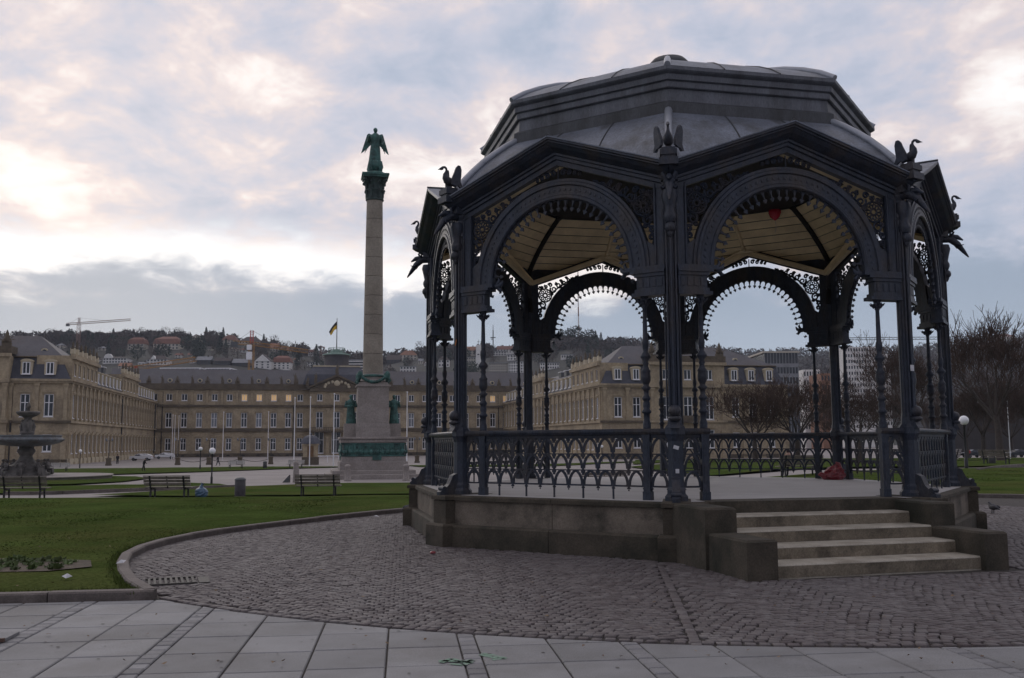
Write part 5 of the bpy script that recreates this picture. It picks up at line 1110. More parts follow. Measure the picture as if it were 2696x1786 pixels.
    t = thing('information_stele', 'tall rough stone stele leaning over a low panel beside the column plaza', 'stele', (-16.0, 71.0, zg(-16, 71))); m = MB(); m.box((0, 0, .65), (.42, .5, 1.35), .3, .85); m.ball((0, 0, 1.35), .22, 8, 6); m.build('stone', Mt['granite'], t); m = MB(); m.prism([(0, 0), (.5, 0), (.5, .55)], (-.95, -.25, -.02), (1, 0, 0), (0, 0, 1), (0, 1, 0), .4); m.build('panel', Mt['lead'], t)
build_column()
def build_fountain():
    X0, Y0 = -42.6, 84.0; z = zg(X0, Y0 - 4)
    r = thing('fountain', 'two-tier cast fountain with wide bowl, figures and round basin at left', 'fountain', (X0, Y0, z))
    m = MB(); m.lathe([(7.05, -.3), (7.05, .26), (7.15, .28), (7.15, .40), (6.6, .42), (6.5, .30), (.5, .28)], 56); m.build('basin', Mt['granite'], r)
    m = MB(); m.lathe([(6.5, .36), (.5, .36)], 40, cap=False); m.build('basin_floor', Mt['plaza'], r)
    m = MB(); m.lathe([(2.0, .3), (2.0, .6), (1.7, .75), (1.6, 1.4), (1.3, 1.5), (1.0, 1.6), (.62, 2.1), (.5, 2.5), (.62, 2.75), (.75, 3.0), (.7, 3.2), (.6, 3.3), (.6, 3.55)], 16); m.build('base', Mt['fountain'], r)
    for k in range(8):
        a = 2 * PI * k / 8 + .25; m = MB(); c, s_ = 1.75 * math.cos(a), 1.75 * math.sin(a); tt = Vector((math.cos(a), math.sin(a), 0)); q = Vector((-tt.y, tt.x, 0)); o = Vector((c, s_, .6))
        m.tube([o + tt * .35 + Vector((0, 0, -.15)), o + tt * .38 + Vector((0, 0, .35)), o + tt * .02 + Vector((0, 0, .55)), o + Vector((0, 0, .9)), o + tt * .02 + Vector((0, 0, 1.18)), o + tt * .04 + Vector((0, 0, 1.25))], [.10, .13, .20, .21, .17, .08], 8); m.ball(o + tt * .05 + Vector((0, 0, 1.42)), .15, 8, 6)
        for sx in (-1, 1): m.tube([o + q * sx * .18 + Vector((0, 0, 1.12)), o + q * sx * .36 + tt * .1 + Vector((0, 0, .85)), o + q * sx * .28 + tt * .34 + Vector((0, 0, .72))], [.08, .07, .05], 6); m.tube([o + q * sx * .12 + Vector((0, 0, .5)), o + q * sx * .16 + tt * .42 + Vector((0, 0, .48)), o + q * sx * .16 + tt * .45 + Vector((0, 0, -.1))], [.12, .10, .07], 6)
        m.build('putto', Mt['fountain'], r)
    m = MB(); m.lathe([(.6, 3.5), (1.2, 3.55), (2.1, 3.72), (2.75, 3.95), (2.95, 4.15), (3.0, 4.30), (2.85, 4.42), (2.75, 4.62), (2.85, 4.70), (2.8, 4.76), (2.6, 4.72), (2.3, 4.35), (.4, 4.2)], 36)
    for k in range(24): a = 2 * PI * k / 24; m.ball((2.93 * math.cos(a), 2.93 * math.sin(a), 4.25), .12, 6, 5)
    m.build('lower_bowl', Mt['fountain_b'], r)
    m = MB(); m.lathe([(.55, 4.2), (.5, 4.8), (.62, 5.0), (.5, 5.15), (.42, 5.3), (.46, 6.0), (.36, 6.3), (.3, 6.6), (.42, 6.75)], 14)
    for k in range(4): a = 2 * PI * k / 4 + .4; m.tube([(.42 * math.cos(a), .42 * math.sin(a), 5.1), (.5 * math.cos(a), .5 * math.sin(a), 5.7), (.4 * math.cos(a), .4 * math.sin(a), 6.2)], [.16, .18, .1], 6); m.ball((.42 * math.cos(a), .42 * math.sin(a), 6.36), .12, 6, 5)
    m.build('stem', Mt['fountain'], r)
    m = MB(); m.lathe([(.35, 6.7), (.7, 6.85), (.92, 7.1), (.98, 7.28), (.9, 7.36), (.3, 7.2)], 24); m.build('upper_bowl', Mt['fountain'], r)
    m = MB(); m.lathe([(.16, 7.2), (.12, 7.7), (.2, 7.8), (.14, 8.1), (.05, 8.35), (.001, 8.4)], 10); m.build('finial', Mt['fountain'], r); r.scale = (1, 1, .80)
build_fountain()
# ------------------------------------------------------------ street furniture
def make_bench(pale=False):
    r = thing('park_bench', '', 'bench'); wd = Mt['wood_p'] if pale else Mt['wood']; L_ = 2.0
    for i in range(4): m = MB(); m.box((0, -.20 + .125 * i, .46), (L_, .105, .045)); m.build('seat_slat', wd, r)
    for i in range(3): m = MB(); m.prism([(-.02, 0), (.02, 0), (.02, .115), (-.02, .115)], (-L_ / 2, -.30 - .05 * i, .54 + .135 * i), (0, 1, 0), (0, -.25, 1), (1, 0, 0), L_); m.build('back_slat', wd, r)
    m = MB(); m.box((0, -.43, .955), (L_ * 1.0, .07, .035)); m.build('top_rail', Mt['wood'] if not pale else wd, r)
    for sx in (-1, 1):
        m = MB(); x = sx * .72; m.prism([(.20, 0), (.24, 0), (.24, .40), (.20, .44), (-.26, .44), (-.44, .96), (-.49, .96), (-.30, .38), (-.34, 0), (-.26, 0), (-.22, .36), (.16, .38)], (x - .03, 0, 0), (0, 1, 0), (0, 0, 1), (1, 0, 0), .06); m.build('side_frame', Mt['black'], r)
    m = MB(); m.prism([(-.26, .42), (-.22, .42), (-.42, .94), (-.46, .94)], (-.02, 0, 0), (0, 1, 0), (0, 0, 1), (1, 0, 0), .04); m.build('back_brace', Mt['black'], r); return r
def place(o, x, y, rz, label, first, sc=None, dz=0.0):
    q = o if first else copy_tree(o); q.location = (x, y, zg(x, y) + dz); q.rotation_euler = (0, 0, rz); q['label'] = label
    if sc: q.scale = (sc,) * 3
    return q
def build_furniture():
    b = make_bench(); b['group'] = 'benches facing away along the lawn path'   # backrest towards the camera
    spots = [(-23.15, 45.7, .10, 'weathered wooden bench at the left edge, before the fountain'), (-16.45, 46.2, -.02, 'weathered wooden bench seen from behind beside the blue rubbish bag'), (-9.75, 48.4, .03, 'weathered wooden bench seen from behind in front of the victory column'), (14.55, 48.9, .06, 'wooden bench behind the bandstand with a person sitting on it'), (4.6, 48.9, .03, 'wooden bench seen through the bandstand railing, no one on it')]
    for i, (x, y, a, l) in enumerate(spots): place(b, x, y, a, l, i == 0, 1.12, .02)
    p = make_bench(True); p['group'] = 'pale benches at the far side of the square'
    for i, (x, y, a, l) in enumerate([(-55.0, 116.5, .15 + PI, 'pale bench between the fountain and the far globe lamp'), (-37.2, 129, PI, 'pale bench on the far lawn strip, left of the three'), (-29.6, 131, PI, 'pale bench on the far lawn strip, nearest the sentry box chain'), (-23.2, 133.4, PI, 'pale bench on the far lawn strip beside the column pedestal'), (25.6, 57.2, .5, 'pale bench on the right path under the globe lamp')]): place(p, x, y, a, l, i == 0, 1.12)
    d = copy_tree(b); d.location = (36.3, 72, zg(36.3, 72)); d.rotation_euler = (0, 0, -.9); d['label'] = 'dark bench beside the trees on the right lawn'; d['group'] = 'benches on the right lawn'
    # litter bins
    r = thing('litter_bin', '', 'bin', group='cylindrical litter bins'); m = MB(); m.lathe([(.24, 0), (.26, .03), (.26, .86), (.24, .88), (.23, .84)], 18); m.build('body', mat('bin_body', (.055, .052, .056), .6, .1, .2, 5), r); m = MB(); m.lathe([(.275, .85), (.275, .89), (.26, .92), (.18, .98), (.06, 1.0), (.001, 1.0)], 18); m.build('lid', Mt['lead'], r)
    for i, (x, y, l) in enumerate([(-13.45, 47.5, 'dark cylindrical litter bin between two benches on the lawn path'), (-33.4, 129.5, 'dark litter bin among the pale benches at the far lawn strip'), (38.2, 76.5, 'dark litter bin beside the bench on the right lawn'), (45.5, 84, 'dark litter bin at the right edge beyond the trees')]): place(r, x, y, 0, l, i == 0)
    # blue rubbish bag
    rs = np.random.RandomState(8); m = MB(); n, k = 14, 8; vs = []
    for i in range(k + 1):
        t = i / k; q = .30 * (math.sin(PI * min(1, t * .92 + .12)) ** .55) * (1 if t < .8 else .65)
        for j in range(n): a = 2 * PI * j / n; w = q * (1 + .13 * rs.uniform(-1, 1)); vs.append((w * math.cos(a), w * math.sin(a), .60 * t))
    m.add(vs, [(i * n + j, i * n + (j + 1) % n, (i + 1) * n + (j + 1) % n, (i + 1) * n + j) for i in range(k) for j in range(n)]); m.tube([(0, 0, .54), (.02, 0, .63), (.06, .02, .70)], [.11, .05, .09], 7)
    tag(m.build('rubbish_bag', Mt['bagblue'], None, (-14.75, 45.6, zg(-14.75, 45.6))), 'full blue rubbish bag standing beside the bench', 'bag')
    # globe lamps
    g = thing('globe_lamp', '', 'lamp', group='white globe lamps'); m = MB(); m.lathe([(.09, 0), (.09, .5), (.06, .55), (.05, 2.1), (.08, 2.12), (.09, 2.2), (.06, 2.22)], 10); m.build('post', Mt['black'], g); m = MB(); m.ball((0, 0, 2.42), .235, 18, 12); m.build('globe', Mt['globe'], g)
    for i, (x, y, l, sc) in enumerate([(-21.1, 67.4, 'white globe lamp on black post behind the blue rubbish bag', .95), (-41.0, 126, 'white globe lamp left of the nearest globe lamp, on the far lawn strip', 1.1), (-62.2, 138, 'small white globe lamp before the left palace wing', 1.0), (13.9, 149, 'white globe lamp seen through the bandstand railing', 1.0), (24.7, 52.3, 'large white globe lamp standing right of the bandstand', 1.10)]): place(g, x, y, 0, l, i == 0, sc)
    # flagpoles
    f = thing('flagpole', '', 'flagpole', group='bare white flagpoles'); m = MB(); m.tube([(0, 0, 0), (0, 0, 10.2)], [.085, .05], 7); m.build('pole', Mt['white'], f); m = MB(); m.ball((0, 0, 10.25), .12, 7, 5); m.build('knob', Mt['white'], f)
    for i, (px, y, l, sc) in enumerate([(774, 145, 'bare white flagpole left of the sentry box', 1.0), (815, 143, 'bare white flagpole in front of the sentry box', 1.0), (878, 138, 'bare white flagpole in front of the palace portico', 1.02), (1071, 140, 'bare white flagpole right of the column pedestal', 1.05), (586, 205, 'thin white flagpole before the palace, third window from the left lamp', 1.0), (705, 205, 'thin white flagpole before the lit palace windows', 1.0), (452, 222, 'white flagpole in the corner of the court, leftmost of three', 1.0), (458, 226, 'white flagpole in the corner of the court, middle of three', 1.0), (468, 230, 'white flagpole in the corner of the court, rightmost of three', 1.0), (2660, 165, 'white flagpole among the trees at the right edge', 1.0)]):
        p = at(px, 1200, y); place(f, p.x, y, 0, l, i == 0, sc)
    # stone posts with chains and lamp standards along the forecourt
    s = thing('lamp_pillar', '', 'pillar', group='stone pillars along the chain'); m = MB(); m.box((0, 0, .12), (.85, .85, .3)); m.box((0, 0, .65), (.70, .70, .8)); m.box((0, 0, 1.1), (.82, .82, .14)); m.box((0, 0, 1.22), (.6, .6, .1), 0, .6); m.build('stone', Mt['palace_d'], s)
    l_ = MB(); l_.lathe([(.10, 1.25), (.06, 1.5), (.045, 3.9), (.06, 4.0)], 8); l_.tube([(-.45, 0, 3.9), (0, 0, 4.05), (.45, 0, 3.9)], .03, 5); l_.build('standard', Mt['black'], s)
    for sx in (-1, 1): m = MB(); m.lathe([(.06, 3.95), (.13, 4.05), (.15, 4.3), (.05, 4.42), (.001, 4.45)], 8, (sx * .45, 0, 0)); m.build('lantern', Mt['glass_c'], s)
    P = []
    for i, (px, l) in enumerate([(286, 'stone lamp pillar before the left palace wing, by the standing man'), (468, 'stone lamp pillar in front of the second white car'), (550, 'stone lamp pillar behind the nearest globe lamp'), (632, 'stone lamp pillar third along the chain from the cars'), (713, 'stone lamp pillar next to the sentry box'), (1098, 'stone lamp pillar right of the column pedestal')]):
        y = 160 + .22 * (px - 468) * 160 / FPX; p = at(px, 1210, y); q = place(s, p.x, y, PA, l, i == 0, 1.0); P.append(Vector(q.location))
    for a, b in ((1, 2), (2, 3), (3, 4)):
        m = MB(); n = 14; m.tube([P[a].lerp(P[b], i / n) + Vector((0, 0, 1.0 - .55 * (1 - (2 * i / n - 1) ** 2))) for i in range(n + 1)], .04, 5); tag(m.build('chain', Mt['black']), ['iron chain slung from the pillar by the white car', 'iron chain slung behind the nearest globe lamp', 'iron chain slung to the pillar by the sentry box'][a - 1], 'chain', 'forecourt chains')
    # sentry box
    p = at(817, 1215, 158); k = thing('sentry_box', 'small stone sentry box with dark bell-shaped roof before the palace', 'sentry box', (p.x, 158, zg(p.x, 158)), PA)
    m = MB(); m.box((0, 0, .55), (2.75, 2.75, 1.3)); m.build('plinth', Mt['palace_d'], k); m = MB(); m.box((0, 0, 2.2), (2.4, 2.4, 2.0)); m.box((0, 0, 3.25), (2.7, 2.7, .2)); m.build('body', Mt['palace'], k)
    m = MB(); m.lathe([(1.85, 3.35), (1.8, 3.5), (1.55, 3.9), (1.35, 4.3), (1.0, 4.6), (.5, 4.75), (.2, 4.8), (.25, 5.0), (.001, 5.15)], 8, (0, 0, 0), False, PI / 8); m.build('bell_roof', Mt['slate_b'], k); m = MB(); m.bx(-.5, .5, -1.24, -1.15, 1.25, 3.0); m.build('door_niche', mat('ochre_door', (.16, .09, .04), .8), k)
    p = at(905, 1205, 175); m = MB(); m.bx(-5, 5, -.1, .1, 1.1, 1.25)
    for i in range(6): m.bx(-4.9 + 1.95 * i, -4.8 + 1.95 * i, -.06, .06, 0, 1.1)
    tag(m.build('barrier_rail', Mt['white'], None, (p.x, 175, zg(p.x, 175)), PA), 'low white barrier rail before the palace portico', 'barrier')
build_furniture()
# ------------------------------------------------------------ cars
def make_car(name, paint, L_=4.5, H=1.45):
    r = thing(name, '', 'car'); side = [(-.50, .28), (-.49, .62), (-.42, .66), (-.30, .68), (-.20, .90), (-.08, 1.0), (.18, 1.0), (.36, .90), (.46, .72), (.495, .66), (.50, .28)]
    m = MB(); w = .86; pr = [(x * L_, z * H) for x, z in side]; k = len(pr); inw = [w if z <= .72 * H else w * .80 for x, z in pr]
    vs = [(x, -i_, z) for (x, z), i_ in zip(pr, inw)] + [(x, i_, z) for (x, z), i_ in zip(pr, inw)]
    m.add(vs, [tuple(range(k)), tuple(range(2 * k - 1, k - 1, -1))] + [(i, k + i, k + (i + 1) % k, (i + 1) % k) for i in range(k)]); m.build('body', paint, r)
    for sy in (-1, 1):
        for a, b, c, d in (((-.27, .70), (-.02, .70), (-.02, .955), (-.17, .93)), ((0.0, .70), (.22, .70), (.20, .95), (0, .955)), ((.24, .70), (.40, .74), (.35, .88), (.22, .94))):
            q = MB(); pts = [(p[0] * L_, sy * (w * .815 if p[1] > .8 else w * .985), p[1] * H) for p in (a, b, c, d)]; q.add(pts, [(0, 1, 2, 3) if sy < 0 else (3, 2, 1, 0)]); q.add([(x, y + sy * .012, z) for x, y, z in pts], [(0, 1, 2, 3) if sy < 0 else (3, 2, 1, 0)]); q.build('side_window', Mt['glass'], r)
        for x in (-.31, .30):
            q = MB(); n = 16; q.prism([(.33 * math.cos(2 * PI * i / n), .33 * math.sin(2 * PI * i / n)) for i in range(n)], (x * L_, sy * .70 if sy > 0 else -.90, .33), (1, 0, 0), (0, 0, 1), (0, 1, 0), .20); wh = q.build('wheel', Mt['tyre'], r); q = MB(); q.prism([(.20 * math.cos(2 * PI * i / 10), .20 * math.sin(2 * PI * i / 10)) for i in range(10)], (x * L_, .89 if sy > 0 else -.915, .33), (1, 0, 0), (0, 0, 1), (0, 1, 0), .025); q.build('rim', Mt['lead'], wh)
        q = MB(); q.box((-.485 * L_, sy * .62, .60 * H), (.12, .36, .14)); q.build('headlight', Mt['globe'], r); q = MB(); q.box((.492 * L_, sy * .66, .60 * H), (.08, .28, .18)); q.build('tail_light', Mt['red'], r)
    q = MB(); q.add([(-.303 * L_, -.70, .69 * H), (-.303 * L_, .70, .69 * H), (-.205 * L_, .62, .905 * H), (-.205 * L_, -.62, .905 * H)], [(3, 2, 1, 0)]); q.build('windscreen', Mt['glass'], r); return r
def build_cars():
    c = make_car('parked_car', Mt['carw'], 4.6, 1.5); c['group'] = 'white cars parked in the court'
    for i, (px, y, a, l) in enumerate([(372, 205, .12, 'white estate car parked along the left palace wing'), (434, 230, .35, 'white car parked in the palace corner, dark at its rear')]):
        p = at(px, 1208, y); place(c, p.x, y, a, l, i == 0)
    d = make_car('parked_car', Mt['card'], 4.4, 1.5); d['group'] = 'cars on the street at the right'
    for i, (px, a, l) in enumerate([(2495, .2, 'dark car on the far street just right of the bandstand'), (2562, .2, 'dark car on the far street behind the tree trunks'), (2680, .2, 'dark car on the far street at the right edge')]): p = at(px, 1180, 182); place(d, p.x, 182, a, l, i == 0)
build_cars()
# ------------------------------------------------------------ people
def person_mat(name, coat, legs, hair, hz, kz):
    m = bpy.data.materials.new(name); m.use_nodes = True; N, L = m.node_tree.nodes, m.node_tree.links; b = N['Principled BSDF']; b.inputs['Roughness'].default_value = .85
    tc = N.new('ShaderNodeTexCoord'); sp = N.new('ShaderNodeSeparateXYZ'); L.new(tc.outputs['Object'], sp.inputs[0]); cr = N.new('ShaderNodeValToRGB'); cr.color_ramp.interpolation = 'CONSTANT'
    dv = N.new('ShaderNodeMath'); dv.operation = 'DIVIDE'; L.new(sp.outputs[2], dv.inputs[0]); dv.inputs[1].default_value = 2.0; L.new(dv.outputs[0], cr.inputs[0])
    e = cr.color_ramp.elements; e[0].color = (*legs, 1); e[1].position = kz / 2; e[1].color = (*coat, 1); q = e.new(hz / 2); q.color = (.30, .19, .14, 1); q = e.new((hz + .12) / 2); q.color = (*hair, 1); L.new(cr.outputs[0], b.inputs['Base Color']); return m
def person(label, loc, rz, J, mt):
    """J: joint name -> (x, y, z, radius); one continuous skin"""
    E = [('hip', 'waist'), ('waist', 'chest'), ('chest', 'neck'), ('neck', 'head'), ('head', 'crown')] + [(a + s, b + s) for s in 'lr' for a, b in (('sh', 'el'), ('el', 'ha'), ('th', 'kn'), ('kn', 'an'), ('an', 'to'))] + [('chest', 'shl'), ('chest', 'shr'), ('hip', 'thl'), ('hip', 'thr')]
    nm = ['hip'] + [k for k in J if k != 'hip']; ix = {k: i for i, k in enumerate(nm)}; me = bpy.data.meshes.new('person'); me.from_pydata([J[k][:3] for k in nm], [(ix[a], ix[b]) for a, b in E], []); o = obj('person', me, mt, None, loc, rz)
    md = o.modifiers.new('skin', 'SKIN'); md.use_smooth_shade = True; sv = me.skin_vertices[0].data
    for k, v in zip(nm, sv): v.radius = (J[k][3], J[k][3] * (.8 if k in ('hip', 'waist', 'chest') else 1)); v.use_root = (k == 'hip')
    sd = o.modifiers.new('sub', 'SUBSURF'); sd.levels = 1; sd.render_levels = 1; return tag(o, label, 'person')
def walk(h, st, lean=0.0, coat=1.0):
    s = h / 1.75; J = {'hip': (0, 0, .93, .17 * coat), 'waist': (0, -lean * .3, 1.12, .155 * coat), 'chest': (0, -lean * .7, 1.36, .17 * coat), 'neck': (0, -lean, 1.50, .065), 'head': (0, -lean - .04, 1.60, .095), 'crown': (0, -lean - .03, 1.72, .085)}
    for sd, x, f in (('l', -1, 1), ('r', 1, -1)):
        J['sh' + sd] = (x * .19, -lean * .75, 1.40, .075); J['el' + sd] = (x * .25, -lean * .5 + f * st * .25, 1.14, .06); J['ha' + sd] = (x * .24, -lean - .12 + f * st * .3, .92, .045)
        J['th' + sd] = (x * .09, 0, .86, .12); J['kn' + sd] = (x * .10, -f * st * .5, .48, .09); J['an' + sd] = (x * .10, -f * st * .85 + .05, .09, .065); J['to' + sd] = (x * .11, -f * st * .85 - .12, .04, .04)
    return {k: (a * s, b * s, c * s, r * s) for k, (a, b, c, r) in J.items()}
def build_people():
    dk = person_mat('dark_clothes', (.016, .016, .02), (.02, .02, .024), (.02, .016, .012), 1.42, .8); bl = person_mat('black_coat', (.013, .012, .013), (.016, .015, .016), (.03, .02, .015), 1.36, .6)
    p = at(309, 1221, 168); person('person in dark clothes standing before the left palace wing', (p.x, 168, zg(p.x, 168)), .3, walk(1.78, .05, 0, 1.25), dk)
    p = at(378, 1240, 119); person('hunched person in a long black coat walking across the lawn strip', (p.x, 119, zg(p.x, 119)), PI * .55, walk(1.62, .22, .16, 1.5), bl)
    p = at(574, 1226, 150); person('person in a dark jacket striding past the stone pillars', (p.x, 150, zg(p.x, 150)), -PI * .45, walk(1.75, .34, .06, 1.25), dk)
    # seated person on the bench behind the bandstand, back towards us
    J = {'hip': (0, .05, .62, .17), 'waist': (0, 0, .80, .16), 'chest': (0, .02, 1.06, .175), 'neck': (0, .06, 1.22, .065), 'head': (0, .10, 1.32, .095), 'crown': (0, .10, 1.44, .085)}
    for sd, x in (('l', -1), ('r', 1)):
        J.update({'sh' + sd: (x * .19, .03, 1.10, .075), 'el' + sd: (x * .25, .08, .84, .06), 'ha' + sd: (x * .12, .34, .76, .045), 'th' + sd: (x * .09, .15, .62, .10), 'kn' + sd: (x * .12, .55, .60, .075), 'an' + sd: (x * .12, .60, .14, .05), 'to' + sd: (x * .12, .78, .06, .04)})
    person('person in black sitting on the bench behind the bandstand, seen from behind', (14.1, 49.0, zg(14.1, 49)), .06, J, person_mat('sitter_clothes', (.012, .012, .015), (.02, .02, .03), (.03, .015, .02), 1.14, .55))
    p = at(2551, 1178, 176); person('person in a red jacket on the far street at right', (p.x, 176, zg(p.x, 176)), .2, walk(1.75, .2), person_mat('red_jacket', (.42, .07, .07), (.03, .03, .04), (.03, .02, .02), 1.42, .85))
build_people()
# ------------------------------------------------------------ pigeons
def pigeon(label, loc, rz):
    m = MB(); m.tube([(-.17, 0, .09), (-.10, 0, .115), (-.03, 0, .13), (.04, 0, .14), (.075, 0, .175), (.085, 0, .21), (.10, 0, .225), (.125, 0, .22), (.145, 0, .213)], [.012, .035, .065, .068, .045, .028, .026, .018, .004], 9)
    for sy in (-1, 1): m.tube([(.01, sy * .025, .08), (.015, sy * .028, .0)], [.012, .007], 5); m.tube([(-.005, sy * .028, .004), (.05, sy * .032, .004)], .006, 4)
    o = m.build('pigeon', Mt['pigeon'], None, loc, rz)
    for sy in (-1, 1):
        w = MB(); w.ball((-.04, sy * .055, .135), .09, 9, 6, 1.15, .25, .5); w.build('wing', mat('wing_feathers', (.07, .07, .08), .7, 0, .4, 14), o)
    return tag(o, label, 'pigeon')
pigeon('dark pigeon standing on the cobbles right of the bandstand', (10.5, 21.1, .005), 1.9); pigeon('pigeon pecking by the kerb at the left corner of the plinth', (-2.35, 21.9, .005), .4)
m = MB(); m.ball((0, 0, .02), .035, 7, 5, 1.4, 1, .6); tag(m.build('dead_leaf', Mt['bagred'], None, (-1.15, 13.9, .01), .4), 'small brown leaf on the cobbles before the plinth', 'leaf')
t_ = thing('timber_board', 'pale board with a brown edge lying on the paving at the left edge', 'board', (-4.55, 8.02, .004), .12); m = MB(); m.box((0, .06, .013), (.8, .30, .022)); m.build('panel', Mt['slab'], t_); m = MB(); m.box((0, -.105, .015), (.8, .025, .03)); m.build('edge', mat('timber_edge', (.10, .06, .045), .8, 0, .3, 6), t_)

def build_litter():
    rs = np.random.RandomState(21); n = 260; y = 7 + 19 * rs.uniform(0, 1, n) ** 1.4; x = rs.uniform(-.55, .55, n) * y; P = np.stack([x, y], 1); d = np.hypot(x - CX, y - CY); P = P[d > 7.2]; n = len(P); a = rs.uniform(0, 6.28, n); r = rs.uniform(.010, .026, n)
    V = []
    for k in range(5): q = a + 2 * PI * k / 5; rr = r * rs.uniform(.5, 1.2, n); V.append(np.stack([P[:, 0] + rr * np.cos(q), P[:, 1] + rr * np.sin(q) * .8, .012 + rs.uniform(0, .018, n) + np.where(inside(P, LAWN_NEAR), .07, 0)], 1))
    V = np.stack(V, 1).reshape(-1, 3); tag(obj('fallen_leaves', arr_mesh('fallen_leaves', V, np.arange(5 * n).reshape(-1, 5), np.repeat(rs.uniform(0, 1, n), 5)), mat('leaf_litter', (.16, .11, .07), .9, 0, .5, 3, tint=True)), 'scattered fallen leaves and bits of litter on the paving', 'leaves', kind='stuff')
    for i, (lx, ly, lz, l) in enumerate(((-4.93, 12.2, .11, 'scrap of white paper on the lawn beside the curved kerb'), (-5.05, 11.0, .10, 'scrap of white paper on the lawn behind the front kerb'), (-2.9, 20.6, .02, 'scrap of white paper on the cobbles far left of the bandstand'))):
        m = MB(); m.add([(-.05, -.03, 0), (.05, -.035, .01), (.055, .03, .035), (-.04, .035, .02), (0, 0, .045)], [(0, 1, 4), (1, 2, 4), (2, 3, 4), (3, 0, 4)]); tag(m.build('paper_scrap', Mt['sticker'], None, (lx, ly, lz), i * 1.3), l, 'litter')
build_litter()

def build_gum():
    rs = np.random.RandomState(31); n = 220; P = GO + rs.uniform(-6.5, 6.5, (n, 1)) * GU + rs.uniform(-1.5, 3.2, (n, 1)) * GV; P = P[(np.hypot(P[:, 0] - CX, P[:, 1] - CY) > RC + .05)]; n = len(P); V = []
    r = rs.uniform(.006, .017, n)
    for k in range(6): V.append(np.stack([P[:, 0] + r * math.cos(k * PI / 3) * rs.uniform(.8, 1.2, n), P[:, 1] + r * math.sin(k * PI / 3) * rs.uniform(.8, 1.2, n), np.full(n, .0062)], 1))
    tag(obj('gum_spots', arr_mesh('gum_spots', np.stack(V, 1).reshape(-1, 3), np.arange(6 * n).reshape(-1, 6), np.repeat(rs.uniform(0, 1, n), 6)), mat('trodden_gum', (.085, .083, .08), .8, 0, .3, 4, tint=True)), 'dark trodden gum spots on the paving slabs', 'gum', kind='stuff')
build_gum()
# ------------------------------------------------------------ wooded hills behind the town
CREST = [(-900, 905), (0, 900), (250, 905), (330, 902), (450, 903), (530, 902), (600, 905), (700, 918), (760, 930), (830, 942), (900, 955), (960, 962), (1000, 960), (1050, 950), (1100, 944), (1180, 940), (1250, 938), (1300, 936), (1350, 934), (1420, 928), (1500, 912), (1560, 915), (1640, 916), (1750, 925), (1900, 935), (2110, 938), (2200, 935), (2400, 926), (2550, 920), (2696, 890), (3000, 880), (3600, 900)]
def hill_dc(px): return float(np.interp(px, [1500, 2000], [900, 1500]))
def hill_z(px, d):
    dc = hill_dc(px); d0 = dc * .47; y = np.interp(px, [a for a, b in CREST], [b for a, b in CREST]); hor = 1164.3 - ROLL * (px - 1348)
    zc = EYE + (hor - y) / FPX * dc; t = min(1.0, max(0.0, (d - d0) / (dc - d0))); z = -2.2 + (zc + 2.2) * t ** .85
    if d > dc: z = zc - (d - dc) * .05
    return float(z)
def hxy(px, d): r_ = ray(px, 1164.3 - ROLL * (px - 1348)); return r_.x / r_.y * d
def hill_hit(px, py):
    r_ = ray(px, py)
    for d in np.arange(430, 1500, 4.0):
        if EYE + r_.z / r_.y * d < hill_z(px, d): return d
    return hill_dc(px)
def build_hill():
    pxs = np.arange(-900, 3601, 30.0); fr = np.concatenate([np.linspace(.44, 1.0, 22), [1.12]]); V = []
    for f in fr:
        for px in pxs: d = f * hill_dc(px); V.append((hxy(px, d), d, hill_z(px, d) - (0 if f > .47 else 3)))
    nx = len(pxs); idx = np.arange(len(V)).reshape(len(fr), nx); F = np.stack([idx[:-1, :-1], idx[:-1, 1:], idx[1:, 1:], idx[1:, :-1]], -1).reshape(-1, 4)
    tag(obj('hill', arr_mesh('hill', V, F, None, True), Mt['hill']), kind='structure')
build_hill()
HOUSES = []
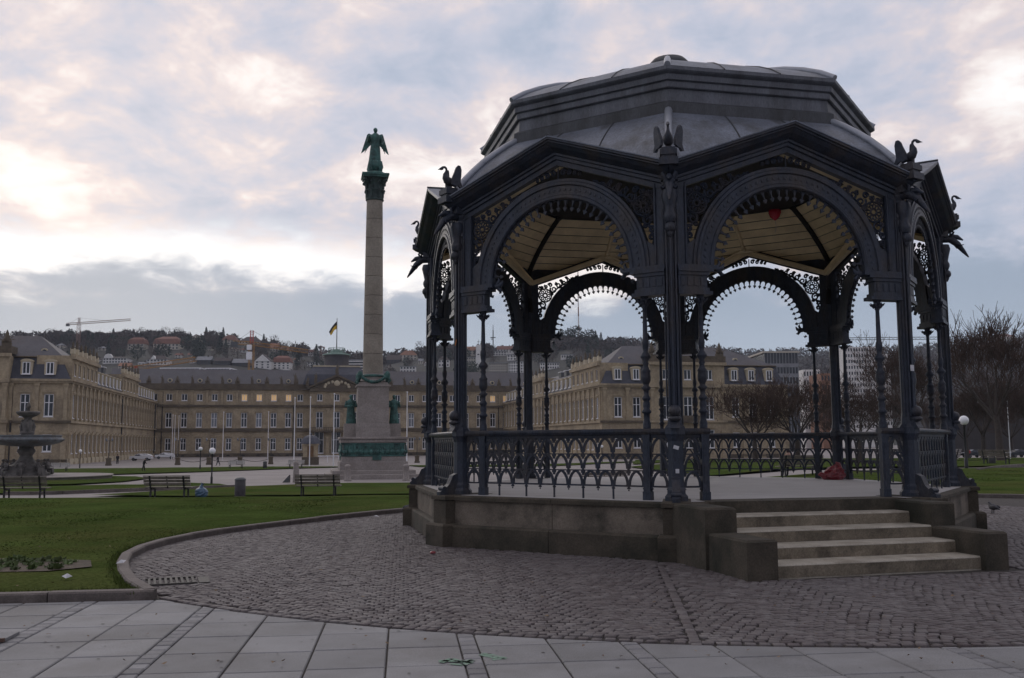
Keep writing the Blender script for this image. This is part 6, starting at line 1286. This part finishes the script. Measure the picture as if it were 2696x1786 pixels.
def house(name, label, px0, px1, ytop, ybase, wall='wall_w', roof='roof_r', style='hip', eave=.5, d=None, dep=None, cols=4, rows=2, rz=0.0, cat='house'):
    """building whose front spans px0..px1; the base stands on the hillside"""
    pc = (px0 + px1) / 2; d = d or hill_hit(pc, ybase); s = d / FPX; w = (px1 - px0) * s; H = (ybase - ytop) * s; X = hxy(pc, d); z = EYE + (1164.3 - ROLL * (pc - 1348) - ybase) * s
    HOUSES.append((px0, px1, ytop, ybase, d)); dep = dep or max(7.0, w * .7); r = thing(name, label, cat, (X, d + dep / 2, z), rz); he = H * eave; m = MB(); m.bx(-w / 2, w / 2, -dep / 2, dep / 2, -9, he); wo = m.build('wall', Mt[wall], r); ov = .5
    q = MB(); a, b = w / 2 + ov, dep / 2 + ov
    if style == 'flat': q.bx(-a, a, -b, b, he, he + .5)
    elif style == 'gable_f':  # gable end towards the viewer
        q.prism([(-a, he), (a, he), (0, H)], (0, -b, 0), (1, 0, 0), (0, 0, 1), (0, 1, 0), 2 * b)
        g = MB(); g.prism([(-w / 2 + .3, he), (w / 2 - .3, he), (0, H - .5)], (0, -b - .05, 0), (1, 0, 0), (0, 0, 1), (0, 1, 0), .1); g.build('gable_wall', Mt[wall], r)
    elif style == 'gable': q.prism([(-b, he), (b, he), (0, H)], (-a, 0, 0), (0, 1, 0), (0, 0, 1), (1, 0, 0), 2 * a)
    elif style == 'mansard':
        A = [(-a, -b, he), (a, -b, he), (a, b, he), (-a, b, he)]; h1 = he + (H - he) * .65; B = [(-a * .86, -b * .8, h1), (a * .86, -b * .8, h1), (a * .86, b * .8, h1), (-a * .86, b * .8, h1)]; T = [(-a * .5, 0, H), (a * .5, 0, H)]
        q.add(A + B + T, [(0, 1, 5, 4), (1, 2, 6, 5), (2, 3, 7, 6), (3, 0, 4, 7), (4, 5, 9, 8), (5, 6, 9), (6, 7, 8, 9), (7, 4, 8)])
    else:
        k = min(a, b) * .8; q.add([(-a, -b, he), (a, -b, he), (a, b, he), (-a, b, he), (-(a - k), 0, H), (a - k, 0, H)], [(0, 1, 5, 4), (1, 2, 5), (2, 3, 4, 5), (3, 0, 4), (3, 2, 1, 0)])
    ro = q.build('roof', Mt[roof], r)
    if style not in ('flat',): c = MB(); c.bx(w * .18, w * .18 + .8, -.5, .5, H * .8, H + 1.0); c.build('chimney', Mt['roof_d'], ro)
    pm = MB(); pw, ph = min(1.3, w / cols * .55), min(1.6, he / rows * .55); pm.bx(-pw / 2, pw / 2, -.08, 0, 0, ph); pme = pm.mesh('window')
    for i in range(cols):
        for j in range(rows): obj('window', pme, Mt['pane_far'], r, (-w / 2 + w * (i + .5) / cols, -dep / 2 - .002, he * (j + .35) / rows))
    return r, w, H, dep
def build_houses():
    H = house
    r, w, h, dp = H('villa', 'long white villa with a semicircular white gable on the hillside', 262, 324, 938, 958, 'wall_w', 'roof_d', 'hip', .7, cols=8)
    m = MB(); n = 10; m.prism([(-5 + 3.0 * math.cos(PI * i / n), h * .7 + 3.4 * math.sin(PI * i / n)) for i in range(n + 1)], (0, -dp / 2 - .3, 0), (1, 0, 0), (0, 0, 1), (0, 1, 0), 3); m.build('round_gable', Mt['wall_w'], r)
    H('hill_house', 'small house with orange roof just above the left wing statues', 304, 332, 955, 974, 'wall_c', 'roof_o', 'gable', .5, cols=4)
    r, w, h, dp = H('villa', 'white villa with a small pointed white gable above the orange crane boom', 378, 432, 935, 962, 'wall_w', 'roof_d', 'hip', .55, cols=6)
    m = MB(); m.prism([(-4.5, h * .55), (-.5, h * .55), (-2.5, h * .95)], (0, -dp / 2 - .6, 0), (1, 0, 0), (0, 0, 1), (0, 1, 0), 4); m.build('pointed_gable', Mt['wall_w'], r)
    H('villa', 'large half-timbered villa with broad red hipped roof high on the hill', 394, 462, 884, 922, 'wall_c', 'roof_r', 'mansard', .42, cols=7)
    H('hill_house', 'red roofed house left of the large half-timbered villa', 326, 370, 887, 922, 'wall_c', 'roof_r', 'mansard', .45, cols=4)
    H('hill_house', 'pale house with dark gable half hidden by trees at the crest', 488, 528, 880, 904, 'wall_c', 'roof_d', 'gable_f', .5, cols=3)
    H('chalet', 'dark timber chalet with pale slate roof, left of the three dark ones', 511, 548, 938, 960, 'wall_d', 'roof_g', 'gable', .5, cols=4)
    H('chalet', 'dark timber house with wide dark roof between the two pale-roofed chalets', 558, 600, 941, 962, 'wall_d', 'roof_d', 'gable', .5, cols=5)
    H('chalet', 'dark timber chalet with bright roof patches left of the yellow crane', 606, 650, 944, 966, 'wall_d', 'roof_g', 'gable', .45, cols=5)
    H('villa', 'white house with tall gable and dormer right of the yellow crane mast', 664, 708, 932, 972, 'wall_w', 'roof_d', 'gable_f', .5, cols=3, rows=3)
    H('villa', 'white house with red tiled mansard roof right of the tall-gabled one', 714, 759, 936, 974, 'wall_w', 'roof_r', 'mansard', .5, cols=4, rows=3)
    H('hill_house', 'red roofed house at the crest left of the yellow crane', 575, 616, 881, 908, 'wall_c', 'roof_r', 'hip', .45, cols=5)
    H('villa', 'large pale villa with brown hipped roof behind the crane top', 622, 678, 885, 912, 'wall_c', 'roof_d', 'hip', .45, cols=7)
    H('hill_house', 'dark brown gabled house right of the pale villa at the crest', 680, 698, 891, 912, 'wall_d', 'roof_d', 'gable_f', .5, cols=2)
    H('hill_house', 'orange roofed gabled house below the crane cable', 705, 726, 903, 926, 'wall_c', 'roof_o', 'gable', .45, cols=3)
    H('hill_house', 'long low house with orange roof at the end of the crane jib', 733, 766, 912, 928, 'wall_c', 'roof_o', 'gable', .4, cols=6, rows=1)
    H('hill_house', 'small red roofed house left of the little red crane', 807, 826, 920, 936, 'wall_w', 'roof_r', 'gable', .5, cols=3)
    H('hill_house', 'low flat white house on the slope left of the palace roof drum', 806, 833, 950, 968, 'wall_w', 'roof_g', 'flat', .7, cols=4)
    H('hill_house', 'brown house with dark hipped roof left of the palace flagpole', 838, 860, 926, 944, 'wall_c', 'roof_d', 'hip', .5, cols=3)
    r, w, h, dp = H('apartment_block', 'modern block with white balcony bands left of the victory column', 906, 952, 947, 982, 'wall_d', 'roof_g', 'flat', .95, cols=6, rows=4, cat='building')
    for i in range(4): m = MB(); m.bx(-w / 2 - .4, w / 2 + .4, -dp / 2 - 1.0, -dp / 2 - .15, h * (.18 + .21 * i), h * (.27 + .21 * i)); m.build('balcony', Mt['wall_w'], r)
    H('villa', 'pale house with orange hipped roof at the crest right of the column', 1050, 1096, 922, 950, 'wall_c', 'roof_o', 'hip', .5, cols=5)
    H('hill_house', 'house with long brown roof running down left of the orange-roofed house', 1016, 1052, 934, 958, 'wall_d', 'roof_d', 'gable', .4, cols=4)
    H('villa', 'bright white modern house just above the palace roof, right of the column', 1052, 1092, 962, 984, 'wall_w', 'roof_g', 'flat', .8, cols=5)
    H('villa', 'white villa seen between the left bandstand columns', 1154, 1182, 938, 968, 'wall_w', 'roof_d', 'hip', .65, cols=4)
    H('hill_house', 'grey house with orange roof left of the church tower', 1226, 1252, 912, 935, 'wall_c', 'roof_o', 'gable', .5, cols=3)
    H('apartment_block', 'grey apartment house beside the foot of the church tower', 1228, 1252, 940, 964, 'wall_c', 'roof_g', 'flat', .9, cols=4, rows=3, cat='building')
    H('hill_house', 'long house with dark red roof at the crest right of the lattice mast', 1310, 1356, 910, 930, 'wall_w', 'roof_r', 'gable', .45, cols=6)
    H('hill_house', 'flat white house below the long dark red roof', 1298, 1334, 923, 938, 'wall_w', 'roof_g', 'flat', .8, cols=5)
    H('hill_house', 'small white house on the slope behind the colonnette', 1336, 1360, 932, 950, 'wall_w', 'roof_g', 'flat', .8, cols=3)
    H('apartment_block', 'long grey apartment row just above the palace roof, left part', 1288, 1336, 956, 984, 'wall_c', 'roof_g', 'flat', .95, cols=8, rows=4, cat='building')
    H('apartment_block', 'long grey apartment row just above the palace roof, right part', 1340, 1384, 952, 984, 'wall_w', 'roof_g', 'flat', .95, cols=7, rows=4, cat='building')
    H('apartment_block', 'pale long block between the bandstand columns above the right wing', 1424, 1474, 955, 974, 'wall_w', 'roof_g', 'flat', .9, cols=8, rows=2, cat='building')
    H('hill_house', 'white house among the trees above the pale long block', 1480, 1512, 932, 946, 'wall_w', 'roof_g', 'flat', .8, cols=5, rows=1)
    # church tower with cross
    d = hill_hit(1260, 968); s = d / FPX; X = hxy(1260, d); z = EYE + (1164.7 - 970) * s; t = thing('church_tower', 'slender pale concrete church tower with a small cross on top', 'tower', (X, d, z)); HOUSES.append((1250, 1270, 895, 970, d))
    m = MB(); m.bx(-2.0, 2.0, -2, 2, -10, 61 * s); m.build('shaft', Mt['wall_w'], t); m = MB(); m.bx(-.15, .15, -.15, .15, 61 * s, 75 * s); m.bx(-1, 1, -.15, .15, 69 * s, 70.2 * s); m.build('cross', Mt['lead'], t); m = MB(); m.bx(-.8, .8, -2.05, -1.95, 34 * s, 37 * s); m.build('bell_opening', Mt['pane_far'], t)
    # lattice mast on the crest
    d = 900; X = hxy(1299, d); t = MB(); zb = hill_z(1299, d)
    t.bx(-.5, .5, -.5, .5, 0, 24); t.bx(-2.5, 2.5, -.3, .3, 16.5, 17.3); t.bx(-2.0, .5, -.3, .3, 15, 15.8); t.bx(-.25, .25, -.25, .25, 24, 29); tag(t.build('lattice_mast', Mt['lead'], None, (X, d, zb)), 'dark lattice mast with cross arms on the crest right of the church tower', 'mast')
    d = 1000; X = hxy(1527, d); tv = thing('transmitter_mast', 'tall thin red and white transmitter mast seen under the bandstand arch', 'mast', (X, d, EYE + 108)); zz = 0
    for i, (a, b, w) in enumerate(((-12, 10, .9), (10, 13, 1.5), (13, 24, .7), (24, 34, .65), (34, 44, .6), (44, 54, .55), (54, 64, .5), (64, 74, .45))): m = MB(); m.lathe([(w, a), (w * .95, b)], 8); m.build('mast_section', Mt['wall_w'] if i % 2 == 0 else Mt['crane_r'], tv)
    # glazed roof structures behind the palace ridge
    for px0, px1, yt, l in ((416, 520, 969, 'white framed glazed rooftop behind the palace ridge, the larger one'), (536, 600, 970, 'white framed glazed rooftop behind the palace ridge, beside the crane')):
        d = 330; s = d / FPX; w = (px1 - px0) * s; X = hxy((px0 + px1) / 2, d); zt = EYE + (1168.5 - yt) * s; t = thing('glazed_rooftop', l, 'building', (X, d, GZ)); zt -= GZ; m = MB(); m.bx(-w / 2, w / 2, 0, 12, 0, zt - .3); m.build('glass_block', Mt['glass_c'], t)
        m = MB(); m.bx(-w / 2 - .2, w / 2 + .2, -.2, 12, zt - .3, zt); m.bx(-w / 2 - .2, -w / 2 + .2, -.2, .1, 0, zt - .3); m.bx(w / 2 - .2, w / 2 + .2, -.2, .1, 0, zt - .3)
        for i in range(1, 8): x = -w / 2 + w * i / 8; m.bx(x - .04, x + .04, -.12, .1, 0, zt - .3)
        m.build('frame', Mt['white'], t)
    # blocks on the right
    def block(nm, l, px0, px1, yt, d, dep, wall, cols, rows, y_bot=1190, band=None, cat='building', top=None):
        s = d / FPX; pc = (px0 + px1) / 2; w = (px1 - px0) * s; X = hxy(pc, d); hor = 1164.3 - ROLL * (pc - 1348); zt = EYE + (hor - yt) * s - GZ; HOUSES.append((px0, px1, yt, 1170, d)); t = thing(nm, l, cat, (X, d, GZ)); m = MB(); m.bx(-w / 2, w / 2, 0, dep, 0, zt); m.build('wall', Mt[wall], t); fh = zt / rows
        pm = MB(); pw = w / cols * .5; pm.bx(-pw / 2, pw / 2, -.12, -.004, 0, fh * .52); me = pm.mesh('window')
        for j in range(rows):
            if GZ + fh * (j + 1) < 8: continue
            for i in range(cols): obj('window', me, Mt['pane_far'], t, (-w / 2 + w * (i + .5) / cols, 0, fh * (j + .25)))
        if top: m = MB(); m.bx(-w / 2 - .6, w / 2 + .6, -.6, dep, zt, zt + .6); m.build('roof_slab', Mt[top], t)
        return t, w, zt
    t, w, zt = block('office_building', 'glazed flat-roofed office rising behind the right palace wing roof', 2020, 2108, 930, 330, 25, 'pane_far', 14, 9, top='wall_c')
    for i in range(12): m = MB(); x = -w / 2 + w * i / 11; m.bx(x - .10, x + .10, -.25, -.02, 0, zt); m.build('mullion', Mt['roof_g'], t)
    for z_ in (zt - 5.0, zt - 8.5, zt - 12): m = MB(); m.bx(-w / 2, w / 2, -.3, -.02, z_, z_ + 1.3); m.build('spandrel_band', Mt['roof_g'], t)
    block('high_rise', 'white high-rise slab with rows of small windows behind the right-hand trees', 2234, 2326, 914, 520, 18, 'wall_w', 13, 17)
    block('high_rise', 'lower white tower adjoining the high-rise slab on its right', 2327, 2352, 933, 535, 18, 'wall_w', 4, 14)
    block('apartment_block', 'stepped white apartment block left of the pink house', 2122, 2166, 974, 420, 16, 'wall_w', 6, 9)
    block('apartment_block', 'pink apartment house beside the bandstand rear column', 2168, 2216, 984, 400, 16, 'roof_o', 6, 8)
    H('hill_house', 'long pale house with red roof on the hill at the upper right', 2642, 2690, 877, 896, 'wall_c', 'roof_r', 'hip', .5, cols=6)
    block('shop_building', 'low dark shopping building behind the trees at the right edge', 2440, 2990, 1062, 230, 14, 'wall_d', 34, 4)
def build_small_houses():
    rs = random.Random(40); n = 0
    while n < 26:
        px, py = rs.uniform(130, 1290), 0; cy = np.interp(px, [a for a, b in CREST], [b for a, b in CREST]); py = rs.uniform(cy + 8, 972); w = rs.uniform(9, 20); h = rs.uniform(9, 15)
        if py < cy + 6 or any(a - 4 < px + w / 2 and px - w / 2 < b + 4 and yt - 3 < py and py - h < yb + 3 for a, b, yt, yb, d in HOUSES): n += .02; continue
        r = house('hill_house', 'small pale house half hidden among the hillside trees', px - w / 2, px + w / 2, py - h, py, rs.choice(('wall_w', 'wall_c', 'wall_w')), rs.choice(('roof_r', 'roof_o', 'roof_d', 'roof_g')), rs.choice(('gable', 'hip', 'gable_f')), .55, cols=2, rows=2)[0]; r['group'] = 'small pale houses scattered on the hillside'; n += 1
build_houses(); build_small_houses()
# ------------------------------------------------------------ cranes
def lattice(m, a, b, w, n, r=.09):
    a, b = Vector(a), Vector(b); d = (b - a).normalized(); s = d.cross(Vector((0, 1, 0))); s = (s if s.length > .1 else Vector((1, 0, 0))).normalized() * w / 2; q = d.cross(s).normalized() * w / 2; ch = [s + q, s - q, -s - q, -s + q]
    for c in ch: m.tube([a + c, b + c], r, 4, True, False)
    for i in range(n):
        p0, p1 = a.lerp(b, i / n), a.lerp(b, (i + 1) / n)
        for k in range(4): m.tube([p0 + ch[k], p1 + ch[(k + 1) % 4]], r * .6, 3, False, False)
def crane(label, px, yb, ytop, d, jib, mt, counter, mast_w=1.6, jw=1.3, r=.12, cab=True, ties=True, y_m=.55):
    s = d / FPX; X = hxy(px, d); hor = 1164.3 - ROLL * (px - 1348); Z = lambda y: EYE + (hor - y) * s; t = thing('tower_crane', label, 'crane', (X, d, Z(yb))); zb = Z(yb); m = MB(); zt = Z(ytop) - zb; (jx, jy), (cx_, cy_) = jib, counter; zj = (Z(jy[0]) - zb)
    lattice(m, (0, 0, -6), (0, 0, zj), mast_w, max(6, int((zj + 6) / mast_w / 1.2)), r); m.build('mast', Mt[mt], t); m = MB(); lattice(m, (0, 0, zj), ((jx - px) * s, 0, Z(jy[1]) - zb), jw, 26, r * .8); m.build('jib', Mt[mt], t)
    m = MB(); lattice(m, (0, 0, zj), ((cx_ - px) * s, 0, Z(cy_) - zb), jw, 8, r * .8); m.build('counter_jib', Mt[mt], t); m = MB(); m.box(((cx_ - px) * s * .9, 0, Z(cy_) - zb - .8), (2.6, 1.8, 2.0)); m.build('counterweight', Mt['lead'], t)
    m = MB(); lattice(m, (0, 0, zj), (0, 0, zt), mast_w * .6, 5, r * .8); m.build('tower_head', Mt[mt] if mt != 'crane_y' else Mt['red'], t)
    if ties:
        m = MB()
        for e in (((jx - px) * s * .6, Z(jy[0] + (jy[1] - jy[0]) * .6) - zb), ((cx_ - px) * s * .9, Z(cy_) - zb)): m.tube([(0, 0, zt), (e[0], 0, e[1])], r * .45, 3)
        m.build('tie_cable', Mt['black'], t)
    if cab: m = MB(); m.box((-.4, -mast_w, zj - 1.6), (1.6, 1.3, 1.9)); m.box((-.4, -mast_w * .9, zj - 4.8), (1.9, 1.4, 3.0)); m.build('cab', Mt['white'], t)
def build_cranes():
    crane('slender tower crane with long level jib above the left palace wing', 194, 905, 836, 800, (331, (851, 842)), 'crane_r', (161, 853), 2.2, 1.5, .16, False)
    crane('yellow tower crane with red head behind the palace roof', 656, 984, 870, 360, (806, (905, 927)), 'crane_y', (606, 902), 1.7, 1.3, .12)
    crane('orange crane whose lattice boom rises behind the left palace wing', 350, 1000, 965, 350, (508, (970, 947)), 'crane_y', (330, 972), 1.4, 1.5, .10, False, False)
    crane('tiny red crane on the slope left of the palace roof drum', 840, 940, 911, 900, (851, (913, 916)), 'crane_r', (837, 913), 1.2, .8, .25, False, False)
    crane('crane with thin level jib stretching behind the right-hand trees', 2540, 1000, 868, 420, (2228, (890, 891)), 'lead', (2580, 890), 1.6, 1.0, .10, False, False)
build_cranes()
# ------------------------------------------------------------ trees
def tree_meshes(seed, H, spread, fork=.22, dens=1.0, up=.35):
    rs = random.Random(seed); tr, tw = MB(), MB()
    def grow(p, d, L, r, lev):
        n = 3 if lev < 3 else 2; pts, rad = [p.copy()], [r]; q = p.copy(); dd = d.copy()
        for i in range(n):
            dd = (dd + Vector((rs.uniform(-1, 1), rs.uniform(-1, 1), rs.uniform(-.6, 1))) * (.20 if lev else .05) + Vector((0, 0, .05 * lev))).normalized(); q = q + dd * (L / n); pts.append(q.copy()); rad.append(max(.022, r * (1 - .42 * (i + 1) / n)))
        (tr if lev < 3 else tw).tube(pts, rad, 6 if lev < 2 else (4 if lev < 3 else 3), False)
        if lev >= 5 or q.z < .0: return
        k = {0: 6, 1: 5, 2: 5, 3: 4, 4: 4}[lev]; k = max(2, round(k * dens)) if lev > 1 else k
        for i in range(k):
            t = rs.uniform(.35, 1.0) if lev else rs.uniform(.75, 1.0); b = pts[0].lerp(pts[-1], t) if lev == 0 else (pts[1].lerp(pts[2], (t - .35) / .65) if n == 2 else pts[1].lerp(pts[3], (t - .35) / .65))
            a = 2 * PI * (i + rs.uniform(0, .8)) / k; side = dd.orthogonal().normalized(); side.rotate(Matrix.Rotation(a, 3, dd)); sp = spread * rs.uniform(.7, 1.3) * (1.1 if lev == 0 else 1.0)
            nd = (dd + side * sp + Vector((0, 0, up * (.3 if lev else .5)))).normalized()
            grow(b, nd, L * ({0: 1.05, 1: .68}.get(lev, .64)) * rs.uniform(.75, 1.2), max(.028, rad[-1] * ({0: .52, 1: .6}.get(lev, .62))) , lev + 1)
    grow(Vector((0, 0, -.2)), Vector((0, 0, 1)), H * fork, H * .024, 0); zm = max(p[2] for p in tw.v); k = H / zm; tr.v = [(a * k, b * k, c * k) for a, b, c in tr.v]; tw.v = [(a * k, b * k, c * k) for a, b, c in tw.v]
    nv = len(tw.v)
    for i in range(260):
        c = Vector(tw.v[rs.randrange(nv)]); a, b = Vector((rs.gauss(0, 1), rs.gauss(0, 1), rs.gauss(0, 1))).normalized() * .16, Vector((rs.gauss(0, 1), rs.gauss(0, 1), rs.gauss(0, 1))).normalized() * .22
        if c.z > H * .8 and rs.random() < .75: continue
        tw.add([c - a, c + a, c + b], [(0, 1, 2)])
    return tr.mesh('trunk'), tw.mesh('crown')
def build_trees():
    V = [tree_meshes(3, 20, .75, .26, 1.0, .5), tree_meshes(8, 20, .85, .24, 1.0, .35), tree_meshes(21, 20, 1.05, .20, 1.0, .12)]
    spots = [(2632, 112, .98, 0, .3, 'tall bare tree with pale branching crown at the right edge'), (2590, 140, .74, 1, 1.2, 'bare tree with dark trunk left of the tallest tree at right'), (1988, 100, .50, 2, .5, 'low spreading bare tree before the right wing, nearer the bandstand corner column'), (2098, 104, .56, 2, 2.2, 'low spreading bare tree before the end of the right palace wing'), (2395, 140, .98, 0, 2.0, 'tall bare tree behind the front right bandstand column'), (2262, 128, .62, 1, 2.9, 'bare tree in front of the white high-rise'), (2720, 135, .72, 1, 4.0, 'bare tree cut by the right edge of the picture'), (2470, 165, .66, 1, 5.0, 'bare tree behind the rightmost bandstand column'), (2545, 172, .68, 0, 1.0, 'bare tree in the far row above the globe lamp'), (2340, 175, .75, 1, 3.3, 'bare tree in the far row right of the high-rise foot'), (2200, 150, .55, 2, 3.9, 'small bare tree beside the pink apartment house'), (2660, 185, .72, 2, 2.7, 'bare tree in the far row behind the flagpole')]
    for px, d, sc, v, rz, l in spots:
        x = hxy(px, d); t = thing('bare_tree', l, 'tree', (x, d, zg(x, d)), rz, 'bare trees on the right of the square'); t.scale = (sc,) * 3; obj('trunk', V[v][0], Mt['bark'], t); obj('crown', V[v][1], Mt['twig'], t)
    # hillside trees: clumps of small faces
    def clump(seed, w, h, n, s, cone=0.0, gap=.0):
        rs = np.random.RandomState(seed); P = rs.normal(0, 1, (n, 3)); P /= np.linalg.norm(P, axis=1)[:, None]; P *= rs.uniform(.35, 1, (n, 1)) ** .5; z = P[:, 2] * .5 + .5
        k = (1 - z * cone) * (1 + .25 * np.sin(P[:, 0] * 5 + seed) * np.cos(P[:, 1] * 4)); X = np.stack([P[:, 0] * w / 2 * k, P[:, 1] * w / 2 * k, h * (.12 + .88 * z)], 1); A = rs.normal(0, 1, (n, 2, 3)); A /= np.linalg.norm(A, axis=2)[..., None]
        Vv = np.stack([X - A[:, 0] * s * .6, X + A[:, 0] * s * .6, X + A[:, 1] * s], 1); return arr_mesh('crown', Vv.reshape(-1, 3), np.arange(3 * n).reshape(-1, 3))
    def trunk(h, r, lim=0, seed=0):
        m = MB(); m.tube([(0, 0, -2), (0, 0, h)], [r, r * .4], 5); rs = random.Random(seed)
        for i in range(lim): a = rs.uniform(0, 6.28); m.tube([(0, 0, h * rs.uniform(.3, .7)), (math.cos(a) * h * .3, math.sin(a) * h * .3, h * rs.uniform(.8, 1.05))], [r * .5, r * .15], 3)
        return m.mesh('trunk')
    kinds = {'bare': ([clump(1, 10, 12, 420, .55), clump(2, 12, 11, 420, .55), clump(5, 9, 14, 420, .55)], trunk(9, .35, 6), 'crown_b'), 'ever': ([clump(3, 8, 12, 340, 1.0), clump(4, 10, 11, 340, 1.0)], trunk(6, .4), 'crown_g'), 'con': ([clump(6, 6, 15, 320, .9, .92)], trunk(8, .3), 'crown_g'), 'pop': ([clump(7, 3, 17, 220, .5, .4)], trunk(14, .25, 4), 'crown_b')}
    lab = {'bare': ('leafless_tree', 'leafless brown tree on the wooded hillside behind the palace'), 'ever': ('evergreen_tree', 'dark rounded evergreen tree on the hillside behind the palace'), 'con': ('conifer', 'pointed dark conifer on the hillside behind the palace'), 'pop': ('poplar', 'slender bare poplar rising above the left palace wing')}
    rs = random.Random(12)
    def plant(kind, px, d, sc, label=None):
        ms, tk, mt = kinds[kind]; x = hxy(px, d); t = thing(lab[kind][0], label or lab[kind][1], 'tree', (x, d, hill_z(px, d) - .5), rs.uniform(0, 6.28), lab[kind][1].split(' on ')[0] + 's of the hill'); t.scale = (sc * rs.uniform(.9, 1.15), sc * rs.uniform(.9, 1.15), sc); obj('trunk', tk, Mt['bark'], t); obj('crown', rs.choice(ms), Mt[mt], t)
    for i, px in enumerate((150, 158, 121, 96)): plant('pop', px, 860, .95 - .1 * i, ['slender bare poplar above the left wing, tallest of four', 'slender bare poplar right of the tallest poplar', 'small bare poplar left of the tallest poplar', 'leftmost small bare poplar above the left wing roof'][i])
    cnt = {'bare': 0, 'ever': 0, 'con': 0}; tries = 0
    def free(px, d, top_m):
        for a, b, yt, yb, hd in HOUSES:
            w = 10 * FPX / d / 2 * .8
            if a - w < px < b + w and hd - 70 < d < hd + 18:
                y_top = 1164.3 - (hill_z(px, d) + top_m - EYE) / d * FPX
                if y_top < yb - 3: return False
        return True
    while sum(cnt.values()) < 270 and tries < 6000:
        tries += 1; px = rs.choice((rs.uniform(120, 1000), rs.uniform(990, 1700), rs.uniform(120, 780))); dc = hill_dc(px); d = dc * rs.uniform(.74, 1.03); k = rs.choices(('bare', 'ever', 'con'), (.62, .25, .13))[0]; sc = rs.uniform(.7, 1.25) * (1.0 if px < 1650 else 1.3)
        if not free(px, d, 11 * sc): continue
        plant(k, px, d, sc); cnt[k] += 1
    # specific crest trees
    for k, px, sc in (('ever', 415, 1.2), ('bare', 460, 1.5), ('ever', 320, 1.35), ('ever', 302, 1.1), ('con', 534, 1.1), ('ever', 568, 1.1), ('con', 360, .9), ('con', 688, 1.0), ('ever', 796, 1.0), ('ever', 932, .9), ('bare', 1103, 1.3), ('ever', 1480, 1.6), ('ever', 1520, 1.9), ('ever', 1556, 1.9), ('con', 1572, 1.5), ('ever', 1500, 1.7), ('con', 1632, .8), ('bare', 1600, 1.2), ('bare', 1190, 1.3)): plant(k, px, 905, sc)
    # the wood further off, one mass
    vs = []; r2 = np.random.RandomState(9)
    for i in range(3600):
        px = r2.uniform(-700, 3400); dc = hill_dc(px); d = dc * (r2.uniform(.5, 1.06) if px > 1650 or px < 100 else r2.uniform(.95, 1.08)); sc = r2.uniform(.7, 1.2) * (1.25 if px > 1650 else 1.0)
        if not free(px, d, 10 * sc): continue
        n = 46; P = r2.normal(0, 1, (n, 3)); P /= np.linalg.norm(P, axis=1)[:, None]; X = np.array([hxy(px, d), d, hill_z(px, d)]) + P * np.array([5.2, 5.2, 5]) * sc + np.array([0, 0, 5.5 * sc]); A = r2.normal(0, 1.25, (n, 2, 3)); vs.append(np.stack([X - A[:, 0], X + A[:, 0], X + A[:, 1]], 1).reshape(-1, 3))
    Vv = np.concatenate(vs); tag(obj('far_wood', arr_mesh('far_wood', Vv, np.arange(len(Vv)).reshape(-1, 3)), Mt['crown_b']), 'leafless brown woodland covering the far hills', 'wood', kind='stuff')
    # shrubs and low hedge at the foot of the slope
build_trees()
# ------------------------------------------------------------ cool morning haze
def build_haze():
    m = MB(); m.bx(-1650, 1650, -420, 1800, -12, 200); o = m.build('haze', None) if False else obj('haze', m.mesh('haze'))
    mt = bpy.data.materials.new('haze'); mt.use_nodes = True; N = mt.node_tree.nodes; N.clear(); v = N.new('ShaderNodeVolumePrincipled'); v.inputs['Color'].default_value = (.80, .88, 1.0, 1); v.inputs['Density'].default_value = .00013; v.inputs['Anisotropy'].default_value = 0.0
    out = N.new('ShaderNodeOutputMaterial'); mt.node_tree.links.new(v.outputs[0], out.inputs['Volume']); o.data.materials.append(mt); tag(o, 'thin pale blue morning haze over the town', 'haze', kind='stuff')
HAZE = True
if HAZE: build_haze()
